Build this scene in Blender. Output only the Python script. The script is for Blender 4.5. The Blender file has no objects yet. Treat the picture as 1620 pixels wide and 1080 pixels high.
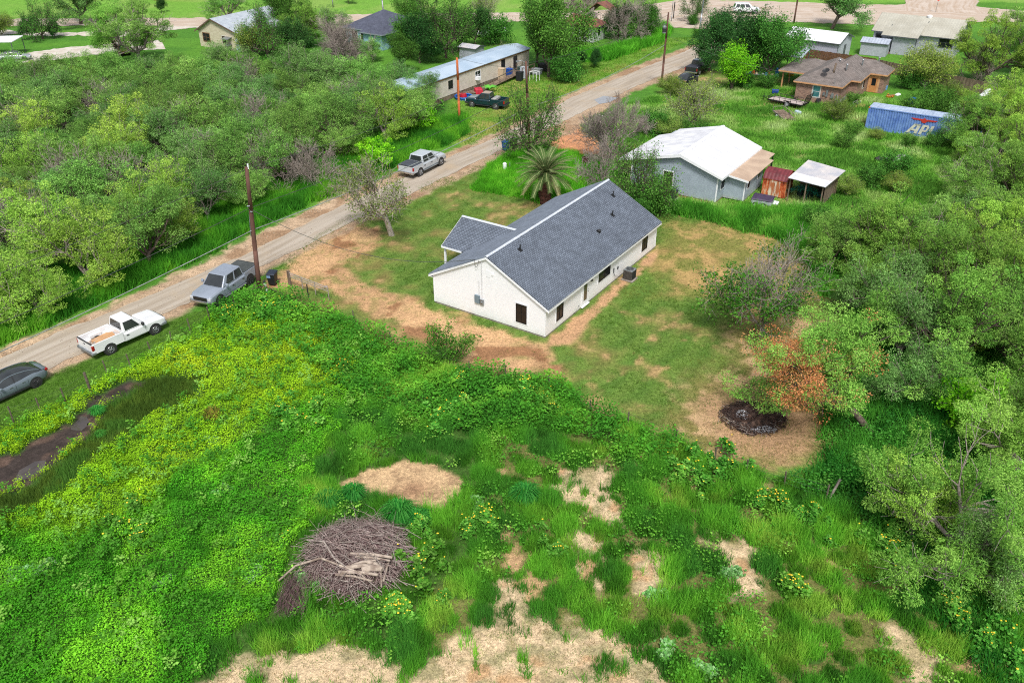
import bpy, bmesh, math, random
import numpy as np
from mathutils import Vector, Matrix
R = math.radians
# ------------------------------------------------------------------ camera, sky, sun, exposure
FOC, TILT, CAMH = 1350.0, R(30.83), 30.4
cam = bpy.data.objects.new('camera', bpy.data.cameras.new('camera'))
bpy.context.scene.collection.objects.link(cam)
cam.location = (0, 0, CAMH)
cam.rotation_euler = (R(90) - TILT, 0, 0)
cam.data.lens = 30.0
cam.data.sensor_width = 36.0
cam.data.clip_end = 6000
sc = bpy.context.scene
sc.camera = cam
SUN_EL, SUN_AZ = R(56), R(176)          # azimuth: clockwise from +Y
W = bpy.data.worlds.new('World'); sc.world = W; W.use_nodes = True
nt = W.node_tree
bg = nt.nodes['Background']
sky = nt.nodes.new('ShaderNodeTexSky'); sky.sky_type = 'NISHITA'; sky.sun_disc = False
sky.sun_elevation = SUN_EL; sky.sun_rotation = SUN_AZ; sky.dust_density = 3.0; sky.air_density = 1.0
hs = nt.nodes.new('ShaderNodeHueSaturation'); hs.inputs['Saturation'].default_value = 0.5
nt.links.new(sky.outputs[0], hs.inputs['Color']); nt.links.new(hs.outputs[0], bg.inputs[0])
bg.inputs[1].default_value = 0.075
sl = bpy.data.lights.new('sun', 'SUN'); sl.energy = 1.5; sl.angle = R(10); sl.color = (1.0, 0.985, 0.965)
so = bpy.data.objects.new('sun', sl); sc.collection.objects.link(so)
sd = Vector((math.sin(SUN_AZ) * math.cos(SUN_EL), math.cos(SUN_AZ) * math.cos(SUN_EL), math.sin(SUN_EL)))
so.rotation_euler = sd.to_track_quat('Z', 'Y').to_euler()
so.location = (0, -20, 60)
sc.view_settings.view_transform = 'Standard'
sc.view_settings.look = 'None'
sc.view_settings.exposure = 1.2
sc.view_settings.gamma = 1.0
sc.cycles.max_bounces = 6
sc.cycles.transparent_max_bounces = 4
sc.cycles.diffuse_bounces = 3
sc.cycles.use_denoising = False
sc.cycles.use_adaptive_sampling = False
sc.cycles.sample_clamp_indirect = 3.0
sc.cycles.filter_width = 1.1
col = sc.collection
rng = np.random.default_rng(7)
random.seed(7)

# ------------------------------------------------------------------ helpers
CT, ST = math.cos(TILT), math.sin(TILT)
def at(u, v, z=0.0):
    """world point at height z that the photograph shows at pixel (u, v) of 1620x1080"""
    dx = (u - 810) / FOC; dy = (540 - v) / FOC
    k = (CAMH - z) / (ST - dy * CT)
    return Vector((dx * k, (CT + dy * ST) * k, z))
def lin(r, g, b, k=0.8):
    f = lambda c: (c / 255 / 12.92 if c / 255 <= .04045 else ((c / 255 + .055) / 1.055) ** 2.4) * k
    return (f(r), f(g), f(b))
def tag(o, label=None, cat=None, group=None, kind=None):
    if label: o['label'] = label
    if cat: o['category'] = cat
    if group: o['group'] = group
    if kind: o['kind'] = kind
    return o
def empty(name, loc=(0, 0, 0), rz=0.0, label=None, cat=None, group=None):
    o = bpy.data.objects.new(name, None); o.empty_display_size = .3
    o.location = loc; o.rotation_euler = (0, 0, rz); col.objects.link(o)
    return tag(o, label, cat, group)
def link(name, me, parent=None, loc=(0, 0, 0), rz=0.0, rot=None):
    o = bpy.data.objects.new(name, me); col.objects.link(o)
    o.location = loc; o.rotation_euler = rot or (0, 0, rz)
    if parent: o.parent = parent
    return o
def copy_tree(o, parent=None):
    c = o.copy(); col.objects.link(c)
    if parent: c.parent = parent
    for ch in list(o.children): copy_tree(ch, c)
    return c
def np_mesh(name, V, F, mat, colr=None, smooth=False):
    """V (n,3), F (m,k) uniform polygons, colr (n,3) linear colours"""
    V = np.asarray(V, np.float32); F = np.asarray(F, np.int32)
    me = bpy.data.meshes.new(name)
    n, (m, k) = len(V), F.shape
    me.vertices.add(n); me.vertices.foreach_set('co', V.ravel())
    me.loops.add(m * k); me.loops.foreach_set('vertex_index', F.ravel())
    me.polygons.add(m); me.polygons.foreach_set('loop_start', np.arange(0, m * k, k, dtype=np.int32))
    me.update(calc_edges=True)
    if smooth: me.polygons.foreach_set('use_smooth', np.ones(m, bool))
    if colr is not None:
        a = me.color_attributes.new('Col', 'FLOAT_COLOR', 'POINT')
        c = np.ones((n, 4), np.float32); c[:, :3] = colr
        a.data.foreach_set('color', c.ravel())
    if mat: me.materials.append(mat)
    return me
class MB:
    def __init__(s): s.v = []; s.f = []
    def quad(s, *p):
        i = len(s.v); s.v += [tuple(q) for q in p]; s.f.append(tuple(range(i, i + len(p)))); return s
    def box(s, x0, x1, y0, y1, z0, z1):
        i = len(s.v)
        s.v += [(x0,y0,z0),(x1,y0,z0),(x1,y1,z0),(x0,y1,z0),(x0,y0,z1),(x1,y0,z1),(x1,y1,z1),(x0,y1,z1)]
        s.f += [tuple(i + k for k in q) for q in ((0,3,2,1),(4,5,6,7),(0,1,5,4),(1,2,6,5),(2,3,7,6),(3,0,4,7))]; return s
    def hexa(s, b, t):
        i = len(s.v); s.v += [tuple(p) for p in b] + [tuple(p) for p in t]
        s.f += [tuple(i + k for k in q) for q in ((0,3,2,1),(4,5,6,7),(0,1,5,4),(1,2,6,5),(2,3,7,6),(3,0,4,7))]; return s
    def slab(s, pts, t=.1):
        """thick sheet: pts (counter-clockwise seen from above) is the top face"""
        n = len(pts); i = len(s.v)
        s.v += [tuple(p) for p in pts] + [(p[0], p[1], p[2] - t) for p in pts]
        s.f.append(tuple(range(i, i + n))); s.f.append(tuple(range(i + 2 * n - 1, i + n - 1, -1)))
        for k in range(n):
            j = (k + 1) % n; s.f.append((i + k, i + n + k, i + n + j, i + j))
        return s
    def prism(s, poly, a0, a1, axis='y'):
        """poly in the plane across axis, extruded from a0 to a1"""
        n = len(poly); i = len(s.v)
        mk = {'y': lambda p, a: (p[0], a, p[1]), 'x': lambda p, a: (a, p[0], p[1]), 'z': lambda p, a: (p[0], p[1], a)}[axis]
        s.v += [mk(p, a0) for p in poly] + [mk(p, a1) for p in poly]
        s.f.append(tuple(range(i, i + n))); s.f.append(tuple(range(i + 2 * n - 1, i + n - 1, -1)))
        for k in range(n):
            j = (k + 1) % n; s.f.append((i + j, i + k, i + n + k, i + n + j))
        return s
    def cyl(s, p0, p1, r0, r1=None, n=10, cap=True):
        r1 = r0 if r1 is None else r1
        p0 = Vector(p0); p1 = Vector(p1); d = (p1 - p0)
        if d.length < 1e-6: return s
        d.normalize(); a = d.orthogonal().normalized(); b = d.cross(a); i = len(s.v)
        for p, r in ((p0, r0), (p1, r1)):
            for k in range(n):
                t = 2 * math.pi * k / n; s.v.append(tuple(p + (a * math.cos(t) + b * math.sin(t)) * r))
        for k in range(n):
            j = (k + 1) % n; s.f.append((i + k, i + j, i + n + j, i + n + k))
        if cap: s.f.append(tuple(range(i + n - 1, i - 1, -1))); s.f.append(tuple(range(i + n, i + 2 * n)))
        return s
    def tube(s, pts, r, n=5):
        for k in range(len(pts) - 1):
            rr = r if not isinstance(r, (list, tuple)) else r[k]
            r2 = r if not isinstance(r, (list, tuple)) else r[k + 1]
            s.cyl(pts[k], pts[k + 1], rr, r2, n, cap=(k == 0 or k == len(pts) - 2))
        return s
    def mesh(s, name, mat, smooth=False):
        me = bpy.data.meshes.new(name); me.from_pydata(s.v, [], s.f)
        bm = bmesh.new(); bm.from_mesh(me); bmesh.ops.recalc_face_normals(bm, faces=bm.faces); bm.to_mesh(me); bm.free()
        if smooth: me.polygons.foreach_set('use_smooth', np.ones(len(me.polygons), bool))
        if mat: me.materials.append(mat)
        return me
    def obj(s, name, mat, parent=None, loc=(0,0,0), rz=0.0, smooth=False, bevel=0, rot=None, seg=2):
        o = link(name, s.mesh(name, mat, smooth or bevel > 0), parent, loc, rz, rot)
        if bevel:
            m = o.modifiers.new('bevel', 'BEVEL'); m.width = bevel; m.segments = seg; m.limit_method = 'ANGLE'; m.angle_limit = R(25)
            m2 = o.modifiers.new('wn', 'WEIGHTED_NORMAL'); m2.keep_sharp = True
        return o
# value noise
_T = np.random.default_rng(3).random((256, 256)).astype(np.float32)
def vnoise(x, y, s, seed=0):
    x = np.asarray(x) / s + seed * 17.3; y = np.asarray(y) / s + seed * 31.7
    xi = np.floor(x).astype(int); yi = np.floor(y).astype(int); fx = x - xi; fy = y - yi
    fx = fx * fx * (3 - 2 * fx); fy = fy * fy * (3 - 2 * fy)
    g = lambda i, j: _T[(xi + i) & 255, (yi + j) & 255]
    return (g(0,0)*(1-fx)+g(1,0)*fx)*(1-fy) + (g(0,1)*(1-fx)+g(1,1)*fx)*fy
def fbm(x, y, s, seed=0, o=3):
    t = 0; a = 1; n = 0
    for k in range(o):
        t = t + a * vnoise(x, y, s / 2 ** k, seed + k * 5); n += a; a *= .55
    return t / n
def mounds(x, y, s, seed=0, r0=.55, r1=.5):
    """rounded hummocks: 1 at the top of each, 0 in the gaps; also a per-hummock random"""
    x = np.asarray(x) / s; y = np.asarray(y) / s; xi = np.floor(x).astype(int); yi = np.floor(y).astype(int); best = np.full(x.shape, 9.0); idr = np.zeros(x.shape)
    for i in (-1, 0, 1):
        for j in (-1, 0, 1):
            a, b = xi + i, yi + j; rx = _T[(a + seed * 7) & 255, (b + seed * 13) & 255]; ry = _T[(a + 91 + seed) & 255, (b + 37) & 255]; rr = _T[(a + 13) & 255, (b + 171 + seed) & 255]
            d = np.hypot(x - a - rx, y - b - ry) / (r0 + r1 * rr); k = d < best; best = np.where(k, d, best); idr = np.where(k, rr, idr)
    return np.sqrt(np.clip(1 - best ** 2, 0, 1)), idr
def wpoly(px): return np.array([at(u, v)[:2] for u, v in px])
def sdist(x, y, P):
    """signed distance to polygon P, positive inside"""
    x = np.asarray(x, np.float64); y = np.asarray(y, np.float64)
    d = np.full(x.shape, 1e9); ins = np.zeros(x.shape, bool)
    n = len(P)
    for i in range(n):
        ax, ay = P[i]; bx, by = P[(i + 1) % n]
        ex, ey = bx - ax, by - ay; L = ex * ex + ey * ey + 1e-12
        t = np.clip(((x - ax) * ex + (y - ay) * ey) / L, 0, 1)
        d = np.minimum(d, (x - ax - t * ex) ** 2 + (y - ay - t * ey) ** 2)
        c = ((ay > y) != (by > y)) & (x < (bx - ax) * (y - ay) / (by - ay + 1e-12) + ax)
        ins ^= c
    d = np.sqrt(d)
    return np.where(ins, d, -d)
def sstep(a, b, x):
    t = np.clip((x - a) / (b - a), 0, 1); return t * t * (3 - 2 * t)

# ------------------------------------------------------------------ materials
MATS = {}
def new_mat(name):
    m = bpy.data.materials.new(name); m.use_nodes = True
    return m, m.node_tree, m.node_tree.nodes['Principled BSDF']
def mat(name, c, c2=None, scale=3.0, rough=.7, metal=0.0, bump=0.0, bscale=None, detail=4, stretch=None, spec=None, coat=0.0, lo=.35, hi=.65):
    """noise-mixed two-colour surface with bump"""
    if name in MATS: return MATS[name]
    m, t, b = new_mat(name); N = t.nodes; L = t.links
    b.inputs['Roughness'].default_value = rough; b.inputs['Metallic'].default_value = metal
    if spec is not None: b.inputs['Specular IOR Level'].default_value = spec
    if coat: b.inputs['Coat Weight'].default_value = coat; b.inputs['Coat Roughness'].default_value = .08
    tc = N.new('ShaderNodeTexCoord'); mp = N.new('ShaderNodeMapping')
    L.new(tc.outputs['Object'], mp.inputs[0])
    if stretch: mp.inputs['Scale'].default_value = stretch
    nz = N.new('ShaderNodeTexNoise'); nz.inputs['Scale'].default_value = scale; nz.inputs['Detail'].default_value = detail
    L.new(mp.outputs[0], nz.inputs['Vector'])
    c2 = c2 or tuple(x * .82 for x in c)
    rp = N.new('ShaderNodeValToRGB'); rp.color_ramp.elements[0].position = lo; rp.color_ramp.elements[1].position = hi
    rp.color_ramp.elements[0].color = (*c2, 1); rp.color_ramp.elements[1].color = (*c, 1)
    L.new(nz.outputs[0], rp.inputs[0]); L.new(rp.outputs[0], b.inputs['Base Color'])
    if bump:
        n2 = N.new('ShaderNodeTexNoise'); n2.inputs['Scale'].default_value = bscale or scale * 6; n2.inputs['Detail'].default_value = 3
        L.new(mp.outputs[0], n2.inputs['Vector'])
        bp = N.new('ShaderNodeBump'); bp.inputs['Strength'].default_value = bump; bp.inputs['Distance'].default_value = .02
        L.new(n2.outputs[0], bp.inputs['Height']); L.new(bp.outputs[0], b.inputs['Normal'])
    MATS[name] = m; return m
def ribbed(name, c, c2, axis, period, rough=.6, metal=0.0, saw=False, depth=.02, dark=.85, scale=1.5, duty=.5, dirt=0):
    """siding (saw) or ribbed sheet metal: real colour noise + a periodic bump along one object axis"""
    if name in MATS: return MATS[name]
    m, t, b = new_mat(name); N = t.nodes; L = t.links
    b.inputs['Roughness'].default_value = rough; b.inputs['Metallic'].default_value = metal
    tc = N.new('ShaderNodeTexCoord'); sp = N.new('ShaderNodeSeparateXYZ'); L.new(tc.outputs['Object'], sp.inputs[0])
    d = N.new('ShaderNodeMath'); d.operation = 'DIVIDE'; d.inputs[1].default_value = period
    L.new(sp.outputs['XYZ'.index(axis)], d.inputs[0])
    f = N.new('ShaderNodeMath'); f.operation = 'FRACT'; L.new(d.outputs[0], f.inputs[0])
    h = f
    if not saw:
        h = N.new('ShaderNodeMapRange'); h.interpolation_type = 'SMOOTHSTEP'
        a = N.new('ShaderNodeMath'); a.operation = 'PINGPONG'; a.inputs[1].default_value = .5; L.new(f.outputs[0], a.inputs[0])
        L.new(a.outputs[0], h.inputs[0]); h.inputs[1].default_value = duty * .5 - .08; h.inputs[2].default_value = duty * .5 + .08
    bp = N.new('ShaderNodeBump'); bp.inputs['Strength'].default_value = .9; bp.inputs['Distance'].default_value = depth
    L.new(h.outputs[0], bp.inputs['Height']); L.new(bp.outputs[0], b.inputs['Normal'])
    nz = N.new('ShaderNodeTexNoise'); nz.inputs['Scale'].default_value = scale; nz.inputs['Detail'].default_value = 5
    L.new(tc.outputs['Object'], nz.inputs['Vector'])
    rp = N.new('ShaderNodeValToRGB'); rp.color_ramp.elements[0].position = .38; rp.color_ramp.elements[1].position = .62
    rp.color_ramp.elements[0].color = (*c2, 1); rp.color_ramp.elements[1].color = (*c, 1)
    L.new(nz.outputs[0], rp.inputs[0])
    # seam line at each period: the lap or the joint between sheets
    ln = N.new('ShaderNodeMath'); ln.operation = 'LESS_THAN'; ln.inputs[1].default_value = .10; L.new(f.outputs[0], ln.inputs[0])
    mx = N.new('ShaderNodeMixRGB'); mx.blend_type = 'MULTIPLY'; mx.inputs[2].default_value = (dark, dark, dark, 1)
    L.new(ln.outputs[0], mx.inputs[0]); L.new(rp.outputs[0], mx.inputs[1]); L.new(mx.outputs[0], b.inputs['Base Color'])
    if dirt:
        zn = N.new('ShaderNodeTexNoise'); zn.inputs['Scale'].default_value = 2.5; zn.inputs['Detail'].default_value = 6; L.new(tc.outputs['Object'], zn.inputs['Vector'])
        za = N.new('ShaderNodeMath'); za.operation = 'MULTIPLY_ADD'; za.inputs[1].default_value = .9; za.inputs[2].default_value = -.15; L.new(zn.outputs[0], za.inputs[0])
        zr = N.new('ShaderNodeMath'); zr.operation = 'SUBTRACT'; L.new(za.outputs[0], zr.inputs[0]); L.new(sp.outputs[2], zr.inputs[1])
        zm = N.new('ShaderNodeMapRange'); zm.inputs[1].default_value = -.15; zm.inputs[2].default_value = .3; zm.inputs[4].default_value = dirt; L.new(zr.outputs[0], zm.inputs[0])
        zx = N.new('ShaderNodeMixRGB'); zx.inputs[2].default_value = (.50, .38, .27, 1); L.new(zm.outputs[0], zx.inputs[0]); L.new(mx.outputs[0], zx.inputs[1]); L.new(zx.outputs[0], b.inputs['Base Color'])
    MATS[name] = m; return m
def shingle(name, c1, c2, mortar, axis='xy', bw=.33, rh=.14, ms=.02):
    m, t, b = new_mat(name); N = t.nodes; L = t.links
    b.inputs['Roughness'].default_value = .9
    tc = N.new('ShaderNodeTexCoord'); mp = N.new('ShaderNodeMapping'); L.new(tc.outputs['UV'], mp.inputs[0])
    br = N.new('ShaderNodeTexBrick'); br.inputs['Scale'].default_value = 1; br.offset = .5
    br.inputs['Brick Width'].default_value = bw; br.inputs['Row Height'].default_value = rh
    br.inputs['Mortar Size'].default_value = ms; br.inputs['Bias'].default_value = 0
    br.inputs['Color1'].default_value = (*c1, 1); br.inputs['Color2'].default_value = (*c2, 1); br.inputs['Mortar'].default_value = (*mortar, 1)
    L.new(mp.outputs[0], br.inputs['Vector'])
    nz = N.new('ShaderNodeTexNoise'); nz.inputs['Scale'].default_value = 1.2; nz.inputs['Detail'].default_value = 6; L.new(tc.outputs['Object'], nz.inputs['Vector'])
    mr = N.new('ShaderNodeMapRange'); mr.inputs[1].default_value = .3; mr.inputs[2].default_value = .7; mr.inputs[3].default_value = .82; mr.inputs[4].default_value = 1.15
    L.new(nz.outputs[0], mr.inputs[0])
    mx = N.new('ShaderNodeVectorMath'); mx.operation = 'SCALE'; L.new(br.outputs['Color'], mx.inputs[0]); L.new(mr.outputs[0], mx.inputs['Scale'])
    L.new(mx.outputs[0], b.inputs['Base Color'])
    bp = N.new('ShaderNodeBump'); bp.inputs['Strength'].default_value = .5; bp.inputs['Distance'].default_value = .02
    L.new(br.outputs['Fac'], bp.inputs['Height']); bp.invert = True; L.new(bp.outputs[0], b.inputs['Normal'])
    return m
def veg_mat(name, trans=.35, vary=.0, hue=.0, sat=1.0):
    """foliage: colour from the mesh's own leaf colours, shifted a little per plant"""
    m = bpy.data.materials.new(name); m.use_nodes = True; t = m.node_tree; N = t.nodes; L = t.links
    N.remove(N['Principled BSDF']); out = N['Material Output']
    at_ = N.new('ShaderNodeAttribute'); at_.attribute_name = 'Col'
    src = at_.outputs['Color']
    if sat != 1:
        hs_ = N.new('ShaderNodeHueSaturation'); hs_.inputs['Saturation'].default_value = sat; L.new(src, hs_.inputs['Color']); src = hs_.outputs[0]
    if vary:
        oi = N.new('ShaderNodeObjectInfo'); h = N.new('ShaderNodeHueSaturation')
        mr = N.new('ShaderNodeMapRange'); mr.inputs[3].default_value = 1 - vary; mr.inputs[4].default_value = 1 + vary
        L.new(oi.outputs['Random'], mr.inputs[0]); L.new(mr.outputs[0], h.inputs['Value'])
        ml = N.new('ShaderNodeMath'); ml.operation = 'MULTIPLY'; ml.inputs[1].default_value = 7.31; L.new(oi.outputs['Random'], ml.inputs[0])
        fr = N.new('ShaderNodeMath'); fr.operation = 'FRACT'; L.new(ml.outputs[0], fr.inputs[0])
        m2 = N.new('ShaderNodeMapRange'); m2.inputs[3].default_value = .5 - hue; m2.inputs[4].default_value = .5 + hue
        L.new(fr.outputs[0], m2.inputs[0]); L.new(m2.outputs[0], h.inputs['Hue'])
        L.new(src, h.inputs['Color']); src = h.outputs[0]
    d = N.new('ShaderNodeBsdfDiffuse'); tr = N.new('ShaderNodeBsdfTranslucent'); mx = N.new('ShaderNodeMixShader'); mx.inputs[0].default_value = trans
    L.new(src, d.inputs[0]); L.new(src, tr.inputs[0]); L.new(d.outputs[0], mx.inputs[1]); L.new(tr.outputs[0], mx.inputs[2])
    L.new(mx.outputs[0], out.inputs[0])
    return m
V_TREE = veg_mat('tree_leaves', .26, .22, .01, sat=1.0)
V_ONE = veg_mat('plant_leaves', .22, sat=.92)
V_GRASS = veg_mat('grass_blades', .26, sat=1.0)
M_bark = mat('bark', lin(120, 104, 92), lin(70, 58, 50), 6, .9, bump=.6)
M_barkg = mat('grey_bark', lin(185, 172, 160), lin(125, 112, 104), 8, .9, bump=.4)
M_white = mat('white_paint', (.82, .83, .84), (.77, .775, .785), 2, .5)
M_siding = ribbed('white_lap_siding', (.87, .875, .885), (.85, .855, .865), 'Z', .2, .55, saw=True, depth=.012, dark=.84, dirt=.3)
M_gsid = ribbed('grey_lap_siding', lin(188, 200, 212), lin(178, 190, 202), 'Z', .2, .6, saw=True, depth=.02, dark=.72, dirt=.35)
M_black = mat('black_frame', (.015, .015, .016), (.01, .01, .01), 4, .4)
M_glass = mat('window_glass', (.010, .012, .014), (.016, .017, .018), 1.4, .12, spec=.25)
M_conc = mat('concrete', lin(170, 160, 148), lin(130, 120, 110), 3, .9, bump=.3)
M_steel = mat('galvanised_steel', lin(175, 180, 182), lin(140, 146, 150), 3, .45, .6)
M_rubber = mat('tyre_rubber', (.022, .022, .022), (.035, .032, .03), 5, .85)
M_rim = mat('alloy_rim', (.45, .45, .46), (.3, .3, .31), 8, .35, .8)
M_dark = mat('dark_plastic', (.02, .02, .022), (.03, .03, .03), 5, .55)
M_cglass = mat('car_glass', (.025, .028, .03), (.04, .045, .045), 1.5, .05, spec=.7)
M_red = mat('red_lens', (.35, .01, .01), (.25, .01, .01), 5, .2)
M_lens = mat('clear_lens', (.6, .6, .62), (.45, .45, .47), 9, .15)
M_chrome = mat('chrome', (.6, .6, .6), (.4, .4, .4), 3, .2, .9)
M_wood = mat('weathered_wood', lin(150, 130, 110), lin(95, 78, 64), 4, .85, bump=.3, stretch=(1, 1, .2))
M_woodb = mat('brown_boards', lin(130, 88, 60), lin(85, 55, 38), 4, .85, bump=.3)
M_pole = mat('treated_pole_wood', lin(120, 82, 68), lin(88, 60, 50), 5, .85, bump=.4, stretch=(1, 1, .15))
M_poleo = mat('orange_new_pole_wood', lin(215, 120, 62), lin(180, 92, 48), 5, .85, bump=.3, stretch=(1, 1, .15))
M_wire = mat('cable', lin(165, 170, 165), lin(120, 125, 120), 3, .5)
M_wired = mat('dark_cable', lin(80, 85, 75), lin(50, 55, 50), 3, .6)

# ------------------------------------------------------------------ the lie of the land, as outlines measured on the ground
P = {k: wpoly(v) for k, v in dict(
    field=[(-200,760),(0,690),(100,640),(215,575),(330,505),(420,468),(520,500),(600,545),(700,585),(800,600),(900,610),(925,650),(1065,697),(1180,745),(1310,790),(1400,850),(1700,1000),(1900,1300),(-300,1300)],
    verge=[(-200,730),(0,628),(110,577),(170,556),(262,508),(345,482),(420,458),(420,470),(330,508),(215,580),(100,642),(0,692),(-200,780)],
    yellow=[(-200,800),(0,682),(110,632),(230,575),(330,525),(440,500),(530,520),(555,560),(540,600),(440,640),(380,690),(290,740),(230,790),(120,850),(0,830),(-200,900)],
    yellow2=[(330,500),(520,480),(540,600),(420,660),(330,640)],
    mud=[(-60,790),(-60,770),(20,715),(75,690),(115,665),(150,625),(200,605),(245,600),(225,618),(170,640),(150,680),(122,700),(92,728),(62,755),(25,775)],
    olive=[(150,690),(175,640),(215,612),(260,598),(320,600),(312,625),(262,650),(205,690),(150,730),(95,780),(60,800),(-60,850),(-60,800),(30,780),(80,745),(115,715)],
    sand=[(522,770),(580,745),(640,730),(690,735),(733,760),(728,790),(690,810),(645,802),(620,785),(560,776)],
    bare1=[(690,1030),(760,985),(800,920),(845,975),(905,985),(1020,1020),(1090,1090),(1100,1300),(600,1300),(640,1080)],
    bare2=[(300,1090),(400,1030),(560,1018),(620,1030),(650,1090),(650,1300),(200,1300)],
    bare3=[(860,770),(890,738),(955,735),(985,790),(975,830),(905,805)],
    bare4=[(1005,860),(1045,868),(1040,940),(1012,935)],
    bare5=[(910,838),(945,840),(950,935),(915,900)],
    bare6=[(1120,840),(1195,865),(1200,935),(1150,940)],
    bare7=[(1405,985),(1450,1010),(1500,1075),(1440,1075)],
    rfield=[(760,700),(900,680),(1060,710),(1200,760),(1330,830),(1500,960),(1600,1080),(1650,1300),(500,1300),(640,1000),(760,900)],
    yard=[(395,470),(470,395),(545,345),(640,305),(735,262),(860,262),(1000,310),(1060,330),(1150,352),(1260,385),(1330,430),(1340,600),(1310,720),(1190,745),(1065,697),(925,650),(900,610),(800,600),(700,585),(600,545),(520,500),(430,468)],
    lush=[(745,300),(770,270),(800,245),(860,232),(960,255),(1030,290),(1010,325),(950,300),(870,322),(800,310)],
    drive=[(408,455),(440,425),(500,385),(560,352),(600,362),(590,392),(545,415),(560,438),(620,462),(690,488),(780,520),(865,552),(880,580),(800,588),(740,575),(640,525),(560,480),(500,452),(440,458)],
    rightstrip=[(866,548),(874,530),(940,478),(1005,424),(1040,392),(1044,402),(1010,434),(955,486),(935,515),(900,545)],
    backdirt=[(1020,660),(1090,610),(1150,575),(1190,480),(1290,455),(1340,560),(1310,715),(1200,745),(1080,700),(950,655)],
    dry=[(1040,410),(1070,350),(1150,350),(1260,385),(1300,450),(1290,500),(1180,500),(1110,470),(1060,470)],
    burn=[(1110,640),(1200,600),(1290,640),(1300,700),(1240,740),(1150,700)],
    ndrive=[(860,225),(905,195),(930,215),(1000,225),(1030,245),(1000,262),(930,250),(880,240)],
    nyard=[(1000,320),(930,190),(1040,150),(1200,130),(1380,150),(1560,200),(1540,330),(1400,400),(1260,385),(1100,345)],
    neast=[(1040,150),(1100,110),(1200,120),(1380,150),(1330,175),(1150,190)],
    dirtbrick=[(1330,165),(1375,165),(1370,205),(1335,200)],
    roadside=[(-300,690),(0,553),(113,507),(200,470),(300,427),(393,377),(540,308),(700,245),(800,203),(905,146),(1000,106),(1100,70),(1130,100),(1000,145),(905,210),(800,250),(540,370),(413,432),(267,503),(127,568),(0,630),(-300,775)],
    roadside2=[(-300,685),(0,550),(113,504),(200,467),(300,424),(393,374),(540,305),(540,325),(400,397),(300,440),(200,483),(100,523),(0,567),(-300,700)],
    mobyard=[(700,210),(730,130),(860,110),(1040,60),(1100,60),(905,145),(800,200),(740,230)],
    farlawn=[(-600,30),(-600,-16),(2400,-16),(2400,12),(1500,3),(1150,8),(860,20),(400,28),(0,28)],
    thicket=[(-500,600),(0,520),(180,400),(400,300),(540,250),(640,215),(705,190),(700,120),(560,110),(400,92),(250,105),(0,120),(-500,140)],
    woods=[(1290,440),(1400,400),(1500,370),(1520,250),(1600,200),(1800,190),(1900,1000),(1480,900),(1350,760),(1300,700),(1340,600)],
).items()}
def edge(x, y, key, soft=.5, amp=.8, s=2.5, seed=0):
    d = sdist(x, y, P[key]) + (fbm(x, y, s, seed) - .5) * 2 * amp + (vnoise(x, y, .45, seed + 2) - .5) * min(amp, .8) * .9
    return sstep(-soft, soft, d)
# footprints where nothing may grow: (origin, yaw, x0, x1, y0, y1)
YAW = R(-33.1)
FOOT = []
def loc2(o, yaw, x, y):
    dx = x - o[0]; dy = y - o[1]; c, s = math.cos(yaw), math.sin(yaw)
    return dx * c + dy * s, -dx * s + dy * c
def clear(x, y, pad=.15):
    k = np.ones(np.shape(x), bool)
    for o, yaw, x0, x1, y0, y1 in FOOT:
        a, b = loc2(o, yaw, x, y)
        k &= ~((a > x0 - pad) & (a < x1 + pad) & (b > y0 - pad) & (b < y1 + pad))
    return k
HO = at(689, 477.4)                                       # corners of the buildings on the ground
HO = Vector((-5.83, 56.69, 0))
GO = Vector((19.36, 76.49, 0)); BARN = Vector((24.43, 79.22, 0)); CONT = Vector((42.66, 101.73, 0)); BIG = Vector((62.95, 138.49, 0))
FOOT += [(HO, YAW, 0, 9.8, 0, 18.2), (HO, YAW, -2.2, 0, 4.3, 10), (GO, YAW, -9, 0, 0, 10.3), (GO, YAW, 0, 2.2, 1.7, 8.6), (CONT, YAW, .2, 12.4, -1.4, 1.1),
         (BARN, YAW, 0, 2.4, -.3, 2.0), (BIG, YAW, -8, 6, 2, 13)]
# shared road centre-line edges (world)
ROAD_L = [(-300,700),(0,567),(100,523),(200,483),(300,440),(400,397),(540,325),(620,290),(707,250),(787,217),(907,153),(1007,112),(1080,83),(1135,56),(1160,40)]
ROAD_R = [(-300,765),(0,620),(73,584),(127,560),(267,493),(413,422),(480,390),(540,360),(670,297),(787,240),(850,212),(937,170),(1007,136),(1080,108),(1165,75),(1190,48)]
def resample(pts, n):
    pts = np.array(pts, float); d = np.r_[0, np.cumsum(np.hypot(*np.diff(pts, axis=0).T))]
    t = np.linspace(0, d[-1], n); return np.c_[np.interp(t, d, pts[:, 0]), np.interp(t, d, pts[:, 1])]

# ------------------------------------------------------------------ ground sheet, coloured by soil and turf
def ground_axes():
    ys = [10.0]
    while ys[-1] < 260: ys.append(ys[-1] + max(.11, .0048 * ys[-1]))
    ys = [-400, -60, -5, 4] + ys + [290, 340, 420, 600, 1000, 2500]
    xs = list(np.arange(-45, 60, .16)); a = .25
    r = [60.0]
    while r[-1] < 230: a *= 1.03; r.append(r[-1] + a)
    a = .25; l = [-45.25]
    while l[-1] > -230: a *= 1.03; l.append(l[-1] - a)
    return np.array([-2500, -900, -400] + l[::-1] + xs + r + [400, 900, 2500]), np.array(ys)
def C(r, g, b): return np.array(lin(r, g, b, .86))
def rbare(x, y):
    """small bare gaps between the grass mounds of the right part of the field"""
    return edge(x, y, 'rfield', 1.5, 1.5, 3, 7) * sstep(.60, .68, fbm(x, y, 1.3, 11) * .7 + fbm(x, y, 5, 15) * .3)
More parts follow.
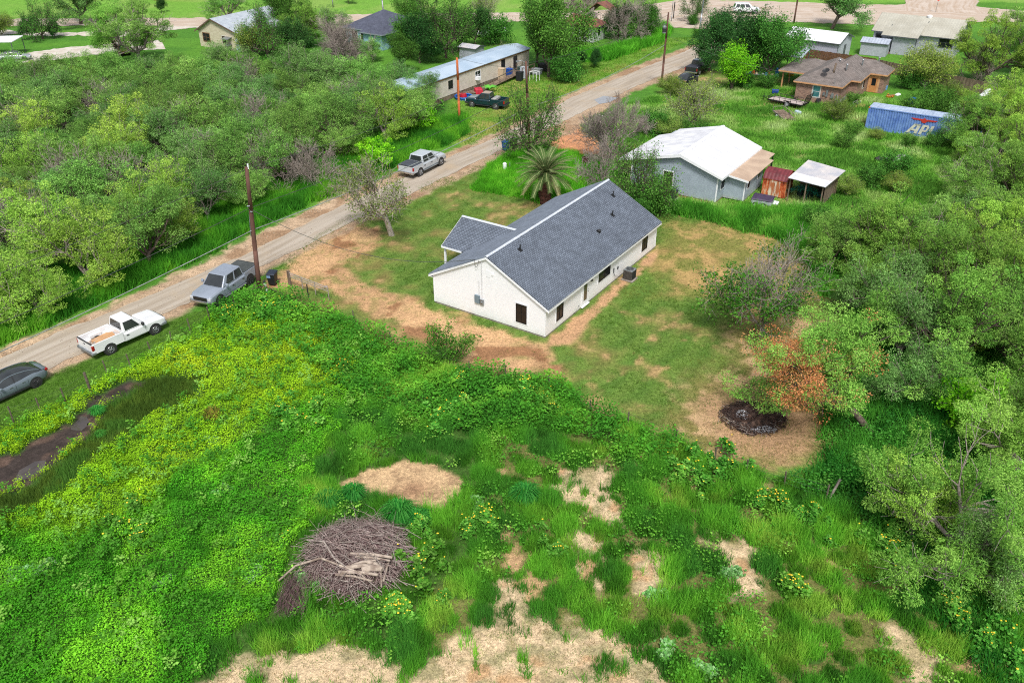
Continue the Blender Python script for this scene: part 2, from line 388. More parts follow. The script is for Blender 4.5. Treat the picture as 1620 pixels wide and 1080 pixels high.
def turf(x, y):
    """base colour of the ground, a property of the soil and turf at (x, y)"""
    n1 = fbm(x, y, 9, 1); n2 = fbm(x, y, 2.2, 2); n3 = fbm(x, y, .7, 3, 2)
    c = np.empty(x.shape + (3,)); c[:] = C(78, 128, 42)
    def put(w, colr):
        w = np.clip(w, 0, 1)[..., None]; c[:] = c * (1 - w) + np.asarray(colr) * w
    put(sstep(.4, .6, n1) * .5, C(100, 150, 48))
    put(edge(x, y, 'farlawn', 1, 1), C(112, 160, 58)); put(edge(x, y, 'farlawn', 1, 1) * sstep(.45, .65, n1), C(130, 164, 74))
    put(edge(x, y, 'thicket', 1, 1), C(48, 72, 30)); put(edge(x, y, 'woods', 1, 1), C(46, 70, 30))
    put(edge(x, y, 'nyard', 1, 1), C(98, 144, 52)); put(edge(x, y, 'nyard', 1, 1) * sstep(.5, .7, n2), C(134, 148, 80))
    put(edge(x, y, 'neast', 1, 1), C(120, 140, 66)); put(edge(x, y, 'neast', 1, 1) * sstep(.55, .7, n2), C(168, 148, 100))
    put(edge(x, y, 'mobyard', 1, 1), C(112, 146, 58)); put(edge(x, y, 'mobyard', 1, 1) * sstep(.52, .68, n1 * .5 + n2 * .5), C(150, 150, 80))
    put(edge(x, y, 'field', .4, .5), C(66, 98, 38)); put(edge(x, y, 'rfield', 1.5, 1.5, 3, 7) * sstep(.4, .1, mounds(x, y, 1.15, 3, .36, .4)[0]) * .45, C(150, 128, 84))
    put(edge(x, y, 'verge', .4, .5), C(82, 116, 40))
    y_ = edge(x, y, 'yard', .5, .6)
    put(y_, C(90, 122, 50)); put(y_ * sstep(.48, .68, n1 * .4 + n2 * .6), C(124, 116, 66)); put(y_ * sstep(.62, .72, n2 * .6 + n3 * .4) * .75, C(178, 146, 102))
    mw = np.sin((x * .84 - y * .54) * 3.4 + 2 * n2) * .5 + .5; put(y_ * mw * .34, C(126, 146, 68))
    b = edge(x, y, 'backdirt', 1.5, 2.2, 4)
    put(b * .65, C(146, 120, 80)); put(b * sstep(.47, .62, n2 * .6 + n3 * .4), C(192, 160, 120))
    q_ = edge(x, y, 'dry', 1.5, 2, 3, 9); put(q_ * .6, C(146, 128, 74)); put(q_ * sstep(.45, .62, n2 * .6 + n3 * .4) * .8, C(182, 150, 98))
    put(edge(x, y, 'rightstrip', .3, .45, 1.5), C(190, 150, 112))
    d = edge(x, y, 'drive', .5, .8, 2.5, 4)
    put(d * (.55 + .45 * sstep(.3, .5, n3)), C(186, 148, 108)); put(d * sstep(.5, .62, fbm(x, y, 3.1, 8)) * .7, C(205, 165, 122)); put(d * sstep(.55, .66, n2) * .8, C(140, 98, 68))
    put(edge(x, y, 'burn', 1.0, .8), C(172, 138, 104))
    put(edge(x, y, 'ndrive', .6, .8), C(200, 142, 102)); put(edge(x, y, 'dirtbrick', .6, .6), C(180, 145, 95))
    put(edge(x, y, 'roadside', .4, .5, 1.5), C(180, 154, 126)); put(edge(x, y, 'roadside2', .4, .8, 1.5) * sstep(.35, .6, n3), C(198, 170, 140))
    put(edge(x, y, 'roadside', .4, .5, 1.5) * sstep(.5, .62, n2), C(160, 130, 102))
    for k in ('bare1', 'bare2', 'bare3', 'bare4', 'bare5', 'bare6', 'bare7'):
        put(edge(x, y, k, .4, .9, 1.6, 6) * (.55 + .45 * sstep(.35, .55, n3)), C(208, 182, 146))
    f = edge(x, y, 'field', .4, .3)
    put(f * rbare(x, y), C(190, 154, 114))
    put(edge(x, y, 'sand', .2, .25, 1), C(198, 166, 126)); q = at(655, 775); put(np.exp(-(((x - q.x) / .9) ** 2 + ((y - q.y) / .8) ** 2)) * .75, C(146, 108, 82))
    put(edge(x, y, 'sand', .2, .25, 1) * sstep(.6, .7, fbm(x, y, .35, 9, 2)) * .5, C(140, 110, 84))
    m = edge(x, y, 'mud', .25, .5, 1.0)
    put(m, C(66, 57, 53)); put(m * sstep(.5, .7, n3), C(96, 78, 68)); put(m * sstep(.55, .7, fbm(x, y, .5, 12)) * .6, C(52, 46, 42))
    return c
def grid_mesh(name, X, Y, Z, mt, colr=None):
    n, m = X.shape
    V = np.stack([X, Y, Z], -1).reshape(-1, 3); i = np.arange(n * m).reshape(n, m)
    F = np.stack([i[:-1, :-1], i[:-1, 1:], i[1:, 1:], i[1:, :-1]], -1).reshape(-1, 4)
    return np_mesh(name, V, F, mt, None if colr is None else colr.reshape(-1, 3), True)
def soil_mat():
    m, t, b = new_mat('soil_and_turf'); N = t.nodes; L = t.links
    b.inputs['Roughness'].default_value = .95; b.inputs['Specular IOR Level'].default_value = .15
    a = N.new('ShaderNodeAttribute'); a.attribute_name = 'Col'; tc = N.new('ShaderNodeTexCoord')
    last = a.outputs['Color']
    for s, lo, hi in ((.9, .86, 1.14), (5, .74, 1.26), (24, .58, 1.42)):
        nz = N.new('ShaderNodeTexNoise'); nz.inputs['Scale'].default_value = s; nz.inputs['Detail'].default_value = 4; L.new(tc.outputs['Object'], nz.inputs['Vector'])
        mr = N.new('ShaderNodeMapRange'); mr.inputs[1].default_value = .3; mr.inputs[2].default_value = .7; mr.inputs[3].default_value = lo; mr.inputs[4].default_value = hi
        L.new(nz.outputs[0], mr.inputs[0])
        v = N.new('ShaderNodeVectorMath'); v.operation = 'SCALE'; L.new(last, v.inputs[0]); L.new(mr.outputs[0], v.inputs['Scale']); last = v.outputs[0]
    L.new(last, b.inputs['Base Color'])
    nz = N.new('ShaderNodeTexNoise'); nz.inputs['Scale'].default_value = 9; nz.inputs['Detail'].default_value = 6; L.new(tc.outputs['Object'], nz.inputs['Vector'])
    bp = N.new('ShaderNodeBump'); bp.inputs['Strength'].default_value = .8; bp.inputs['Distance'].default_value = .06
    L.new(nz.outputs[0], bp.inputs['Height']); L.new(bp.outputs[0], b.inputs['Normal'])
    return m
M_soil = soil_mat()
ax, ay = ground_axes(); GX, GY = np.meshgrid(ax, ay)
gz = -.02 - .06 * edge(GX, GY, 'mud', .6, .3)
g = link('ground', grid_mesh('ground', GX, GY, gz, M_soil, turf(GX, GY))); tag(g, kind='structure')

def strip(name, Lp, Rp, mt, n=400, m=14, z=.0, wob=.18, seed=0):
    A = resample([at(*p)[:2] for p in Lp], n); B = resample([at(*p)[:2] for p in Rp], n)
    s = np.r_[0, np.cumsum(np.hypot(*np.diff((A + B) / 2, axis=0).T))]
    t = np.linspace(0, 1, m)
    w = (fbm(s, s * 0, 1.3, seed) - .5) * wob * 4; w2 = (fbm(s, s * 0 + 50, 1.1, seed + 3) - .5) * wob * 4
    Wd = np.hypot(*(B - A).T)
    t0 = w / Wd; t1 = 1 + w2 / Wd
    T = t0[:, None] + (t1 - t0)[:, None] * t[None]
    X = A[:, None, 0] * (1 - T) + B[:, None, 0] * T; Y = A[:, None, 1] * (1 - T) + B[:, None, 1] * T
    me = grid_mesh(name, X, Y, np.full(X.shape, z), mt)
    uv = me.uv_layers.new(name='UVMap'); vi = np.empty(len(me.loops), np.int32); me.loops.foreach_get('vertex_index', vi)
    U = np.stack([T * Wd[:, None], np.repeat(s[:, None], m, 1)], -1).reshape(-1, 2)[vi]
    uv.data.foreach_set('uv', U.astype(np.float32).ravel())
    return tag(link(name, me), kind='structure')
def road_mat(name, c1, c2, c3, rut=1.0):
    m, t, b = new_mat(name); N = t.nodes; L = t.links
    b.inputs['Roughness'].default_value = .9; b.inputs['Specular IOR Level'].default_value = .2
    tc = N.new('ShaderNodeTexCoord'); mp = N.new('ShaderNodeMapping'); L.new(tc.outputs['UV'], mp.inputs[0]); mp.inputs['Scale'].default_value = (1, .07, 1)
    n1 = N.new('ShaderNodeTexNoise'); n1.inputs['Scale'].default_value = 1.6; n1.inputs['Detail'].default_value = 6; L.new(mp.outputs[0], n1.inputs['Vector'])
    n2 = N.new('ShaderNodeTexNoise'); n2.inputs['Scale'].default_value = .35; n2.inputs['Detail'].default_value = 8; n2.inputs['Roughness'].default_value = .65; L.new(tc.outputs['Object'], n2.inputs['Vector'])
    r1 = N.new('ShaderNodeValToRGB'); r1.color_ramp.elements[0].position = .38; r1.color_ramp.elements[1].position = .62
    r1.color_ramp.elements[0].color = (*c2, 1); r1.color_ramp.elements[1].color = (*c1, 1); L.new(n1.outputs[0], r1.inputs[0])
    r2 = N.new('ShaderNodeMapRange'); r2.inputs[1].default_value = .52; r2.inputs[2].default_value = .68; r2.inputs[4].default_value = .8; L.new(n2.outputs[0], r2.inputs[0])
    mx = N.new('ShaderNodeMixRGB'); mx.inputs[2].default_value = (*c3, 1); L.new(r2.outputs[0], mx.inputs[0]); L.new(r1.outputs[0], mx.inputs[1])
    n3 = N.new('ShaderNodeTexNoise'); n3.inputs['Scale'].default_value = 14; n3.inputs['Detail'].default_value = 4; L.new(tc.outputs['Object'], n3.inputs['Vector'])
    mr = N.new('ShaderNodeMapRange'); mr.inputs[1].default_value = .3; mr.inputs[2].default_value = .7; mr.inputs[3].default_value = .84; mr.inputs[4].default_value = 1.14; L.new(n3.outputs[0], mr.inputs[0])
    v = N.new('ShaderNodeVectorMath'); v.operation = 'SCALE'; L.new(mx.outputs[0], v.inputs[0]); L.new(mr.outputs[0], v.inputs['Scale']); L.new(v.outputs[0], b.inputs['Base Color'])
    bp = N.new('ShaderNodeBump'); bp.inputs['Strength'].default_value = .4; bp.inputs['Distance'].default_value = .03; L.new(n1.outputs[0], bp.inputs['Height']); L.new(bp.outputs[0], b.inputs['Normal'])
    return m
M_road = road_mat('worn_caliche_road', lin(192, 180, 164), lin(172, 158, 140), lin(188, 168, 142))
M_street = road_mat('gravel_street', lin(206, 190, 174), lin(190, 168, 146), lin(220, 206, 192))
strip('dirt_road', ROAD_L, ROAD_R, M_road, 500, 12, .004, .14, 1)
strip('gravel_street', [(-500,22),(0,30),(260,29),(420,27),(600,22),(860,20),(960,16),(1080,0),(1200,2),(1400,8),(1500,6),(1620,18),(2000,40)],
      [(-500,36),(0,41),(260,42),(420,42),(600,38),(860,34),(960,32),(1060,33),(1200,34),(1400,40),(1500,34),(1620,36),(2000,62)], M_street, 500, 12, .010, .5, 5)
strip('side_street', [(1470,-14),(1440,-4),(1430,8),(1432,18)], [(1555,-14),(1548,4),(1545,14),(1560,22)], M_street, 80, 10, .015, .4, 9)
strip('street_corner', [(960,26),(1030,16),(1060,10),(1100,8)], [(1000,36),(1050,42),(1100,46),(1180,50)], M_street, 60, 10, .019, .4, 8)
M_lime = mat('white_caliche', lin(222, 214, 202), lin(196, 184, 166), .8, .9, bump=.4, detail=7)
strip('caliche_driveway', [(20,88),(70,80),(120,74),(200,66),(255,64)], [(28,100),(80,96),(140,88),(200,80),(262,78)], M_lime, 120, 8, .004, .5, 4)
strip('caliche_path', [(-30,58),(0,52),(30,50)], [(-30,62),(0,56),(34,53)], M_lime, 40, 5, .004, .2, 6)
strip('caliche_turnout', [(0,47),(60,52),(110,52),(180,50),(290,40),(330,36)], [(0,52),(60,58),(115,56),(190,58),(290,46),(335,42)], M_lime, 120, 6, .008, .7, 7)
M_water = mat('muddy_water', (.06, .05, .045), (.09, .075, .065), 1, .04)
for px in ([(110,662),(122,655),(137,658),(142,668),(128,680),(112,700-22)], [(113,702),(125,697),(128,705),(117,712)], [(137,668),(145,667),(146,671),(138,672)], [(30,742),(55,728),(72,726),(70,742),(40,756),(22,760)], [(150,640),(156,636),(160,640),(152,645)]):
    w = wpoly(px); mb = MB(); mb.quad(*[(a, b, -.066) for a, b in w]); tag(mb.obj('puddle', M_water), kind='structure')
mb = MB(); mb.quad(*[(a, b, .013) for a, b in wpoly([(940,158),(955,152),(978,155),(965,162),(948,165)])]); tag(mb.obj('puddle', mat('pale_water', (.3,.3,.3), (.25,.25,.25), 1, .08)), kind='structure')

# ------------------------------------------------------------------ building parts
def window(parent, x, z, w, h, y=0.0, rz=0.0, frame=M_black, trim=True, bars=(1, 1), name='window', pane=M_glass, off=(0, 0), tm=None):
    """wall window; local x/z in the wall plane, the wall faces local -Y turned by rz about off"""
    c, s = math.cos(rz), math.sin(rz)
    o = MB(); t = .05
    if trim:
        tr = MB(); b = .09
        tr.box(-b, w + b, -.028, 0.002, -b, 0); tr.box(-b, w + b, -.028, .002, h, h + b); tr.box(-b, 0, -.025, .002, 0, h); tr.box(w, w + b, -.025, .002, 0, h)
    o.box(0, w, -.045, 0, 0, t); o.box(0, w, -.045, 0, h - t, h); o.box(0, t, -.042, 0, t, h - t); o.box(w - t, w, -.042, 0, t, h - t)
    for k in range(bars[0]): xx = w * (k + 1) / (bars[0] + 1); o.box(xx - .015, xx + .015, -.036, -.001, t, h - t)
    for k in range(bars[1]): zz = h * (k + 1) / (bars[1] + 1); o.box(t, w - t, -.033, -.001, zz - .02, zz + .02)
    L = (off[0] + x * c + y * -s, off[1] + x * s + y * c, z)
    wn = o.obj(name, frame, parent, L, rz)
    if trim: tr.obj('trim', tm or M_white, wn)
    MB().quad((t, -.012, t), (w - t, -.012, t), (w - t, -.012, h - t), (t, -.012, h - t)).obj('pane', pane, wn)
    return wn
def walls_gable(mb, x0, x1, y0, y1, h, hr, z0=0.0, ridge_x=None):
    """pentagon section across x, extruded along y"""
    xm = (x0 + x1) / 2 if ridge_x is None else ridge_x
    mb.prism([(x0, z0), (x1, z0), (x1, h), (xm, hr), (x0, h)], y0, y1, 'y'); return mb
def uv_slope(o, u_axis=(0, 1, 0), v_axis=(1, 0, .5)):
    me = o.data; uv = me.uv_layers.new(name='UVMap')
    U = Vector(u_axis).normalized(); Vv = Vector(v_axis).normalized()
    for l in me.loops:
        p = me.vertices[l.vertex_index].co; uv.data[l.index].uv = (p.dot(U), p.dot(Vv))
    return o

# ================================================================== the white house
H = empty('white_house', HO, YAW, 'long white lap-sided house with slate blue shingle gable roof and black windows', 'house')
Wd, Ln, eh, rh, ov = 9.72, 18.1, 2.53, 5.08, .33
sl_ = (rh - eh) / (Wd / 2); xm = Wd / 2
walls_gable(MB(), 0, Wd, 0, Ln, eh, rh - .06, .12).obj('wall', M_siding, H)
MB().box(.03, Wd - .03, .03, Ln - .03, -.05, .12).obj('foundation', M_conc, H)
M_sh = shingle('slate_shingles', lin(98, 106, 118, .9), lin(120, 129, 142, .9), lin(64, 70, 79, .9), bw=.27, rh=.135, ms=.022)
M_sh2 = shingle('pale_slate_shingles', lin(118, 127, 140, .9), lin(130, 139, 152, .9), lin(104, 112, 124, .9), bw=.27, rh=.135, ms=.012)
zt = lambda x: rh + .02 - sl_ * abs(x - xm)
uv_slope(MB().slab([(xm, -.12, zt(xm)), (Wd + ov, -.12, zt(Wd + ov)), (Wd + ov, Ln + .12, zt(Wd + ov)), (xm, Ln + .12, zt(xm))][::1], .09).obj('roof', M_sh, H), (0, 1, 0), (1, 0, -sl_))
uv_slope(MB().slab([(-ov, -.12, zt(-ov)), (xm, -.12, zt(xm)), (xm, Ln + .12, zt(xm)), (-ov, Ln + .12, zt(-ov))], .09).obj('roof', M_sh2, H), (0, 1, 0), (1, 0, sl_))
# ridge cap, gable trim boards
rc = MB()
for k in range(2):
    y0, y1 = (-.13, 4.6) if k == 0 else (4.6, Ln + .13); q = .008 * (k == 0)
    rc.slab([(xm - .12, y0, rh - .03 + q), (xm, y0, rh + .045 + q), (xm, y1, rh + .045 + q), (xm - .12, y1, rh - .03 + q)], .03)
    rc.slab([(xm, y0, rh + .045 + q), (xm + .12, y0, rh - .03 + q), (xm + .12, y1, rh - .03 + q), (xm, y1, rh + .045 + q)], .03)
rc.obj('ridge_cap', mat('pale_ridge', lin(215, 220, 226), lin(190, 196, 205), 6, .8), H)
tb = MB(); d = .16
for s in (-1, 1):
    xe = xm + s * (Wd / 2 + ov); ze = zt(xe) - .09
    for y0, y1 in ((-.15, -.118), (Ln + .118, Ln + .15)):
        tb.hexa([(min(xm, xe), y0, (rh - .07 - d) if s > 0 else ze - d), (max(xm, xe), y0, ze - d if s > 0 else rh - .07 - d), (max(xm, xe), y1, ze - d if s > 0 else rh - .07 - d), (min(xm, xe), y1, (rh - .07 - d) if s > 0 else ze - d)],
                [(min(xm, xe), y0, rh - .075 if s > 0 else ze), (max(xm, xe), y0, ze if s > 0 else rh - .075), (max(xm, xe), y1, ze if s > 0 else rh - .075), (min(xm, xe), y1, rh - .075 if s > 0 else ze)])
    a, b = sorted((xe, xe - s * .03)); tb.box(a, b, -.118, Ln + .118, ze - .14, ze + .07)
    a, b = sorted((xe - s * .03, xm + s * Wd / 2)); tb.box(a, b, -.118, Ln + .118, ze - .13, ze - .11)
tb.obj('fascia', M_white, H)
for x, y in ((-.012, -.012), (Wd - .09, -.012), (Wd - .09, Ln - .09)): MB().box(x, x + .102, y, y + .102, .12, eh - .15).obj('corner_trim', M_white, H)
# porch cross gable on the street side
pz, pr, p0, p1, px_ = 2.42, 3.95, 4.25, 10.1, -2.45
pm = (p0 + p1) / 2; ps = (pr - pz) / (pm - p0)
uv_slope(MB().slab([(px_, p0, pz), (xm - 4.0, p0, pz), (xm - 1.9, pm, pr), (px_, pm, pr)], .09).obj('porch_roof', M_sh, H), (1, 0, 0), (0, 1, ps))
uv_slope(MB().slab([(px_, pm, pr), (xm - 1.9, pm, pr), (xm - 4.0, p1, pz), (px_, p1, pz)], .09).obj('porch_roof', M_sh, H), (1, 0, 0), (0, 1, -ps))
pw = MB(); pw.prism([(p0 + .25, pz - .1), (p1 - .25, pz - .1), (pm, pr - .12)], px_ + .12, px_ + .2, 'x')
pw.box(px_ + .1, -.02, p0 + .2, p0 + .32, pz - .3, pz - .095); pw.box(px_ + .1, -.02, p1 - .32, p1 - .2, pz - .3, pz - .095); pw.box(px_ + .08, px_ + .2, p0 + .32, p1 - .32, pz - .3, pz - .1)
pw.box(px_ - .02, -.5, p0 - .03, p0 - .003, pz - .15, pz - .005)
pw.slab([(px_ - .025, p0, pz + .0), (px_ - .003, p0, pz + .0), (px_ - .003, pm, pr), (px_ - .025, pm, pr)], .16); pw.slab([(px_ - .025, pm, pr), (px_ - .003, pm, pr), (px_ - .003, p1, pz), (px_ - .025, p1, pz)], .16)
pw.obj('porch_gable', M_white, H)
pc = MB(); pc.slab([(px_ - .02, pm - .15, pr - .03), (xm - 1.9, pm - .15, pr - .03), (xm - 1.9, pm, pr + .035), (px_ - .02, pm, pr + .035)], .03); pc.slab([(px_ - .02, pm, pr + .035), (xm - 1.9, pm, pr + .035), (xm - 1.9, pm + .15, pr - .03), (px_ - .02, pm + .15, pr - .03)], .03)
pc.obj('ridge_cap', MATS['pale_ridge'], H)
for yy in (p0 + .25, p1 - .25, pm):
    b = MB(); b.box(-.07, .07, -.07, .07, 0, pz - .3); b.box(-.1, .1, -.1, .1, 0, .15); b.obj('porch_post', M_white, H, (px_ + .16, yy, 0))
MB().box(px_ + .02, -.01, p0 + .1, p1 - .1, -.02, .12).obj('porch_slab', M_conc, H)
# windows and doors: gable end faces -Y, back wall faces +X
M_wbrown = mat('glass_with_drawn_shade', (.014, .012, .010), (.026, .019, .015), 1.4, .14, spec=.22)
window(H, 7.3, .62, .9, 1.48, bars=(1, 1), pane=M_wbrown)
for y, w, z, h in ((1.47, .95, .62, 1.45), (7.72, 1.9, 1.05, 1.0), (15.25, 1.05, .68, 1.42)):
    window(H, 0, z, w, h, rz=R(90), off=(Wd, y), bars=(1, 1))
window(H, 0, .7, .95, 1.4, rz=R(-90), off=(0, 13), bars=(1, 1)); window(H, 0, .7, .95, 1.4, rz=R(-90), off=(0, 3.4), bars=(1, 1))
door = MB().box(0, .9, -.05, -.004, 0, 2.04).obj('door', M_white, H, (Wd, 5.2, .13), R(90))
MB().quad((.2, -.058, .4), (.68, -.058, .4), (.68, -.058, 1.88), (.2, -.058, 1.88)).obj('pane', mat('door_glass', (.09, .085, .05), (.05, .05, .035), 2, .08), door)
fr = MB(); fr.box(-.09, 0, -.04, 0, 0, 2.1); fr.box(.9, .99, -.04, 0, 0, 2.1); fr.box(-.09, .99, -.045, 0, 2.1, 2.19); fr.box(-.1, 1.0, -.16, 0, -.05, 0); fr.obj('frame', M_white, door)
MB().cyl((.82, -.05, 1.0), (.82, -.1, 1.0), .035, .03, 8).cyl((.82, -.05, 1.15), (.82, -.08, 1.15), .03, .03, 8).obj('handle', M_black, door)
lp = MB(); lp.box(-.05, .05, -.03, 0, -.1, .1); lp.cyl((0, -.1, -.12), (0, -.1, .1), .05, .09, 8); lp.cyl((0, -.02, .1), (0, -.1, .14), .015, .015, 6); lp.obj('wall_lamp', M_black, H, (Wd, 6.5, 1.84), R(90))
MB().box(0, .05, -.03, 0, 0, .08).obj('outlet_box', M_black, H, (Wd, 4.75, .35), R(90))
mb = MB(); mb.box(3.8, 4.22, -.13, -.003, 1.15, 1.78); mb.obj('breaker_box', mat('grey_enamel', lin(130, 148, 158), lin(110, 128, 138), 3, .5), H, bevel=.01)
mb = MB(); mb.box(4.27, 4.58, -.12, -.003, 1.12, 1.52); mb.cyl((4.42, -.12, 1.33), (4.42, -.2, 1.33), .09, .08, 12); mb.obj('electric_meter', M_steel, H)
mb = MB(); mb.cyl((4.43, -.05, 1.52), (4.43, -.05, 4.72), .025, .025, 8); mb.cyl((4.17, -.04, 1.78), (4.17, -.04, 3.0), .02, .02, 8); mb.cyl((4.43, -.05, 4.72), (4.3, -.16, 4.68), .045, .03, 8)
mb.obj('conduit', mat('white_conduit', (.62, .62, .62), (.5, .5, .5), 5, .5), H)
mb = MB(); mb.tube([(4.3, -.16, 4.66), (4.18, -.2, 4.2), (4.05, -.2, 4.05), (3.95, -.18, 4.25), (3.9, -.14, 4.62)], .014, 5); mb.obj('service_wire', M_dark, H)
mb = MB(); mb.box(4.78, 5.12, -.02, -.003, 3.45, 3.98); mb.box(5.25, 5.42, -.05, -.003, 3.68, 3.86); mb.obj('gable_vent', M_white, H)
def roof_xyz(x, y): return (x, y, zt(x))
for x, y, tall in ((5.76, 2.92, 1), (6.19, 16.6, 1), (7.41, 14.22, 1), (7.81, 11.12, 0)):
    mb = MB()
    if tall: mb.cyl((0, 0, -.1), (0, 0, .42), .045, .045, 8)
    else: mb.cyl((0, 0, -.1), (.05, 0, .14), .13, .12, 10); mb.cyl((.05, 0, .14), (.06, 0, .2), .16, .1, 10)
    mb.slab([(-.16, -.16, .085 + .02), (.16, -.16, -.085 + .02), (.16, .16, -.085 + .02), (-.16, .16, .085 + .02)], .03)
    mb.obj('roof_vent', M_black, H, roof_xyz(x, y))
mb = MB(); mb.cyl((Wd + .03, 10.25, .9), (Wd + .03, 10.25, 1.25), .05, .05, 6); mb.box(Wd, Wd + .05, 10.9, 11.05, .9, 1.1); mb.tube([(Wd + .04, 10.25, .9), (Wd + .1, 10.4, .5), (Wd + .4, 10.8, .4)], .02, 5); mb.obj('wall_fitting', M_dark, H)

# air conditioner
def ac_unit(loc, rz, label, m, top):
    a = empty('air_conditioner', loc, rz, label, 'air conditioner', None)
    MB().box(-.5, .5, -.5, .5, 0, .08).obj('base_pad', M_conc, a)
    b = MB(); b.box(-.38, .38, -.38, .38, .08, .85); b.obj('casing', m, a, bevel=.06)
    f = MB()
    for k in range(26):
        t = -.36 + k * .72 / 25
        f.box(t - .004, t + .004, -.392, -.384, .14, .8); f.box(t - .004, t + .004, .384, .392, .14, .8); f.box(-.392, -.384, t - .004, t + .004, .14, .8); f.box(.384, .392, t - .004, t + .004, .14, .8)
    f.obj('fins', M_dark, a)
    b = MB(); b.box(-.4, .4, -.4, .4, .85, .9); b.obj('top_cover', top, a, bevel=.03)
    b = MB(); b.cyl((0, 0, .9), (0, 0, .912), .3, .3, 20); b.obj('fan_opening', M_dark, a)
    g = MB()
    for r in (.1, .17, .24, .3):
        g.tube([(r * math.cos(k * math.pi / 10), r * math.sin(k * math.pi / 10), .925) for k in range(21)], .006, 4)
    for k in range(8): g.cyl((0, 0, .93), (.31 * math.cos(k * .785), .31 * math.sin(k * .785), .925), .006, .006, 4)
    g.cyl((0, 0, .92), (0, 0, .95), .05, .04, 8); g.obj('fan_guard', M_steel, a)
    return a
p = HO + Vector((math.cos(YAW) * 10.55 - math.sin(YAW) * 11.5, math.sin(YAW) * 10.55 + math.cos(YAW) * 11.5, 0))
ac_unit(p, YAW, 'brown-grey air conditioner on a pad beside the white house', mat('taupe_enamel', lin(110, 104, 100), lin(90, 84, 80), 4, .5), M_steel)

# ================================================================== grey neighbour house
G = empty('grey_house', GO, YAW, 'pale grey lap-sided house with chalky white metal roof and tan lean-to', 'house')
M_wroof = ribbed('white_metal_roof', lin(240, 240, 240, .84), lin(214, 214, 218, .84), 'Y', .9, .55, depth=.012, dark=.84, scale=.9, duty=.9)
gh, gr = 2.8, 4.25; gw0, gw1 = -8.9, -.02
gm = -3.85
zg = lambda x: gr - (gr - gh) * (x - gm) / (0.3 - gm) if x > gm else gr - (gm - x) * .24
mb = MB(); mb.prism([(gw0, .15), (gw1, .15), (gw1, zg(gw1) - .06), (gm, gr - .1), (gw0, zg(gw0) - .06)], 0, 10.2, 'y'); mb.obj('wall', M_gsid, G)
MB().box(gw0 + .04, gw1 - .04, .04, 10.16, -.1, .15).obj('foundation', mat('tan_foundation', lin(190, 150, 105), lin(150, 120, 90), 3, .9), G)
MB().slab([(gm, -.35, gr), (.5, -.35, zg(.5)), (.5, 10.6, zg(.5)), (gm, 10.6, gr)], .07).obj('roof', M_wroof, G)
MB().slab([(gm, -.35, gr), (gm, 10.6, gr), (-8.6, 10.6, zg(-8.6)), (-8.6, 8.9, zg(-8.6)), (-10.0, 8.4, zg(-10.0)), (-10.2, -.35, zg(-10.2))], .07).obj('roof', M_wroof, G)
mb = MB(); mb.slab([(gm - .2, -.37, gr - .01), (gm, -.37, gr + .05), (gm, 10.62, gr + .05), (gm - .2, 10.62, gr - .01)], .03); mb.slab([(gm, -.37, gr + .05), (gm + .2, -.37, gr - .02), (gm + .2, 10.62, gr - .02), (gm, 10.62, gr + .05)], .03); mb.obj('ridge_cap', M_white, G)
mb = MB()
mb.hexa([(gm, -.4, gr - .3), (.52, -.4, zg(.52) - .22), (.52, -.355, zg(.52) - .22), (gm, -.355, gr - .3)], [(gm, -.4, gr + .0), (.52, -.4, zg(.52)), (.52, -.355, zg(.52)), (gm, -.355, gr + .0)])
mb.hexa([(-10.2, -.4, zg(-10.2) - .25), (gm, -.4, gr - .3), (gm, -.355, gr - .3), (-10.2, -.355, zg(-10.2) - .25)], [(-10.2, -.4, zg(-10.2)), (gm, -.4, gr), (gm, -.355, gr), (-10.2, -.355, zg(-10.2))])
mb.box(-.11, .005, -.02, .08, .15, gh); mb.box(-9.0, -8.88, -.02, .08, .15, 2.9); mb.box(.505, .53, -.355, 10.6, gh - .3, gh - .08)
mb.obj('fascia', M_white, G)
window(G, -5.5, .72, .95, 1.5, bars=(3, 3)); window(G, 0, 1.15, .8, .85, rz=R(90), off=(0, 1.0 - .1), bars=(1, 1))
M_tan = ribbed('tan_metal_roof', lin(204, 178, 152), lin(186, 160, 136), 'Y', .6, .6, depth=.01, dark=.93, scale=.8, duty=.9)
lt = MB(); lt.prism([(0, .1), (2.05, .1), (2.05, 2.2), (0, 2.55)], 1.8, 6.9, 'y'); lt.obj('lean_to_wall', M_gsid, G)
MB().slab([(.1, 1.4, 2.62), (2.45, 1.4, 2.28), (2.45, 8.6, 2.28), (1.95, 8.6, 2.35), (1.95, 10.45, 2.35), (.1, 10.45, 2.62)], .06).obj('lean_to_roof', M_tan, G)
mb = MB(); mb.hexa([(0, 1.36, 2.42), (2.46, 1.36, 2.1), (2.46, 1.397, 2.1), (0, 1.397, 2.42)], [(0, 1.36, 2.6), (2.46, 1.36, 2.28), (2.46, 1.397, 2.28), (0, 1.397, 2.6)]); mb.box(1.97, 2.07, 1.78, 1.88, .1, 2.15); mb.obj('lean_to_trim', M_white, G)
window(G, 0, 1.15, .55, .95, rz=R(90), off=(2.05, 2.5), bars=(0, 1)); window(G, 0, 1.3, .35, .4, rz=R(90), off=(2.05, 5.4), bars=(0, 0))
for x, y in ((2.3, 8.4), (1.85, 10.3)): MB().box(x - .05, x + .05, y - .05, y + .05, 0, 2.28).obj('post', M_black, G)
q = GO + Vector((math.cos(YAW) * -4.0 - math.sin(YAW) * -1.0, math.sin(YAW) * -4.0 + math.cos(YAW) * -1.0, 0))
ac_unit(q, YAW, 'dark blue-grey air conditioner against the grey siding under a window', mat('slate_enamel', lin(76, 96, 104), lin(58, 76, 84), 4, .5), mat('slate_top', lin(60, 76, 82), lin(50, 64, 70), 4, .5))

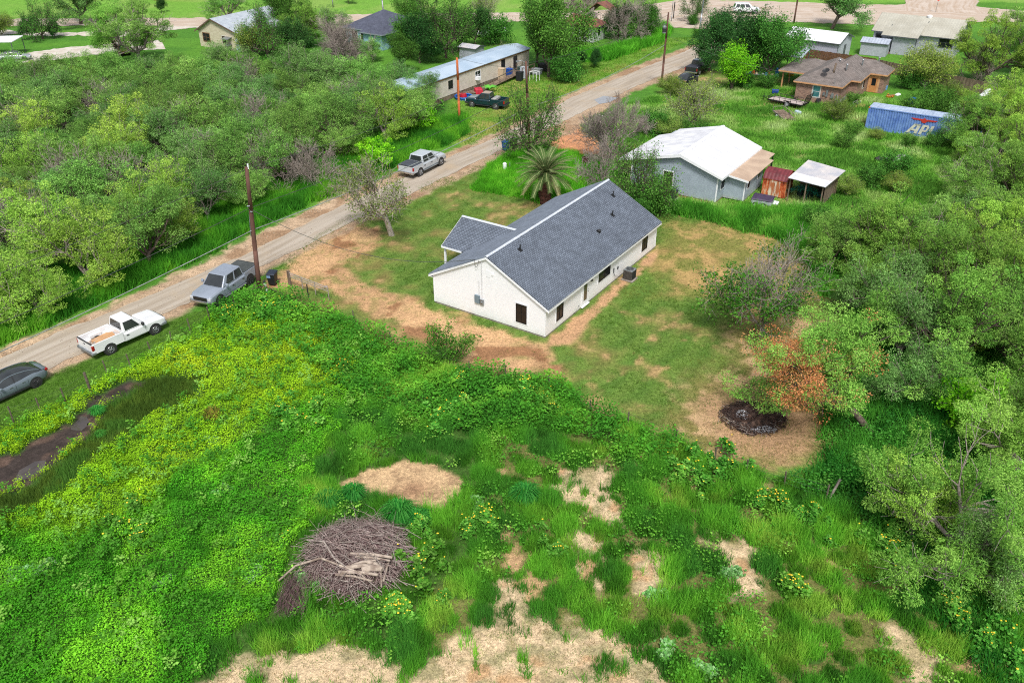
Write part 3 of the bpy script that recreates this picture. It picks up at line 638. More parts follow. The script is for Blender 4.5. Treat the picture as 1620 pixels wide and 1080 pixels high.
# rusty barn shed with curved-knee roof, doors toward the camera
B = empty('barn_shed', BARN, YAW, 'small rusty metal barn shed with maroon gambrel roof and streaked doors', 'shed')
def rust_mat():
    m, t, b = new_mat('streaked_rust'); N = t.nodes; L = t.links; b.inputs['Roughness'].default_value = .85
    tc = N.new('ShaderNodeTexCoord'); mp = N.new('ShaderNodeMapping'); mp.inputs['Scale'].default_value = (1.1, 1, .35); L.new(tc.outputs['Object'], mp.inputs[0])
    nz = N.new('ShaderNodeTexNoise'); nz.inputs['Scale'].default_value = 3.2; nz.inputs['Detail'].default_value = 7; nz.inputs['Roughness'].default_value = .7; L.new(mp.outputs[0], nz.inputs['Vector'])
    rp = N.new('ShaderNodeValToRGB'); e = rp.color_ramp.elements; e[0].position = .36; e[0].color = (*lin(110, 40, 20), 1); e[1].position = .66; e[1].color = (*lin(226, 205, 180), 1)
    x = rp.color_ramp.elements.new(.48); x.color = (*lin(196, 84, 36), 1); x = rp.color_ramp.elements.new(.56); x.color = (*lin(216, 130, 80), 1)
    L.new(nz.outputs[0], rp.inputs[0]); L.new(rp.outputs[0], b.inputs['Base Color']); return m
M_rust = rust_mat()
M_maroon = ribbed('maroon_roof_sheet', lin(128, 50, 56), lin(100, 40, 44), 'X', .35, .6, depth=.02, dark=.7)
prof = [(0, .05), (2.3, .05), (2.3, 1.75), (2.0, 2.25), (1.15, 2.6), (.3, 2.25), (0, 1.75)]
# ridge runs along x: section in y-z
sec = [(y, z) for y, z in ((-.28, .05), (2.0, .05), (2.0, 1.75), (1.7, 2.2), (.85, 2.5), (.05, 2.2), (-.28, 1.75))]
MB().prism(sec, .05, 2.35, 'x').obj('wall', M_rust, B)
mb = MB(); rs = [(-.36, 1.72), (.02, 2.23), (.85, 2.55), (1.72, 2.23), (2.08, 1.72)]
for a, b in zip(rs[:-1], rs[1:]): mb.slab([(0, a[0], a[1]), (2.42, a[0], a[1]), (2.42, b[0], b[1]), (0, b[0], b[1])], .04)
mb.obj('roof', M_maroon, B)
for x0, nm in ((.72, 'door'), (1.25, 'door')): MB().box(x0, x0 + .5, -.33, -.285, .1, 1.62).obj(nm, mat('pale_rusty_paint', lin(228, 214, 190), lin(190, 110, 66), 2.2, .8, stretch=(1.6, 1, .5), lo=.4, hi=.55), B)
MB().box(0, 2.4, -.36, -.29, 1.64, 1.71).obj('door_track', M_rust, B)

# carport lean-to beside it
K = empty('open_shed', BARN, YAW, 'open-front shed with flat pale sheet roof beside the rusty barn shed', 'shed')
M_psheet = ribbed('pale_sheet_roof', lin(222, 214, 208), lin(190, 190, 196), 'X', .5, .6, depth=.01, dark=.93, scale=.7, duty=.9)
MB().slab([(2.5, -.7, 2.32), (6.15, -1.3, 2.3), (6.6, 3.9, 2.45), (2.7, 4.9, 2.5)], .06).obj('roof', M_psheet, K)
MB().slab([(2.49, -.72, 2.325), (6.16, -1.32, 2.305), (6.28, .35, 2.355), (2.56, 1.0, 2.375)], .02).obj('roof_sheet', M_wroof, K)
wb = MB()
for k in range(8): wb.box(2.65 + k * .45, 2.65 + k * .45 + .42, 3.6 - k * .03, 3.63 - k * .03, 0, 2.3)
for k in range(7): wb.box(5.95, 5.98, -.4 + k * .55, -.4 + k * .55 + .52, 0, 2.25)
wb.obj('wall', M_wood, K)
for x, y in ((2.7, -.5), (5.9, -.95), (4.3, -.75)): MB().box(x - .05, x + .05, y - .05, y + .05, 0, 2.25).obj('post', M_wood, K)
for i in range(3):
    c_ = BARN + Matrix.Rotation(YAW, 3, 'Z') @ Vector((3.4 + i * .9, 1.2 + i * .2, 0))
    t = empty('storage_drum', c_, 0, ['dark green drum at the left under the pale sheet roof', 'dark barrel in the middle under the pale sheet roof', 'dark tub at the right under the pale sheet roof'][i], 'drum', 'drums in the open shed')
    m = MB(); m.cyl((0, 0, 0), (0, 0, .85), .29, .29, 14); m.cyl((0, 0, .28), (0, 0, .31), .305, .305, 14); m.cyl((0, 0, .56), (0, 0, .59), .305, .305, 14); m.obj('barrel', mat('dark_green_drum', lin(30, 60, 55), lin(20, 35, 34), 3, .6), t)
    m = MB(); m.cyl((0, 0, .85), (0, 0, .88), .31, .31, 14); m.obj('lid', M_dark, t)
net = MB()
tr_ = at(1273, 318)
rr = random.Random(5)
for k in range(420):
    x = rr.gauss(0, .9); y = rr.gauss(0, .3); z = 1.0 + .25 * math.cos(x * 1.6) + rr.gauss(0, .12)
    a = rr.uniform(0, 6.28); r_ = .1
    net.quad((x, y, z), (x + r_ * math.cos(a), y + r_ * math.sin(a), z + .02), (x + r_ * math.cos(a + 1), y + r_ * math.sin(a + 1), z - .09), (x, y + .02, z - .1))
net.cyl((.2, 0, 0), (.2, 0, 1.7), .03, .03, 6)
tag(net.obj('netting', mat('teal_netting', lin(20, 130, 110), lin(14, 90, 80), 4, .7), None, tr_ + Vector((0, .3, 0)), YAW), 'ragged teal netting draped over a frame in front of the open shed', 'netting')

# covered tub / utility bed in the grass, wheels beside
p = at(1205, 326); t = empty('covered_trailer_bed', p, YAW + R(8), 'small trailer bed under a dark purple cover in the grass by the grey house', 'trailer')
mb = MB(); mb.box(-.95, .95, -.75, .75, .35, .8); mb.obj('bed', mat('pale_fibreglass', lin(190, 195, 200), lin(150, 155, 160), 2, .4), t, bevel=.08)
mb = MB(); mb.hexa([(-1.0, -.8, .78), (1.0, -.8, .78), (1.0, .8, .78), (-1.0, .8, .78)], [(-.9, -.7, .95), (.9, -.7, .9), (.9, .7, .92), (-.9, .7, .98)]); mb.obj('cover', mat('purple_tarp', lin(78, 62, 90), lin(60, 50, 72), 2, .6), t, bevel=.05)
for s in (-.5, .25):
    mb = MB(); mb.cyl((s, -.86, .3), (s, -.72, .3), .3, .3, 18); wh = mb.obj('wheel', M_rubber, t); MB().cyl((s, -.88, .3), (s, -.861, .3), .19, .16, 12).obj('rim', mat('white_rim', (.6, .6, .6), (.4, .4, .4), 6, .5), wh)
mb = MB(); mb.box(1.0, 1.5, -.5, .3, .5, .62); mb.obj('platform', M_white, t, bevel=.03)

# ================================================================== shipping container
Cn = empty('shipping_container', CONT, YAW, 'long faded blue corrugated shipping container with white letters and red emblem', 'container')
M_blue = mat('faded_blue_paint', lin(122, 158, 216), lin(86, 122, 192), 1.6, .7, detail=9)
x0, x1, y0, y1, ch = .2, 12.4, -1.4, 1.04, 2.59
def corr(mb, a0, a1, fx, z0, z1, n):
    """corrugated side: trapezoid waves; fx(a, depth) -> (x, y)"""
    st = (a1 - a0) / n; pts = []
    for k in range(n): pts += [(a0 + k * st, 0), (a0 + (k + .3) * st, 0), (a0 + (k + .5) * st, 1), (a0 + (k + .8) * st, 1)]
    pts.append((a1, 0))
    for (a, d), (b, e) in zip(pts[:-1], pts[1:]):
        p, q = fx(a, d * .045), fx(b, e * .045); mb.quad((*p, z0), (*q, z0), (*q, z1), (*p, z1))
mb = MB(); corr(mb, x0 + .12, x1 - .12, lambda a, d: (a, y0 + .03 + d), .16, ch - .1, 42); corr(mb, x0 + .12, x1 - .12, lambda a, d: (a, y1 - .03 - d), .16, ch - .1, 42)
corr(mb, y0 + .12, y1 - .12, lambda a, d: (x0 + .03 + d, a), .16, ch - .1, 9); corr(mb, y0 + .12, y1 - .12, lambda a, d: (x1 - .03 - d, a), .16, ch - .1, 9)
mb.obj('side_panel', M_blue, Cn)
mb = MB()
for x in (x0, x1 - .12):
    for y in (y0, y1 - .12): mb.box(x, x + .12, y, y + .12, 0, ch)
for y in (y0 + .004, y1 - .094): mb.box(x0 + .12, x1 - .12, y, y + .09, ch - .11, ch - .005); mb.box(x0 + .12, x1 - .12, y, y + .09, 0, .16)
for x in (x0 + .004, x1 - .094): mb.box(x, x + .09, y0 + .12, y1 - .12, ch - .11, ch - .005); mb.box(x, x + .09, y0 + .12, y1 - .12, 0, .16)
mb.obj('frame', M_blue, Cn)
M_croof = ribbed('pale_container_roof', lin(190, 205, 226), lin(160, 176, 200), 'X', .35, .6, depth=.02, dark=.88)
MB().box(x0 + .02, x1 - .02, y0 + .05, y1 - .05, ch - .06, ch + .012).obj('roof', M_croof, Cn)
for x, y in ((x0 - .02, y0 - .02), (x0 - .02, y1 - .14)): MB().box(x, x + .16, y, y + .16, ch - .12, ch + .02).obj('corner_casting', M_rust, Cn)
lx = lambda u, v: None
def letter(polys, name, m, s=1):
    b = MB()
    for pl in polys: b.prism(pl, y0 - .006, y0 + .012, 'y')
    return b.obj(name, m, Cn)
M_lw = mat('cream_lettering', lin(226, 226, 206), lin(205, 205, 186), 3, .6); M_lr = mat('red_emblem', lin(214, 62, 50), lin(196, 52, 42), 3, .6)
LX, LZ, LH = 4.75, .35, 1.12      # logo origin
sh = .32
def P2(x, z): return (LX + x + sh * z / LH, LZ + z)
A_ = [[P2(0, 0), P2(.3, 0), P2(.86, LH), P2(.46, LH)], [P2(.46, LH), P2(.86, LH), P2(1.18, LH), P2(1.18, LH - .2), P2(.62, LH - .2)], [P2(.86, 0), P2(1.2, 0), P2(1.2, LH), P2(.86, LH)], [P2(.36, .3), P2(.86, .3), P2(.86, .5), P2(.46, .5)]]
Pp = [[P2(1.36, 0), P2(1.68, 0), P2(1.68, LH), P2(1.36, LH)], [P2(1.68, LH - .2), P2(2.12, LH - .2), P2(2.02, LH), P2(1.68, LH)], [P2(1.68, .34), P2(2.02, .34), P2(2.12, .54), P2(1.68, .54)], [P2(1.92, .54), P2(2.12, .54), P2(2.16, LH - .2), P2(1.92, LH - .2)]]
Ll = [[P2(2.3, 0), P2(2.62, 0), P2(2.62, LH), P2(2.3, LH)], [P2(2.62, 0), P2(3.1, 0), P2(3.1, .2), P2(2.62, .2)]]
letter(A_, 'letter_a', M_lw); letter(Pp, 'letter_p', M_lw); letter(Ll, 'letter_l', M_lw)
ez = 1.98
em = [[(5.0, ez + .12), (5.35, ez - .06), (6.1, ez - .06), (6.1, ez + .12)], [(6.1, ez - .06), (6.28, ez - .3), (6.62, ez - .3), (6.8, ez - .06), (6.8, ez + .12), (6.1, ez + .12)], [(6.8, ez - .06), (7.55, ez - .06), (7.9, ez + .12), (6.8, ez + .12)], [(6.34, ez + .12), (6.56, ez + .12), (6.52, ez + .24), (6.38, ez + .24)]]
letter(em, 'emblem', M_lr)

# ================================================================== brick house (hip roofs)
BO = at(1256, 158); BY = YAW
Bk = empty('brick_house', BO, BY, 'brick ranch house with brown-grey hipped shingle roof and orange trim', 'house')
FOOT.append((BO, BY, -.2, 6.5, -.2, 14))
def brick_mat():
    m, t, b = new_mat('mottled_brick'); N = t.nodes; L = t.links; b.inputs['Roughness'].default_value = .9
    tc = N.new('ShaderNodeTexCoord'); sp = N.new('ShaderNodeSeparateXYZ'); L.new(tc.outputs['Object'], sp.inputs[0])
    ad = N.new('ShaderNodeMath'); ad.operation = 'ADD'; L.new(sp.outputs[0], ad.inputs[0]); L.new(sp.outputs[1], ad.inputs[1])
    cb = N.new('ShaderNodeCombineXYZ'); L.new(ad.outputs[0], cb.inputs[0]); L.new(sp.outputs[2], cb.inputs[1])
    br = N.new('ShaderNodeTexBrick'); br.inputs['Scale'].default_value = 1; br.inputs['Brick Width'].default_value = .3; br.inputs['Row Height'].default_value = .11; br.inputs['Mortar Size'].default_value = .012
    br.inputs['Color1'].default_value = (*lin(176, 136, 116), 1); br.inputs['Color2'].default_value = (*lin(112, 80, 70), 1); br.inputs['Mortar'].default_value = (*lin(170, 150, 132), 1)
    L.new(cb.outputs[0], br.inputs['Vector']); L.new(br.outputs[0], b.inputs['Base Color']); return m
M_brick = brick_mat()
M_bsh = shingle('brown_shingles', lin(138, 128, 122), lin(120, 110, 104), lin(92, 84, 80), bw=.5, rh=.2, ms=.012)
M_otrim = mat('orange_brown_trim', lin(222, 170, 122), lin(200, 146, 100), 2, .7)
def hip(parent, x0, x1, y0, y1, z, h, o=.35, fas=M_otrim):
    """hipped roof over a rectangle, ridge along the long side"""
    a0, a1, b0, b1 = x0 - o, x1 + o, y0 - o, y1 + o; W2 = min(a1 - a0, b1 - b0) / 2; t = .1
    if b1 - b0 >= a1 - a0: r0 = ((a0 + a1) / 2, b0 + W2, z + h); r1 = ((a0 + a1) / 2, b1 - W2, z + h)
    else: r0 = (a0 + W2, (b0 + b1) / 2, z + h); r1 = (a1 - W2, (b0 + b1) / 2, z + h)
    c = [(a0, b0, z), (a1, b0, z), (a1, b1, z), (a0, b1, z)]
    if b1 - b0 >= a1 - a0: fs = [((c[0], c[1], r0), (0,)), ((c[1], c[2], r1, r0), (1,)), ((c[2], c[3], r1), (0,)), ((c[3], c[0], r0, r1), (1,))]
    else: fs = [((c[0], c[1], r1, r0), (0,)), ((c[1], c[2], r1), (1,)), ((c[2], c[3], r0, r1), (0,)), ((c[3], c[0], r0), (1,))]
    mb = MB(); uvs = []
    for k, (f, _) in enumerate(fs):
        mb.quad(*f); n = Vector(f[1]) - Vector(f[0]); n.normalize()
        up = (Vector(f[2]) - Vector(f[0])); up = (up - n * up.dot(n)).normalized()
        uvs.append([(Vector(p).dot(n) + k * 3.3, Vector(p).dot(up)) for p in f])
    me = bpy.data.meshes.new('roof'); me.from_pydata(mb.v, [], mb.f); me.materials.append(M_bsh)
    uv = me.uv_layers.new(name='UVMap')
    for pl, us in zip(me.polygons, uvs):
        for li, q in zip(pl.loop_indices, us): uv.data[li].uv = q
    ro = link('roof', me, parent)
    e = MB()
    for p, q in zip(c, c[1:] + c[:1]):
        d = (Vector(q) - Vector(p)).normalized(); nn = Vector((d.y, -d.x, 0)) * .02
        P0, Q0 = Vector(p) + nn, Vector(q) + nn
        e.hexa([P0 - Vector((0, 0, .18)), Q0 - Vector((0, 0, .18)), Vector(q) - nn - Vector((0, 0, .18)), Vector(p) - nn - Vector((0, 0, .18))], [P0, Q0, Vector(q) - nn, Vector(p) - nn])
    e.quad(*[(p[0], p[1], z - .1) for p in reversed(c)])
    e.obj('eaves', fas, ro)
    return ro
bwx = 5.6
b = MB(); b.box(0, bwx, 0, 6.0, 0, 2.5); b.obj('wall', M_brick, Bk)
b = MB(); b.box(bwx - .6, bwx + 1.2, 4.2, 9.5, 0, 2.5); b.box(1.5, bwx + .6, 5.99, 13.2, 0, 2.498); b.box(bwx + .6, bwx + 3.4, 9.5, 13.2, 0, 2.5); b.obj('wall', M_brick, Bk)
hip(Bk, 0, bwx, 0, 11.5, 2.5, 1.7); hip(Bk, bwx - 3.5, bwx + 1.2, 4.2, 13.2, 2.52, 1.9); hip(Bk, bwx - 2, bwx + 3.4, 9.5, 13.3, 2.54, 1.3); hip(Bk, -3.6, 3, 5.0, 12.0, 2.45, 1.2)
b = MB()
for x, y in ((-3.4, 5.2), (-.6, 5.2), (-3.4, 8.5)): b.box(x - .08, x + .08, y - .08, y + .08, 0, 2.4)
b.obj('porch_post', M_otrim, Bk)
M_cream = mat('cream_frame', lin(224, 222, 214), lin(205, 202, 195), 3, .5)
window(Bk, 2.2, .75, .95, 1.45, frame=M_cream, bars=(0, 1), pane=mat('teal_blind_glass', lin(92, 170, 165), lin(50, 92, 100), .5, .15), tm=M_cream)
window(Bk, 0, .9, .9, 1.3, rz=R(90), off=(bwx + 1.2, 7.2), bars=(1, 2))
d_ = MB().box(0, .95, -.05, -.003, 0, 2.05).obj('door', mat('orange_door', lin(214, 150, 92), lin(196, 130, 78), 2, .6), Bk, (bwx + 1.62, 9.5, .02), 0)
dd = MB(); dd.box(.2, .75, -.06, -.052, .9, 1.85); dd.obj('pane', M_glass, d_)
b = MB(); b.box(-.25, 0, -.06, -.003, 0, 2.3); b.box(.95, 1.2, -.06, -.003, 0, 2.3); b.box(-.25, 1.2, -.062, -.003, 2.06, 2.3); b.obj('door_frame', M_otrim, d_)
b = MB(); b.box(3.55, 3.8, -.12, -.002, 1.1, 1.5); b.box(3.95, 4.2, -.14, -.002, 1.0, 1.9); b.box(4.6, 4.95, -.14, -.002, .9, 1.5); b.cyl((4.77, -.08, 1.5), (4.77, -.08, 3.4), .03, .03, 6); b.obj('meter_box', M_steel, Bk)
for x, y in ((2.4, 3.6), (3.3, 7.2), (4.4, 6.9), (5.9, 8.8), (4.8, 5.0), (7.4, 11.5)):
    m = MB(); m.cyl((0, 0, -.4), (0, 0, .3), .09, .09, 8); m.cyl((0, 0, .3), (0, 0, .36), .17, .12, 8); m.obj('roof_vent', M_steel, Bk, (x, y, 3.9 if y > 4 else 3.55))
# satellite dish
sd_ = empty('satellite_dish', BO + Matrix.Rotation(BY, 3, 'Z') @ Vector((3.1, 1.1, 2.95)), BY, 'black satellite dish on a bent mast on the brick house roof', 'satellite dish')
m = MB(); m.tube([(0, 0, 0), (.02, 0, .5), (.1, -.1, .9)], .035, 6); m.obj('mast', M_steel, sd_)
m = MB(); n_ = 20
for r0, r1, z0, z1 in ((.0, .2, 0, .015), (.2, .36, .015, .07), (.36, .46, .07, .13)):
    for k in range(n_):
        a, b2 = 2 * math.pi * k / n_, 2 * math.pi * (k + 1) / n_
        m.quad((r0 * math.cos(a), r0 * math.sin(a), z0), (r1 * math.cos(a), r1 * math.sin(a), z1), (r1 * math.cos(b2), r1 * math.sin(b2), z1), (r0 * math.cos(b2), r0 * math.sin(b2), z0 + 1e-4))
m.obj('dish', M_dark, sd_, (.1, -.1, .95), rot=(R(25), R(-10), 0))
m = MB(); m.cyl((.1, -.1, .97), (.15, -.3, 1.35), .015, .015, 5); m.obj('feed_arm', M_dark, sd_)

# ================================================================== white metal building + carport + picket board fence
def gable_building(name, o, yaw, w, l, h, rise, label, mwall, mroof, mtrim, ov=.3, axis='x', cat='building'):
    """ridge along x (length w), depth l along y"""
    b = empty(name, o, yaw, label, cat); FOOT.append((Vector(o), yaw, 0, w, 0, l))
    mb = MB(); mb.prism([(0, 0), (l, 0), (l, h), (l / 2, h + rise), (0, h)], 0, w, 'x'); mb.obj('wall', mwall, b)
    s = rise / (l / 2); ye = -ov; ze = h - s * ov + .06; zr = h + rise + .06
    MB().slab([(-ov, ye, ze), (w + ov, ye, ze), (w + ov, l / 2, zr), (-ov, l / 2, zr)], .07).obj('roof', mroof, b)
    MB().slab([(-ov, l / 2, zr), (w + ov, l / 2, zr), (w + ov, l - ye, ze), (-ov, l - ye, ze)], .07).obj('roof', mroof, b)
    t = MB(); t.box(-ov, w + ov, ye - .03, ye - .002, ze - .12, ze + .01)
    for xx in (-ov - .03, w + ov + .002):
        t.hexa([(xx, ye, ze - .15), (xx + .028, ye, ze - .15), (xx + .028, l / 2, zr - .15), (xx, l / 2, zr - .15)], [(xx, ye, ze), (xx + .028, ye, ze), (xx + .028, l / 2, zr), (xx, l / 2, zr)])
        t.hexa([(xx, l / 2, zr - .15), (xx + .028, l / 2, zr - .15), (xx + .028, l - ye, ze - .15), (xx, l - ye, ze - .15)], [(xx, l / 2, zr), (xx + .028, l / 2, zr), (xx + .028, l - ye, ze), (xx, l - ye, ze)])
    t.obj('fascia', mtrim, b)
    return b
M_lgrey = ribbed('pale_grey_sheet_wall', lin(196, 198, 208), lin(182, 184, 196), 'X', .9, .6, depth=.01, dark=.95, duty=.9)
M_dgrey = mat('dark_grey_trim', lin(96, 100, 104), lin(80, 84, 88), 3, .6)
nr = at(1325, 92.0)   # near right base corner of the white building
yv = YAW - R(4)
e1 = Vector((math.cos(yv), math.sin(yv), 0)); e2 = Vector((-e1.y, e1.x, 0))
nr = at(1327, 69, 2.9); nr.z = 0
WB = gable_building('metal_workshop', nr - e1 * 8.2, yv, 8.2, 6.2, 2.9, 1.0, 'white metal workshop with a chalky gable roof behind the brick house', M_lgrey, M_wroof, M_dgrey)
MB().box(-.5, .5, -.03, -.003, 0, 2.2).obj('door', M_dgrey, WB, (8.2, 3.4, 0), R(90))
MB().box(-.03, .02, -.02, .05, 0, 2.85).obj('corner_trim', M_dgrey, WB, (8.21, -.01, 0))
cp = at(1268, 92, 2.5); cp.z = 0
CP = empty('metal_carport', cp, YAW, 'low ribbed metal carport roof next to the brick house porch', 'carport')
M_rib = ribbed('ribbed_galvanised_roof', lin(206, 214, 226), lin(186, 194, 208), 'X', .45, .45, .2, depth=.03, dark=.75)
MB().slab([(-6.5, 0, 2.5), (.1, 0, 2.5), (.1, 3.9, 3.2), (-6.5, 3.9, 3.2)], .06).obj('roof', M_rib, CP)
MB().slab([(-6.5, 3.9, 3.2), (2.3, 3.9, 3.2), (2.3, 4.9, 3.0), (-6.5, 4.9, 3.0)], .06).obj('roof', M_rib, CP)
for x, y in ((-6.3, .1), (-3, .1), (0, .1), (0, 3.8), (-6.3, 3.8), (-3, 3.8)): MB().cyl((x, y, 0), (x, y, 2.45 if y < 1 else 3.1), .07, .07, 8).obj('post', M_dgrey, CP)
def board_fence(name, p0, p1, h, label, m, wboard=.15, post=2.4, hv=.1):
    p0, p1 = Vector(p0), Vector(p1); L_ = (p1 - p0).length; yw = math.atan2(p1.y - p0.y, p1.x - p0.x)
    f = empty(name, p0, yw, label, 'fence')
    b = MB(); x = 0; r2 = random.Random(int(L_ * 10))
    while x < L_ - wboard: hh = h + r2.uniform(-hv, hv) * .3; b.box(x, x + wboard - .012, -.012, .012, 0, hh); x += wboard
    b.obj('boards', m, f)
    r_ = MB(); r_.box(0, L_, .013, .06, .35, .43); r_.box(0, L_, .013, .06, h - .4, h - .32); r_.obj('rail', m, f)
    k = 0.0
    while k <= L_ + .01: MB().box(k - .05, k + .05, .061, .16, 0, h + .02).obj('post', m, f); k += post
    return f
board_fence('board_fence', at(1262, 94), at(1385, 112), 1.7, 'brown board fence between the brick house and the white workshop', M_woodb)
board_fence('board_fence', at(1386, 112), at(1560, 150), 1.6, 'dark weathered board fence below the big pale house, broken in places', M_wood)

# ================================================================== big pale house at top right
M_tanroof = ribbed('khaki_metal_roof', lin(196, 192, 176), lin(182, 177, 160), 'X', .42, .5, depth=.02, dark=.82, scale=.5, duty=.9)
M_psid = ribbed('pale_clapboard', lin(192, 194, 206), lin(180, 182, 194), 'Z', .2, .6, saw=True, dark=.82)
bo = Vector((62.95, 138.49, 0)); E1 = Vector((math.cos(YAW), math.sin(YAW), 0)); E2 = Vector((-E1.y, E1.x, 0))
o_ = bo - E1 * 6.7 + E2 * 2.0
BG = gable_building('metal_roofed_house', o_, YAW, 12.4, 10.4, 3.0, 1.85, 'large pale clapboard house under a khaki ribbed metal roof at the top right', M_psid, M_tanroof, M_dgrey, ov=.35, cat='house')
mb = MB(); mb.box(3.4, 6.75, -1.95, 0.1, 0, 2.72); mb.obj('wall', M_psid, BG)
MB().slab([(1.6, -2.4, 2.8), (7.1, -2.4, 2.8), (7.1, 3.1, 4.16), (1.6, 3.1, 4.16)], .07).obj('extension_roof', M_tanroof, BG)
mb = MB(); mb.box(1.6, 7.1, -2.43, -2.402, 2.64, 2.81); mb.box(7.1, 7.13, -2.4, 0, 2.66, 2.8); mb.obj('extension_trim', M_dgrey, BG)
MB().box(1.75, 1.87, -2.2, -2.08, 0, 2.75).obj('porch_post', M_dgrey, BG)
MB().box(1.6, 3.4, -2.2, -.0, 0, .25).obj('porch_floor', M_wood, BG)
window(BG, 9.9, 1.45, 2.0, 1.5, frame=M_dgrey, bars=(1, 1), tm=M_dgrey); window(BG, .4, 1.3, .9, 1.2, bars=(0, 1), frame=M_dgrey, tm=M_dgrey)
window(BG, 0, 1.5, .5, .9, rz=R(90), off=(6.75, -1.2), bars=(0, 1), frame=M_dgrey, tm=M_dgrey)
mb = MB(); mb.cyl((0, 0, -.1), (0, 0, .18), .36, .36, 14); mb.cyl((0, 0, .18), (0, 0, .34), .46, .2, 14); mb.obj('roof_turbine', M_white, BG, (7.0, 5.0, 4.85))
mb = MB(); mb.cyl((0, 0, -.1), (0, 0, .5), .06, .06, 8); mb.obj('vent_pipe', M_steel, BG, (2.3, 1.2, 3.4)); mb.obj('vent_pipe', M_steel, BG, (7.3, 3.4, 4.0))
ss = at(1359, 86.5)
SS = gable_building('garden_shed', ss, YAW + R(3), 3.9, 3.3, 1.95, .45, 'tiny white shed with a pale sheet roof beside the big pale house', M_psid, M_rib, M_dgrey, ov=.2, cat='shed')

# ================================================================== mobile home, far houses
mo = at(735, 150)
mh = at(735, 150)
MY = R(57.0)
e = Vector((math.cos(MY), math.sin(MY), 0)); nrm = Vector((e.y, -e.x, 0))
m0 = at(733, 149.5) - e * 12.8
MH = empty('mobile_home', m0, MY, 'long tan mobile home with pale blue metal roof and brown eaves stripe', 'mobile home'); FOOT.append((m0, MY, 0, 29.5, 0, 4.4))
M_tanw = ribbed('tan_panel_wall', lin(228, 218, 202), lin(214, 203, 186), 'X', .4, .6, depth=.006, dark=.93, duty=.9)
M_broof = ribbed('pale_blue_metal_roof', lin(188, 205, 220), lin(170, 190, 208), 'X', .6, .5, depth=.01, dark=.92, scale=.4, duty=.9)
MB().box(0, 29.5, 0, 4.4, .6, 3.0).obj('wall', M_tanw, MH)
MB().box(.03, 29.47, .03, 4.37, 0, .6).obj('skirting', M_wood, MH)
mb = MB(); mb.box(-.05, 29.55, -.03, -.002, 2.72, 3.02); mb.box(29.502, 29.53, 0, 4.4, 2.72, 3.0); mb.obj('eaves_band', mat('brown_band', lin(176, 136, 94), lin(150, 114, 80), 2, .6), MH)
MB().slab([(-.2, -.2, 3.06), (29.7, -.2, 3.06), (29.7, 2.2, 3.5), (-.2, 2.2, 3.5)], .06).obj('roof', M_broof, MH)
MB().slab([(-.2, 2.2, 3.5), (29.7, 2.2, 3.5), (29.7, 4.6, 3.06), (-.2, 4.6, 3.06)], .06).obj('roof', M_broof, MH)
M_dkw = mat('dark_brown_frame', lin(60, 55, 60), lin(45, 40, 45), 3, .5)
window(MH, 22.0, 1.25, 1.0, 1.5, frame=M_dkw, tm=M_tanw); window(MH, 15.6, 1.35, 1.3, 1.1, frame=M_white, tm=M_tanw); window(MH, 9.5, 1.35, 1.0, 1.1, frame=M_dkw, tm=M_tanw); window(MH, 4.5, 1.35, 1.0, 1.1, frame=M_dkw, tm=M_tanw)
MB().box(25.2, 26.2, -.05, -.003, .75, 2.65).obj('door', M_dkw, MH)
mb = MB(); mb.box(15.7, 16.3, -.5, 0, 1.3, 1.75); mb.obj('window_air_conditioner', M_white, MH)
mb = MB(); mb.box(24.0, 27.4, -2.3, -.1, .55, .65)
for x in (24.05, 25.7, 27.3):
    for y in (-2.25, -.2): mb.box(x - .04, x + .04, y - .04, y + .04, 0, 1.6)
mb.box(24, 27.4, -2.3, -2.24, 1.52, 1.6); mb.box(24, 27.4, -2.3, -2.24, 1.05, 1.1)
mb.hexa([(14.5, -1.6, .05), (24, -1.6, .55), (24, -.5, .55), (14.5, -.5, .05)], [(14.5, -1.6, .12), (24, -1.6, .63), (24, -.5, .63), (14.5, -.5, .12)])
for k in range(7): x = 14.6 + k * 1.55; z = .05 + (x - 14.5) * .053; mb.box(x - .03, x + .03, -1.66, -1.6, z - .1, z + 1.0)
mb.hexa([(14.5, -1.66, 1.0), (24, -1.66, 1.5), (24, -1.6, 1.5), (14.5, -1.6, 1.0)], [(14.5, -1.66, 1.07), (24, -1.66, 1.57), (24, -1.6, 1.57), (14.5, -1.6, 1.07)])
mb.obj('deck_and_ramp', M_wood, MH)
# small pale sheet roof right behind the mobile home
mb_o = at(742, 96)
gable_building('storage_shed', at(727, 94), YAW, 3.0, 2.4, 1.9, .3, 'small pale-roofed shed behind the mobile home', M_psid, M_psheet, M_dgrey, ov=.2, cat='shed')

M_crw = mat('faded_cream_boards', lin(224, 212, 188), lin(200, 186, 160), 1.5, .8, stretch=(1, 1, 4)); M_crr = ribbed('pale_grey_roof', lin(188, 196, 202), lin(170, 178, 186), 'X', .6, .6, depth=.01, dark=.93, duty=.9)
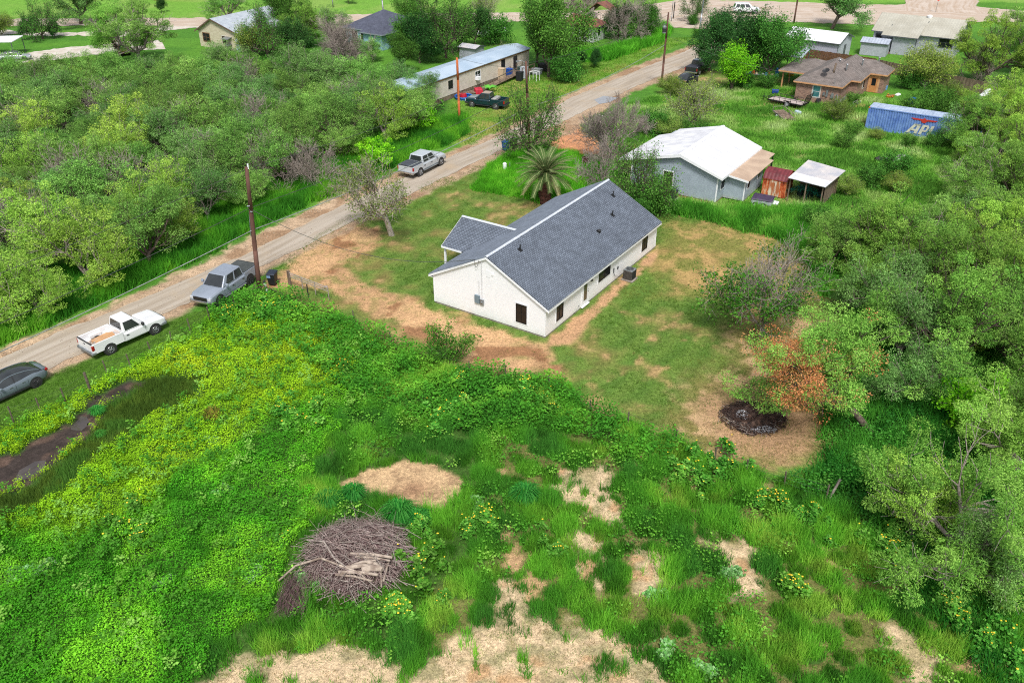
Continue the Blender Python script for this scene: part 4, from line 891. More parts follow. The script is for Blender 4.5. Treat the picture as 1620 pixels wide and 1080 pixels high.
# cream cottage: gable end faces the camera, ridge runs away along +e2
co = at(318, 73); CY = YAW + R(4)
CH = empty('cream_cottage', co, CY, 'faded cream board cottage with pale grey gable roof at the top left', 'house'); FOOT.append((co, CY, 0, 9.5, 0, 13))
ch_, cr_ = 2.7, 4.6
mb = MB(); walls_gable(mb, 0, 9.2, 0, 13, ch_, cr_, 0, ridge_x=3.4); mb.obj('wall', M_crw, CH)
zc = lambda x: cr_ + .06 - ((3.4 - x) / 3.4 * (cr_ - ch_) if x < 3.4 else (x - 3.4) / 5.8 * (cr_ - ch_))
MB().slab([(-.5, -.35, zc(-.5)), (3.4, -.35, cr_ + .06), (3.4, 13.3, cr_ + .06), (-.5, 13.3, zc(-.5))], .07).obj('roof', M_crr, CH)
MB().slab([(3.4, -.35, cr_ + .06), (9.7, -.35, zc(9.7)), (9.7, 13.3, zc(9.7)), (3.4, 13.3, cr_ + .06)], .07).obj('roof', M_crr, CH)
mb = MB()
for a, b in ((-.5, 3.4), (3.4, 9.7)): mb.hexa([(a, -.38, zc(a) - .22), (b, -.38, zc(b) - .22), (b, -.352, zc(b) - .22), (a, -.352, zc(a) - .22)], [(a, -.38, zc(a)), (b, -.38, zc(b)), (b, -.352, zc(b)), (a, -.352, zc(a))])
mb.obj('fascia', mat('brown_fascia', lin(120, 96, 78), lin(96, 76, 60), 3, .7), CH)
M_brf = mat('brown_window_frame', lin(150, 112, 84), lin(120, 90, 66), 3, .7)
window(CH, .9, .9, 1.5, 1.3, frame=M_brf, tm=M_brf, bars=(1, 1)); window(CH, 5.2, 1.0, .8, 1.1, frame=M_brf, tm=M_cream, bars=(0, 1))
MB().box(8.1, 8.9, -.06, -.004, 0, 2.0).obj('door', mat('pale_blue_door', lin(190, 205, 226), lin(160, 176, 200), 2, .6), CH)
mb = MB(); mb.box(6.3, 7.2, -1.0, -.01, .9, .98); mb.slab([(6.0, -1.1, 1.9), (7.4, -1.1, 1.9), (7.4, 0, 2.1), (6.0, 0, 2.1)], .05); mb.obj('awning', M_steel, CH)
# slate roofed blue house
so_ = at(548, 68)
SB = empty('blue_cottage', so_, YAW, 'pale blue cottage with dark slate hipped roof half hidden by trees', 'house'); FOOT.append((so_, YAW, 0, 9.5, 0, 12))
MB().box(0, 9, 0, 9.5, 0, 2.6).obj('wall', mat('pale_blue_boards', lin(150, 190, 205), lin(130, 168, 186), 2, .7), SB)
M_bsave = M_bsh; M_bsh = shingle('dark_slate_shingles', lin(90, 94, 110), lin(78, 82, 98), lin(60, 62, 74), bw=.5, rh=.2, ms=.01)
M_dtr = mat('slate_trim', lin(150, 160, 168), lin(130, 138, 146), 3, .6)
hip(SB, 0, 9, 0, 9.5, 2.6, 2.4, fas=M_dtr); hip(SB, 5.0, 9.3, -1.5, 4, 2.58, 1.5, fas=M_dtr); MB().box(5.2, 9.1, -1.4, 0, 0, 2.55).obj('wall', MATS['pale_blue_boards'], SB); M_bsh = M_bsave
window(SB, 1.5, .9, 1.2, 1.2, bars=(1, 1)); window(SB, 3.4, .9, .8, 1.2, bars=(0, 1))
# collapsed white house
ro = at(938, 68); RY = YAW
RU = empty('ruined_house', ro, RY, 'collapsed white board house with rusty caved-in roof in brush', 'house'); FOOT.append((ro, RY, -6, 3, 0, 10))
M_ruw = mat('peeling_white_boards', lin(212, 214, 208), lin(150, 158, 150), 1.6, .85, stretch=(3, 3, .6), detail=7)
M_rur = mat('rusted_roof', lin(150, 96, 76), lin(96, 62, 54), 1.2, .85, detail=7)
mb = MB(); mb.box(-6.0, 0, -.0, .12, 0, 2.5); mb.box(-.12, 0, .12, 4.2, 0, 2.5); mb.box(-6, -5.88, .12, 8, 0, 2.4); mb.obj('wall', M_ruw, RU)
window(RU, 0, .9, .9, 1.3, rz=R(90), off=(0, 1.5), bars=(0, 0)); window(RU, -3.5, 1.0, .8, 1.2, bars=(0, 1))
mb = MB(); mb.slab([(-6.4, -.4, 2.5), (.4, -.4, 2.55), (-.6, 3.0, 3.3), (-5.8, 3.4, 3.7)], .08); mb.slab([(.4, -.4, 2.55), (.5, 4.4, 2.5), (-1.2, 4.2, 3.0), (-.6, 3.0, 3.3)], .08)
mb.slab([(-6.2, 6, 2.6), (-3.0, 6.4, 5.2), (-3.2, 10.5, 5.0), (-6.4, 10, 2.5)], .08); mb.slab([(-3.0, 6.4, 5.2), (-.3, 7, 4.0), (-.5, 10.2, 3.8), (-3.2, 10.5, 5.0)], .08); mb.obj('roof', M_rur, RU)
mb = MB(); r3 = random.Random(11)
for k in range(46):
    x, y = r3.uniform(-5.6, 1.2), r3.uniform(2.6, 7.6); z = r3.uniform(1.2, 3.4); a = r3.uniform(0, 3.14); L_ = r3.uniform(.8, 2.6); dz = r3.uniform(-.9, .9)
    mb.cyl((x, y, z), (x + L_ * math.cos(a), y + L_ * math.sin(a), z + dz), .06, .06, 4)
for k in range(9): mb.box(-5.8 + k * .34, -5.8 + k * .34 + .3, 6.4, 6.46, 2.2, 3.0 + k * .24 if k < 7 else 3.6)
mb.obj('broken_boards', M_barkg, RU)
# brown slatted barn at the very top
to = at(232, -4)
TB = gable_building('brown_barn', at(243, 1), YAW + R(42), 9, 7, 2.2, 1.4, 'brown board barn with a plank roof at the top edge left of the cottage', M_woodb, mat('plank_roof', lin(150, 122, 110), lin(118, 94, 86), 1.5, .8, stretch=(3, .4, 1)), M_dkw, cat='barn')
# flat carport roof top left
fc = at(-8, 92)
FC = empty('carport', fc, R(5), 'flat white carport roof cut by the left edge of the picture', 'carport')
MB().slab([(-5, 0, 2.4), (3.2, 0, 2.4), (3.2, 4.4, 2.45), (-5, 4.4, 2.45)], .1).obj('roof', M_white, FC)
for x in (-4.8, -1, 3): MB().box(x - .05, x + .05, .05, .15, 0, 2.3).obj('post', M_dgrey, FC); MB().box(x - .05, x + .05, 4.2, 4.3, 0, 2.3).obj('post', M_dgrey, FC)

# ================================================================== vehicles (local x forward, origin under the rear axle)
def paint(name, c, metal=.0, rough=.28):
    return mat(name, c, tuple(x * .92 for x in c), 1.2, rough, metal, coat=.6)
def wheel(parent, x, y, r, rimm=None, w=.25, name='wheel', spokes=6):
    s = 1 if y > 0 else -1
    m = MB(); m.cyl((x, y - s * w, r), (x, y - s * .02, r), r, r, 26); m.cyl((x, y - s * .02, r), (x, y, r), r, r * .9, 26)
    wh = m.obj(name, M_rubber, parent, bevel=0)
    q = MB(); q.cyl((x, y + s * .003, r), (x, y + s * .006, r), r * .62, r * .62, 20); q.obj('rim_well', M_dark, wh)
    q = MB(); n = spokes
    ring = [(x + r * .6 * math.cos(k * math.pi / 12), y + s * .012, r + r * .6 * math.sin(k * math.pi / 12)) for k in range(25)]
    q.tube(ring, .022, 5); q.cyl((x, y + s * .005, r), (x, y + s * .03, r), r * .18, r * .14, 10)
    for k in range(n):
        a = 2 * math.pi * k / n; q.cyl((x + r * .1 * math.cos(a), y + s * .018, r + r * .1 * math.sin(a)), (x + r * .6 * math.cos(a), y + s * .012, r + r * .6 * math.sin(a)), .035, .03, 5)
    q.obj('rim', rimm or M_rim, wh)
    return wh
def interp_quad(q, s0, s1, t0, t1, off):
    a, b, c, d = [Vector(p) for p in q]
    f = lambda s, t: (a * (1 - s) + b * s) * (1 - t) + (d * (1 - s) + c * s) * t
    n = (b - a).cross(d - a).normalized() * off
    return [f(s0, t0) + n, f(s1, t0) + n, f(s1, t1) + n, f(s0, t1) + n]
def greenhouse(root, bx0, bx1, tx0, tx1, zb, zt_, hb, ht, pm, sides, rear=True, roofm=None, name='cab'):
    base = [(bx0, -hb, zb), (bx1, -hb, zb), (bx1, hb, zb), (bx0, hb, zb)]
    top = [(tx0, -ht, zt_), (tx1, -ht, zt_), (tx1, ht, zt_), (tx0, ht, zt_)]
    b = MB().hexa(base, top); cab = b.obj(name, pm, root, bevel=.07, seg=3)
    faces = {'R': (base[0], base[1], top[1], top[0]), 'F': (base[1], base[2], top[2], top[1]), 'L': (base[2], base[3], top[3], top[2]), 'B': (base[3], base[0], top[0], top[3])}
    def pane(f, s0, s1, t0=.12, t1=.9, nm='side_window'):
        MB().quad(*interp_quad(faces[f], s0, s1, t0, t1, .006)).obj(nm, M_cglass, cab)
    for s0, s1 in sides:
        pane('R', s0, s1); pane('L', 1 - s1, 1 - s0)
    pane('F', .06, .94, .06, .94, 'windscreen')
    if rear: pane('B', .1, .9, .2, .88, 'rear_window')
    return cab
def body_profile(pts_rocker, zs): pass
def pickup(loc, yaw, label, paintm, wb=3.4, fo=.93, ro=1.2, hw=.96, crew=0, cover=None, wr=.37, lift=0.0, rimm=None, bumper=None, cargo=False, hood_m=None, roof_m=None, ext=False, tail=True):
    T = empty('pickup_truck', loc, yaw, label, 'pickup truck')
    x0, x1 = -ro, wb + fo; cabr = {0: .95, 1: .55, 2: .95}[crew] if crew != 1 else .60
    if crew == 2: cabr = .55                         # crew cab reaches further back over a short bed
    if crew == 0: cabr = 1.12
    if crew == 1: cabr = .80
    zb = .42 + lift; zbelt = 1.12 + lift; zt_ = 1.84 + lift; zh = 1.14 + lift
    wsb = wb - .62                                    # windscreen base
    # lower body: doors and front clip
    b = MB(); st = [(cabr, zb, zbelt, hw), (wb - .5, zb, zbelt, hw), (wb - .45, zb + .02, zh + .02, hw), (x1 - .3, zb + .04, zh - .04, hw - .02), (x1 - .06, zb + .08, zh - .16, hw - .08), (x1, zb + .16, zh - .26, hw - .12)]
    def ring(x, z0, z1, h): return [(x, -h + .04, z0), (x, -h, z0 + .12), (x, -h, z1 - .14), (x, -h + .1, z1), (x, 0, z1 + .035), (x, h - .1, z1), (x, h, z1 - .14), (x, h, z0 + .12), (x, h - .04, z0)]
    def loft(st):
        m = MB(); n = 9
        for s in st: m.v += ring(*s)
        for k in range(len(st) - 1):
            for j in range(n): a, c = k * n + j, k * n + (j + 1) % n; m.f.append((a, c, c + n, a + n))
        m.f.append(tuple(range(n))[::-1]); m.f.append(tuple(range((len(st) - 1) * n, len(st) * n)))
        return m
    body = loft(st).obj('body', paintm, T, bevel=.035)
    if hood_m: 
        MB().slab([(wb - .42, -hw + .12, zh + .055), (x1 - .34, -hw + .16, zh + .0), (x1 - .34, hw - .16, zh + .0), (wb - .42, hw - .12, zh + .055)], .02).obj('hood', hood_m, body)
    # bed: floor, two sides, front wall, tailgate
    bz0, bz1 = zb + .08, zbelt + .10; m = MB()
    m.box(x0 + .06, cabr - .03, -hw + .08, hw - .08, bz0 + .16, bz0 + .24)
    m.box(x0 + .06, cabr - .03, -hw, -hw + .09, bz0, bz1); m.box(x0 + .06, cabr - .03, hw - .09, hw, bz0, bz1); m.box(cabr - .09, cabr - .03, -hw + .09, hw - .09, bz0 + .24, bz1 - .02)
    m.box(-.42, .42, -hw + .09, -hw + .26, bz0 + .24, bz0 + .5); m.box(-.42, .42, hw - .26, hw - .09, bz0 + .24, bz0 + .5)
    m.obj('bed', paintm, T, bevel=.02)
    if tail: tg = MB().box(x0, x0 + .07, -hw + .06, hw - .06, bz0 + .05, bz1 - .01).obj('tailgate', paintm, T, bevel=.02); MB().box(x0 - .01, x0 + .085, -hw + .08, hw - .08, bz1 - .01, bz1 + .025).obj('top_cap', M_dark, tg); MB().box(x0 - .012, x0, -.1, .1, bz1 - .22, bz1 - .14).obj('handle', M_dark, tg)
    bc = MB(); bc.box(x0 - .12, x0 - .005, -hw + .02, hw - .02, bz0 - .06, bz0 + .14); bc.box(x0 - .12, x0 + .2, -hw - .01, -hw + .1, bz0 - .05, bz0 + .12); bc.box(x0 - .12, x0 + .2, hw - .1, hw + .01, bz0 - .05, bz0 + .12); bc.obj('rear_bumper', bumper or M_chrome, T, bevel=.03)
    fb = MB(); fb.box(x1 - .1, x1 + .07, -hw + .06, hw - .06, zb + .0, zb + .24); fb.box(x1 - .4, x1 + .02, -hw - .005, -hw + .14, zb + .0, zb + .22); fb.box(x1 - .4, x1 + .02, hw - .14, hw + .005, zb + .0, zb + .22); fb.obj('front_bumper', bumper or M_chrome, T, bevel=.05)
    gr_ = MB(); gr_.box(x1 - .05, x1 + .045, -.6, .6, zb + .24, zh - .2); gr_.obj('grille', M_black, T, bevel=.03)
    for s in (-1, 1):
        a, c = sorted((s * (hw - .34), s * (hw - .07))); MB().box(x1 - .12, x1 + .015, a, c, zh - .44, zh - .22).obj('headlight', M_lens, T, bevel=.03)
        a, c = sorted((s * (hw - .11), s * (hw + .008))); MB().box(x0 - .015, x0 + .16, a, c, bz1 - .45, bz1 - .1).obj('taillight', M_red, T, bevel=.015)
        a, c = sorted((s * (hw + .02), s * (hw + .24))); mr = MB(); mr.box(wsb - .32, wsb - .16, a, c, zbelt + .05, zbelt + .28); mr.obj('mirror', M_dark if crew != 2 else paintm, T, bevel=.04)
        for xx in (0, wb):
            ar = MB(); ar.cyl((xx, s * (hw - .3), wr + .02), (xx, s * (hw + .004), wr + .02), wr + .085, wr + .085, 22); ar.obj('wheel_arch', M_dark, T)
            wheel(T, xx, s * (hw + .012), wr, rimm)
        # panel gaps, handles and sills
        g_ = MB(); y_ = s * (hw + .0015); gaps = [cabr + .02, wsb - .05] + ([(cabr + wsb) / 2 - .03] if crew else [])
        for xg in gaps: g_.quad((xg, y_, zb + .16), (xg + .018, y_, zb + .16), (xg + .018, y_, zbelt - .15), (xg, y_, zbelt - .15))
        g_.obj('panel_gap', M_dark, body)
        hd = MB()
        for xg in ([cabr + .16] if not crew else [cabr + .14, (cabr + wsb) / 2 + .1]):
            a, c = sorted((y_, y_ + s * .03)); hd.box(xg, xg + .2, a, c, zbelt - .28, zbelt - .22)
        hd.obj('handle', M_dark, body)
        if crew: a, c = sorted((s * (hw - .05), s * (hw + .1))); MB().box(cabr, wb - .6, a, c, zb - .07, zb - .01).obj('running_board', M_steel if crew == 2 else M_dark, T)
    L_ = wsb - cabr
    sides = {0: [(.1, .78)], 1: [(.06, .34), (.4, .82)], 2: [(.06, .42), (.48, .85)]}[crew]
    cb_ = greenhouse(T, cabr, wsb + .1, cabr + .12, wsb - .62, zbelt - .02, zt_, hw - .05, hw - .24, paintm, sides)
    if roof_m: MB().slab([(cabr + .16, -hw + .28, zt_ + .008), (wsb - .68, -hw + .28, zt_ + .008), (wsb - .68, hw - .28, zt_ + .008), (cabr + .16, hw - .28, zt_ + .008)], .012).obj('roof', roof_m, cb_)
    if cover: 
        m = MB(); n = 4; xx = np.linspace(x0 + .1, cabr - .05, n + 1)
        for a, c in zip(xx[:-1], xx[1:]): m.box(a + .008, c - .008, -hw + .06, hw - .06, bz1 + .004, bz1 + .04)
        m.obj('bed_cover', cover, T, bevel=.012)
        MB().box(x0 + .09, cabr - .04, -hw + .05, hw - .05, bz1 - .03, bz1 + .008).obj('cover_rail', M_dark, T)
    return T
WT = Vector((-27.88, 49.85, 0))
W_ = pickup(WT, .92, 'white regular-cab pickup truck with a cardboard sheet in its open bed', paint('white_car_paint', (.78, .78, .78)), wb=3.38, ro=1.18, bumper=M_steel, rimm=M_rim)
sh_ = MB(); sh_.slab([(-.75, -.62, .78), (.75, -.6, .8), (.9, .35, .84), (.6, .6, .84), (-.7, .5, .8)], .05); sh_.slab([(-.6, -.5, .83), (.7, -.52, .84), (.75, .3, .87), (-.65, .42, .85)], .03)
tag(sh_.obj('cardboard_sheet', mat('cardboard', lin(214, 170, 124), lin(196, 150, 106), 2, .8), None, WT + Vector((math.cos(.92) * .1, math.sin(.92) * .1, 0)), .92), 'tan cardboard sheets lying flat in the bed of the white pickup truck', 'cardboard')
rg = MB(); r4 = random.Random(4)
for k in range(16):
    x, y = r4.uniform(-1.0, -.3), r4.uniform(-.6, .7); rg.hexa([(x, y, .76), (x + .3, y + .05, .76), (x + .28, y + .22, .76), (x - .04, y + .18, .76)], [(x + .05, y + .05, .76 + r4.uniform(.03, .14)), (x + .2, y + .06, .8 + r4.uniform(.02, .1)), (x + .2, y + .15, .84), (x + .04, y + .12, .82)])
tag(rg.obj('scrap_heap', mat('pale_scraps', lin(216, 206, 196), lin(150, 130, 112), 4, .8), None, WT, .92), 'crumpled pale scraps at the tailgate end of the white pickup bed', 'scraps')
M_silver = paint('silver_blue_paint', lin(156, 165, 178), .05, .3); M_silver2 = paint('silver_white_paint', lin(204, 210, 216), .1, .3)
pickup((-21.31, 59.94, 0), 4.345, 'silver-grey crew-cab pickup truck with folding bed cover parked by the brown pole', M_silver, wb=3.7, fo=.95, ro=1.2, hw=.98, crew=2, cover=mat('charcoal_bed_cover', lin(84, 88, 86), lin(70, 74, 72), 2, .6), wr=.42, lift=.06, rimm=M_dark)
q0 = at(698, 262); dv = Vector((math.cos(R(60)), math.sin(R(60)), 0)); nv = Vector((-dv.y, dv.x, 0))
pickup(q0 - dv * 3.75 + nv * .95, R(60), 'white-silver crew-cab pickup truck on the road behind the pale twiggy tree', M_silver2, wb=3.75, fo=.95, ro=1.25, hw=.98, crew=2, cover=mat('slate_bed_cover', lin(78, 84, 92), lin(66, 70, 78), 2, .6), wr=.42, lift=.08)
rr_ = at(784, 173.5); ff_ = at(747, 169.5); dv = (ff_ - rr_).normalized(); nv = Vector((-dv.y, dv.x, 0))
GT = pickup(rr_ - nv * .9, math.atan2(dv.y, dv.x), 'dark green extended-cab pickup truck with faded tan roof and hood on the grass', paint('dark_green_paint', lin(18, 52, 62)), wb=3.3, hw=.92, crew=1, wr=.36, roof_m=mat('sun_faded_roof', lin(176, 158, 140), lin(146, 136, 124), 1.5, .8), hood_m=mat('sun_faded_hood', lin(150, 158, 156), lin(120, 130, 128), 1.5, .8), bumper=M_dark)
gl = GT.location
tb_ = MB(); tb_.box(-.0, .62, -.86, .86, 1.02, 1.3); tag(tb_.obj('truck_toolbox', mat('pale_toolbox', lin(180, 178, 170), lin(150, 150, 146), 3, .6), None, gl, GT.rotation_euler.z, bevel=.03), 'pale toolbox across the bed of the dark green pickup truck', 'toolbox')
rr_ = at(792, 56.5); dv = Vector((math.cos(R(208)), math.sin(R(208)), 0)); nv = Vector((-dv.y, dv.x, 0))
pickup(rr_ - nv * .9, R(208), 'old white and red pickup truck with rusty hood on the far lawn', paint('old_white_paint', lin(205, 208, 212)), wb=3.5, hw=.95, crew=0, wr=.37, roof_m=mat('rusty_red_roof', lin(170, 60, 50), lin(140, 70, 50), 2, .8), hood_m=mat('rusty_hood', lin(190, 120, 84), lin(150, 84, 60), 2, .85))
rr_ = at(1097, 118)
pickup(rr_, R(57), 'dark pickup truck under a black bed cover parked in front of the black sedan', paint('black_paint', lin(36, 40, 48)), wb=3.5, hw=.95, crew=1, cover=mat('black_cover', lin(62, 64, 74), lin(50, 52, 60), 2, .6), wr=.38)

def smooth_loft(st, ringf, close=True):
    m = MB(); n = len(ringf(*st[0]))
    for s in st: m.v += ringf(*s)
    for k in range(len(st) - 1):
        for j in range(n): a, c = k * n + j, k * n + (j + 1) % n; m.f.append((a, c, c + n, a + n))
    m.f.append(tuple(range(n))[::-1]); m.f.append(tuple(range((len(st) - 1) * n, len(st) * n))); return m
def car(loc, yaw, label, pm, roofm, kind='sedan', wb=2.88, hw=.92, wr=.34, rimm=None, cat='car', name='parked_car'):
    T = empty(name, loc, yaw, label, cat)
    if kind == 'suv': fo, ro, zt_, zbelt = .95, 1.15, 1.84, 1.12
    else: fo, ro, zt_, zbelt = .88, .98, 1.44, .93
    x0, x1 = -ro, wb + fo; zb = .26 if kind != 'suv' else .36
    def ring(x, z0, z1, h): return [(x, -h + .08, z0), (x, -h, z0 + .14), (x, -h - .005, (z0 + z1) / 2), (x, -h + .02, z1 - .1), (x, -h + .12, z1), (x, 0, z1 + .05), (x, h - .12, z1), (x, h - .02, z1 - .1), (x, h + .005, (z0 + z1) / 2), (x, h, z0 + .14), (x, h - .08, z0)]
    zr = zbelt + (.06 if kind == 'sedan' else .02)
    st = [(x0, zb + .22, zr - .2, hw - .3), (x0 + .06, zb + .1, zr - .05, hw - .2), (x0 + .3, zb + .03, zr, hw - .06), (0, zb, zr, hw), (wb * .5, zb, zbelt, hw), (wb - .55, zb, zbelt - .02, hw), (wb - .1, zb, zbelt - .07 if kind == 'sedan' else zbelt - .02, hw), (x1 - .3, zb + .02, zbelt - .2 if kind == 'sedan' else zbelt - .1, hw - .1), (x1 - .05, zb + .06, zbelt - .34 if kind == 'sedan' else zbelt - .25, hw - .24), (x1, zb + .14, zbelt - .42 if kind == 'sedan' else zbelt - .35, hw - .34)]
    body = smooth_loft(st, ring).obj('body', pm, T, smooth=True)
    # glasshouse
    if kind == 'suv':
        cab = greenhouse(T, x0 + .1, wb - .45, x0 + .35, wb - 1.15, zbelt - .04, zt_, hw - .05, hw - .22, pm, [(.06, .27), (.31, .58), (.62, .88)])
        for s in (-1, 1): MB().cyl((x0 + .6, s * (hw - .3), zt_ + .05), (wb - 1.4, s * (hw - .3), zt_ + .05), .022, .022, 5).obj('roof_rail', M_steel, cab)
    else:
        prof = [(x0 + .22, 0, .01), (x0 + .55, .14, .06), (-.1, .3, .12), (.35, .42, .17), (.85, .485, .2), (1.3, .5, .21), (1.7, .44, .19), (2.05, .3, .13), (wb - .45, .06, .04), (wb - .25, 0, .01)]
        def gr2(x, dz, ins): z = zbelt - .03; return [(x, -hw + .10, z), (x, -hw + .10 + ins * .95, z + .02 + dz * .86), (x, -hw + .17 + ins * 1.5, z + .03 + dz), (x, 0, z + .05 + dz * 1.04), (x, hw - .17 - ins * 1.5, z + .03 + dz), (x, hw - .10 - ins * .95, z + .02 + dz * .86), (x, hw - .10, z)]
        cab = smooth_loft(prof, gr2).obj('roof', roofm, T, smooth=True)
        for s in (-1, 1):   # side glass and the bright strip over it
            m = MB(); top = []
            P3 = prof[1:9]
            for a, c in zip(P3[:-1], P3[1:]):
                f = lambda q, t: (q[0], s * (hw - .10 - q[2] * .95 * t + .008), zbelt - .01 + t * (q[1] * .80))
                m.quad(f(a, 0.02), f(c, 0.02), f(c, 1), f(a, 1))
                top.append(f(a, 1.12))
            top.append(f(P3[-1], 1.12)); m.obj('side_window', M_cglass, cab)
            MB().tube([(p[0], p[1] - s * .0, p[2]) for p in top], .028, 6).obj('window_trim', pm, cab)
            for xx in (1.15,): MB().quad((xx, s * (hw - .08), zbelt), (xx + .06, s * (hw - .08), zbelt), (xx + .03, s * (hw - .275), zbelt + .40), (xx - .03, s * (hw - .275), zbelt + .40)).obj('pillar', M_dark, cab)
    for s in (-1, 1):
        for xx in (0, wb):
            MB().cyl((xx, s * (hw - .25), wr + .01), (xx, s * (hw + .008), wr + .01), wr + .055, wr + .055, 24).obj('wheel_arch', M_dark, T); wheel(T, xx, s * (hw + .016), wr, rimm or M_dark, .22, spokes=10)
        a, c = sorted((s * (hw - .52), s * (hw - .15))); MB().box(x0 - .01, x0 + .25, a, c, zr - .24, zr - .09).obj('taillight', M_red, T, bevel=.03)
        a, c = sorted((s * (hw - .52), s * (hw - .17))); MB().box(x1 - .26, x1 - .02, a, c, zbelt - .36, zbelt - .25).obj('headlight', M_lens, T, bevel=.03)
        a, c = sorted((s * (hw + .0), s * (hw + .2))); MB().box(wb - .85, wb - .68, a, c, zbelt, zbelt + .14).obj('mirror', pm, T, bevel=.04)
        g_ = MB(); y_ = s * (hw + .008)
        for xg in (.42, 1.2, 2.15): g_.quad((xg, y_, zb + .18), (xg + .015, y_, zb + .18), (xg + .015, y_, zbelt - .12), (xg, y_, zbelt - .12))
        g_.obj('panel_gap', M_dark, body)
        hd = MB(); a, c = sorted((y_, y_ + s * .012)); hd.box(.62, .8, a, c, zbelt - .2, zbelt - .17); hd.box(1.4, 1.6, a, c, zbelt - .2, zbelt - .17); hd.obj('handle', M_chrome, body)
        MB().box(.4, wb - .42, *sorted((s * (hw - .03), s * (hw + .012))), zb - .01, zb + .1).obj('sill', M_dark, T)
    MB().box(x0 - .02, x0 + .02, -.26, .26, zr - .42, zr - .3).obj('number_plate', M_white, T)
    return T
M_gp = paint('slate_grey_paint', lin(114, 126, 134), .0, .22)
p_ = at(60, 612); dv = Vector((math.cos(R(235)), math.sin(R(235)), 0)); nv = Vector((-dv.y, dv.x, 0))
car(p_ - nv * .92, R(235), 'slate grey fastback sedan with dark glass roof parked at the left edge', M_gp, M_cglass)
p_ = at(1078, 137)
car(p_ + Vector((.3, .6, 0)), R(57), 'black sedan parked on the grass behind the wooden pole with transformer', paint('gloss_black', lin(26, 30, 38)), M_cglass)
car((44.25, 176.0, 0), -.06, 'white sport utility vehicle on the far gravel street', paint('white_suv_paint', (.76, .77, .78)), None, 'suv', wb=3.05, hw=1.0, wr=.4, rimm=M_rim, cat='suv', name='sport_utility_vehicle')
p_ = at(192, 82)
car(p_, R(300), 'dark red and pale car half hidden under the big mesquite at the top left', paint('dark_red_paint', lin(110, 24, 34)), M_cglass)
p_ = at(8, 97)
car(p_, R(20), 'silver car under the flat white carport at the left edge', paint('silver_car_paint', lin(190, 194, 200), .4), M_cglass)

# ================================================================== trailers
a, b_, c_ = at(1220.6, 157), at(1214, 163.5), at(1267, 174)
dv = (c_ - b_).normalized(); ty = math.atan2(dv.y, dv.x)
U = empty('utility_trailer', b_, ty, 'black-framed flat utility trailer with pale deck and raised mesh ramp', 'trailer')
TL, TW = (c_ - b_).length, 2.0
MB().box(0, TL, .06, TW - .06, .5, .56).obj('deck', mat('pale_deck', lin(206, 190, 184), lin(176, 160, 152), 3, .8, stretch=(.3, 3, 1)), U)
m = MB(); m.box(0, TL, 0, .06, .42, .58); m.box(0, TL, TW - .06, TW, .42, .58); m.box(-.06, 0, 0, TW, .42, .58); m.box(TL, TL + .06, 0, TW, .42, .58)
for yy in (.03, TW - .03):
    m.cyl((0, yy, .98), (TL, yy, .98), .035, .035, 6)
    for k in range(7): m.cyl((TL * k / 6, yy, .5), (TL * k / 6, yy, .98), .03, .03, 5)
m.cyl((0, 0.03, .98), (0, TW - .03, .98), .035, .035, 6)
m.cyl((0, .2, .5), (-1.3, TW / 2, .5), .045, .045, 6); m.cyl((0, TW - .2, .5), (-1.3, TW / 2, .5), .045, .045, 6); m.cyl((-1.1, TW / 2, 0), (-1.1, TW / 2, .9), .04, .04, 6); m.obj('frame', M_black, U)
m = MB()
for k in range(17): yy = .05 + (TW - .1) * k / 16; m.cyl((TL + .06, yy, .5), (TL + .5, yy, 1.9), .012, .012, 4)
for k in range(10): t = k / 9; m.cyl((TL + .06 + .44 * t, .05, .5 + 1.4 * t), (TL + .06 + .44 * t, TW - .05, .5 + 1.4 * t), .014, .014, 4)
for yy in (.04, TW - .04): m.cyl((TL + .06, yy, .45), (TL + .5, yy, 1.92), .03, .03, 5)
m.obj('ramp', M_black, U)
for yy in (-.16, TW + .16): wheel(U, TL * .58, yy, .36, mat('white_spoke_rim', (.5, .5, .52), (.35, .35, .37), 6, .5), .2)
m = MB()
for a_, c2 in ((-.24, 0), (TW, TW + .24)): m.slab([(TL * .58 - .5, a_, .8), (TL * .58 + .5, a_, .8), (TL * .58 + .5, c2, .8), (TL * .58 - .5, c2, .8)], .03)
m.obj('fender', M_black, U)
a, b_ = at(1221, 181), at(1238, 190.5); dv = (b_ - a).normalized()
U2 = empty('small_cart_trailer', a, math.atan2(dv.y, dv.x), 'small tilted cart trailer with weathered board deck in front of the big trailer', 'trailer'); U2.rotation_euler = (0, R(6), math.atan2(dv.y, dv.x))
m = MB()
for k in range(6): m.box(.02, 2.9, .05 + k * .23, .05 + k * .23 + .21, .5, .54)
m.obj('deck', M_wood, U2)
m = MB(); m.box(0, 2.95, 0, .05, .42, .56); m.box(0, 2.95, 1.4, 1.45, .42, .56); m.cyl((0, 1.43, 1.0), (2.9, 1.43, 1.0), .03, .03, 5)
for k in range(5): m.cyl((2.9 * k / 4, 1.43, .5), (2.9 * k / 4, 1.43, 1.0), .025, .025, 5)
m.cyl((0, .03, .5), (0, .03, 1.0), .025, .025, 5); m.cyl((0, .03, 1.0), (0, 1.43, 1.0), .025, .025, 5); m.cyl((2.95, .7, .48), (4.3, .7, .9), .04, .04, 6); m.obj('frame', M_barkg, U2)
wheel(U2, 1.3, -.1, .3, M_white, .15); wheel(U2, 1.3, 1.65, .3, M_white, .15)

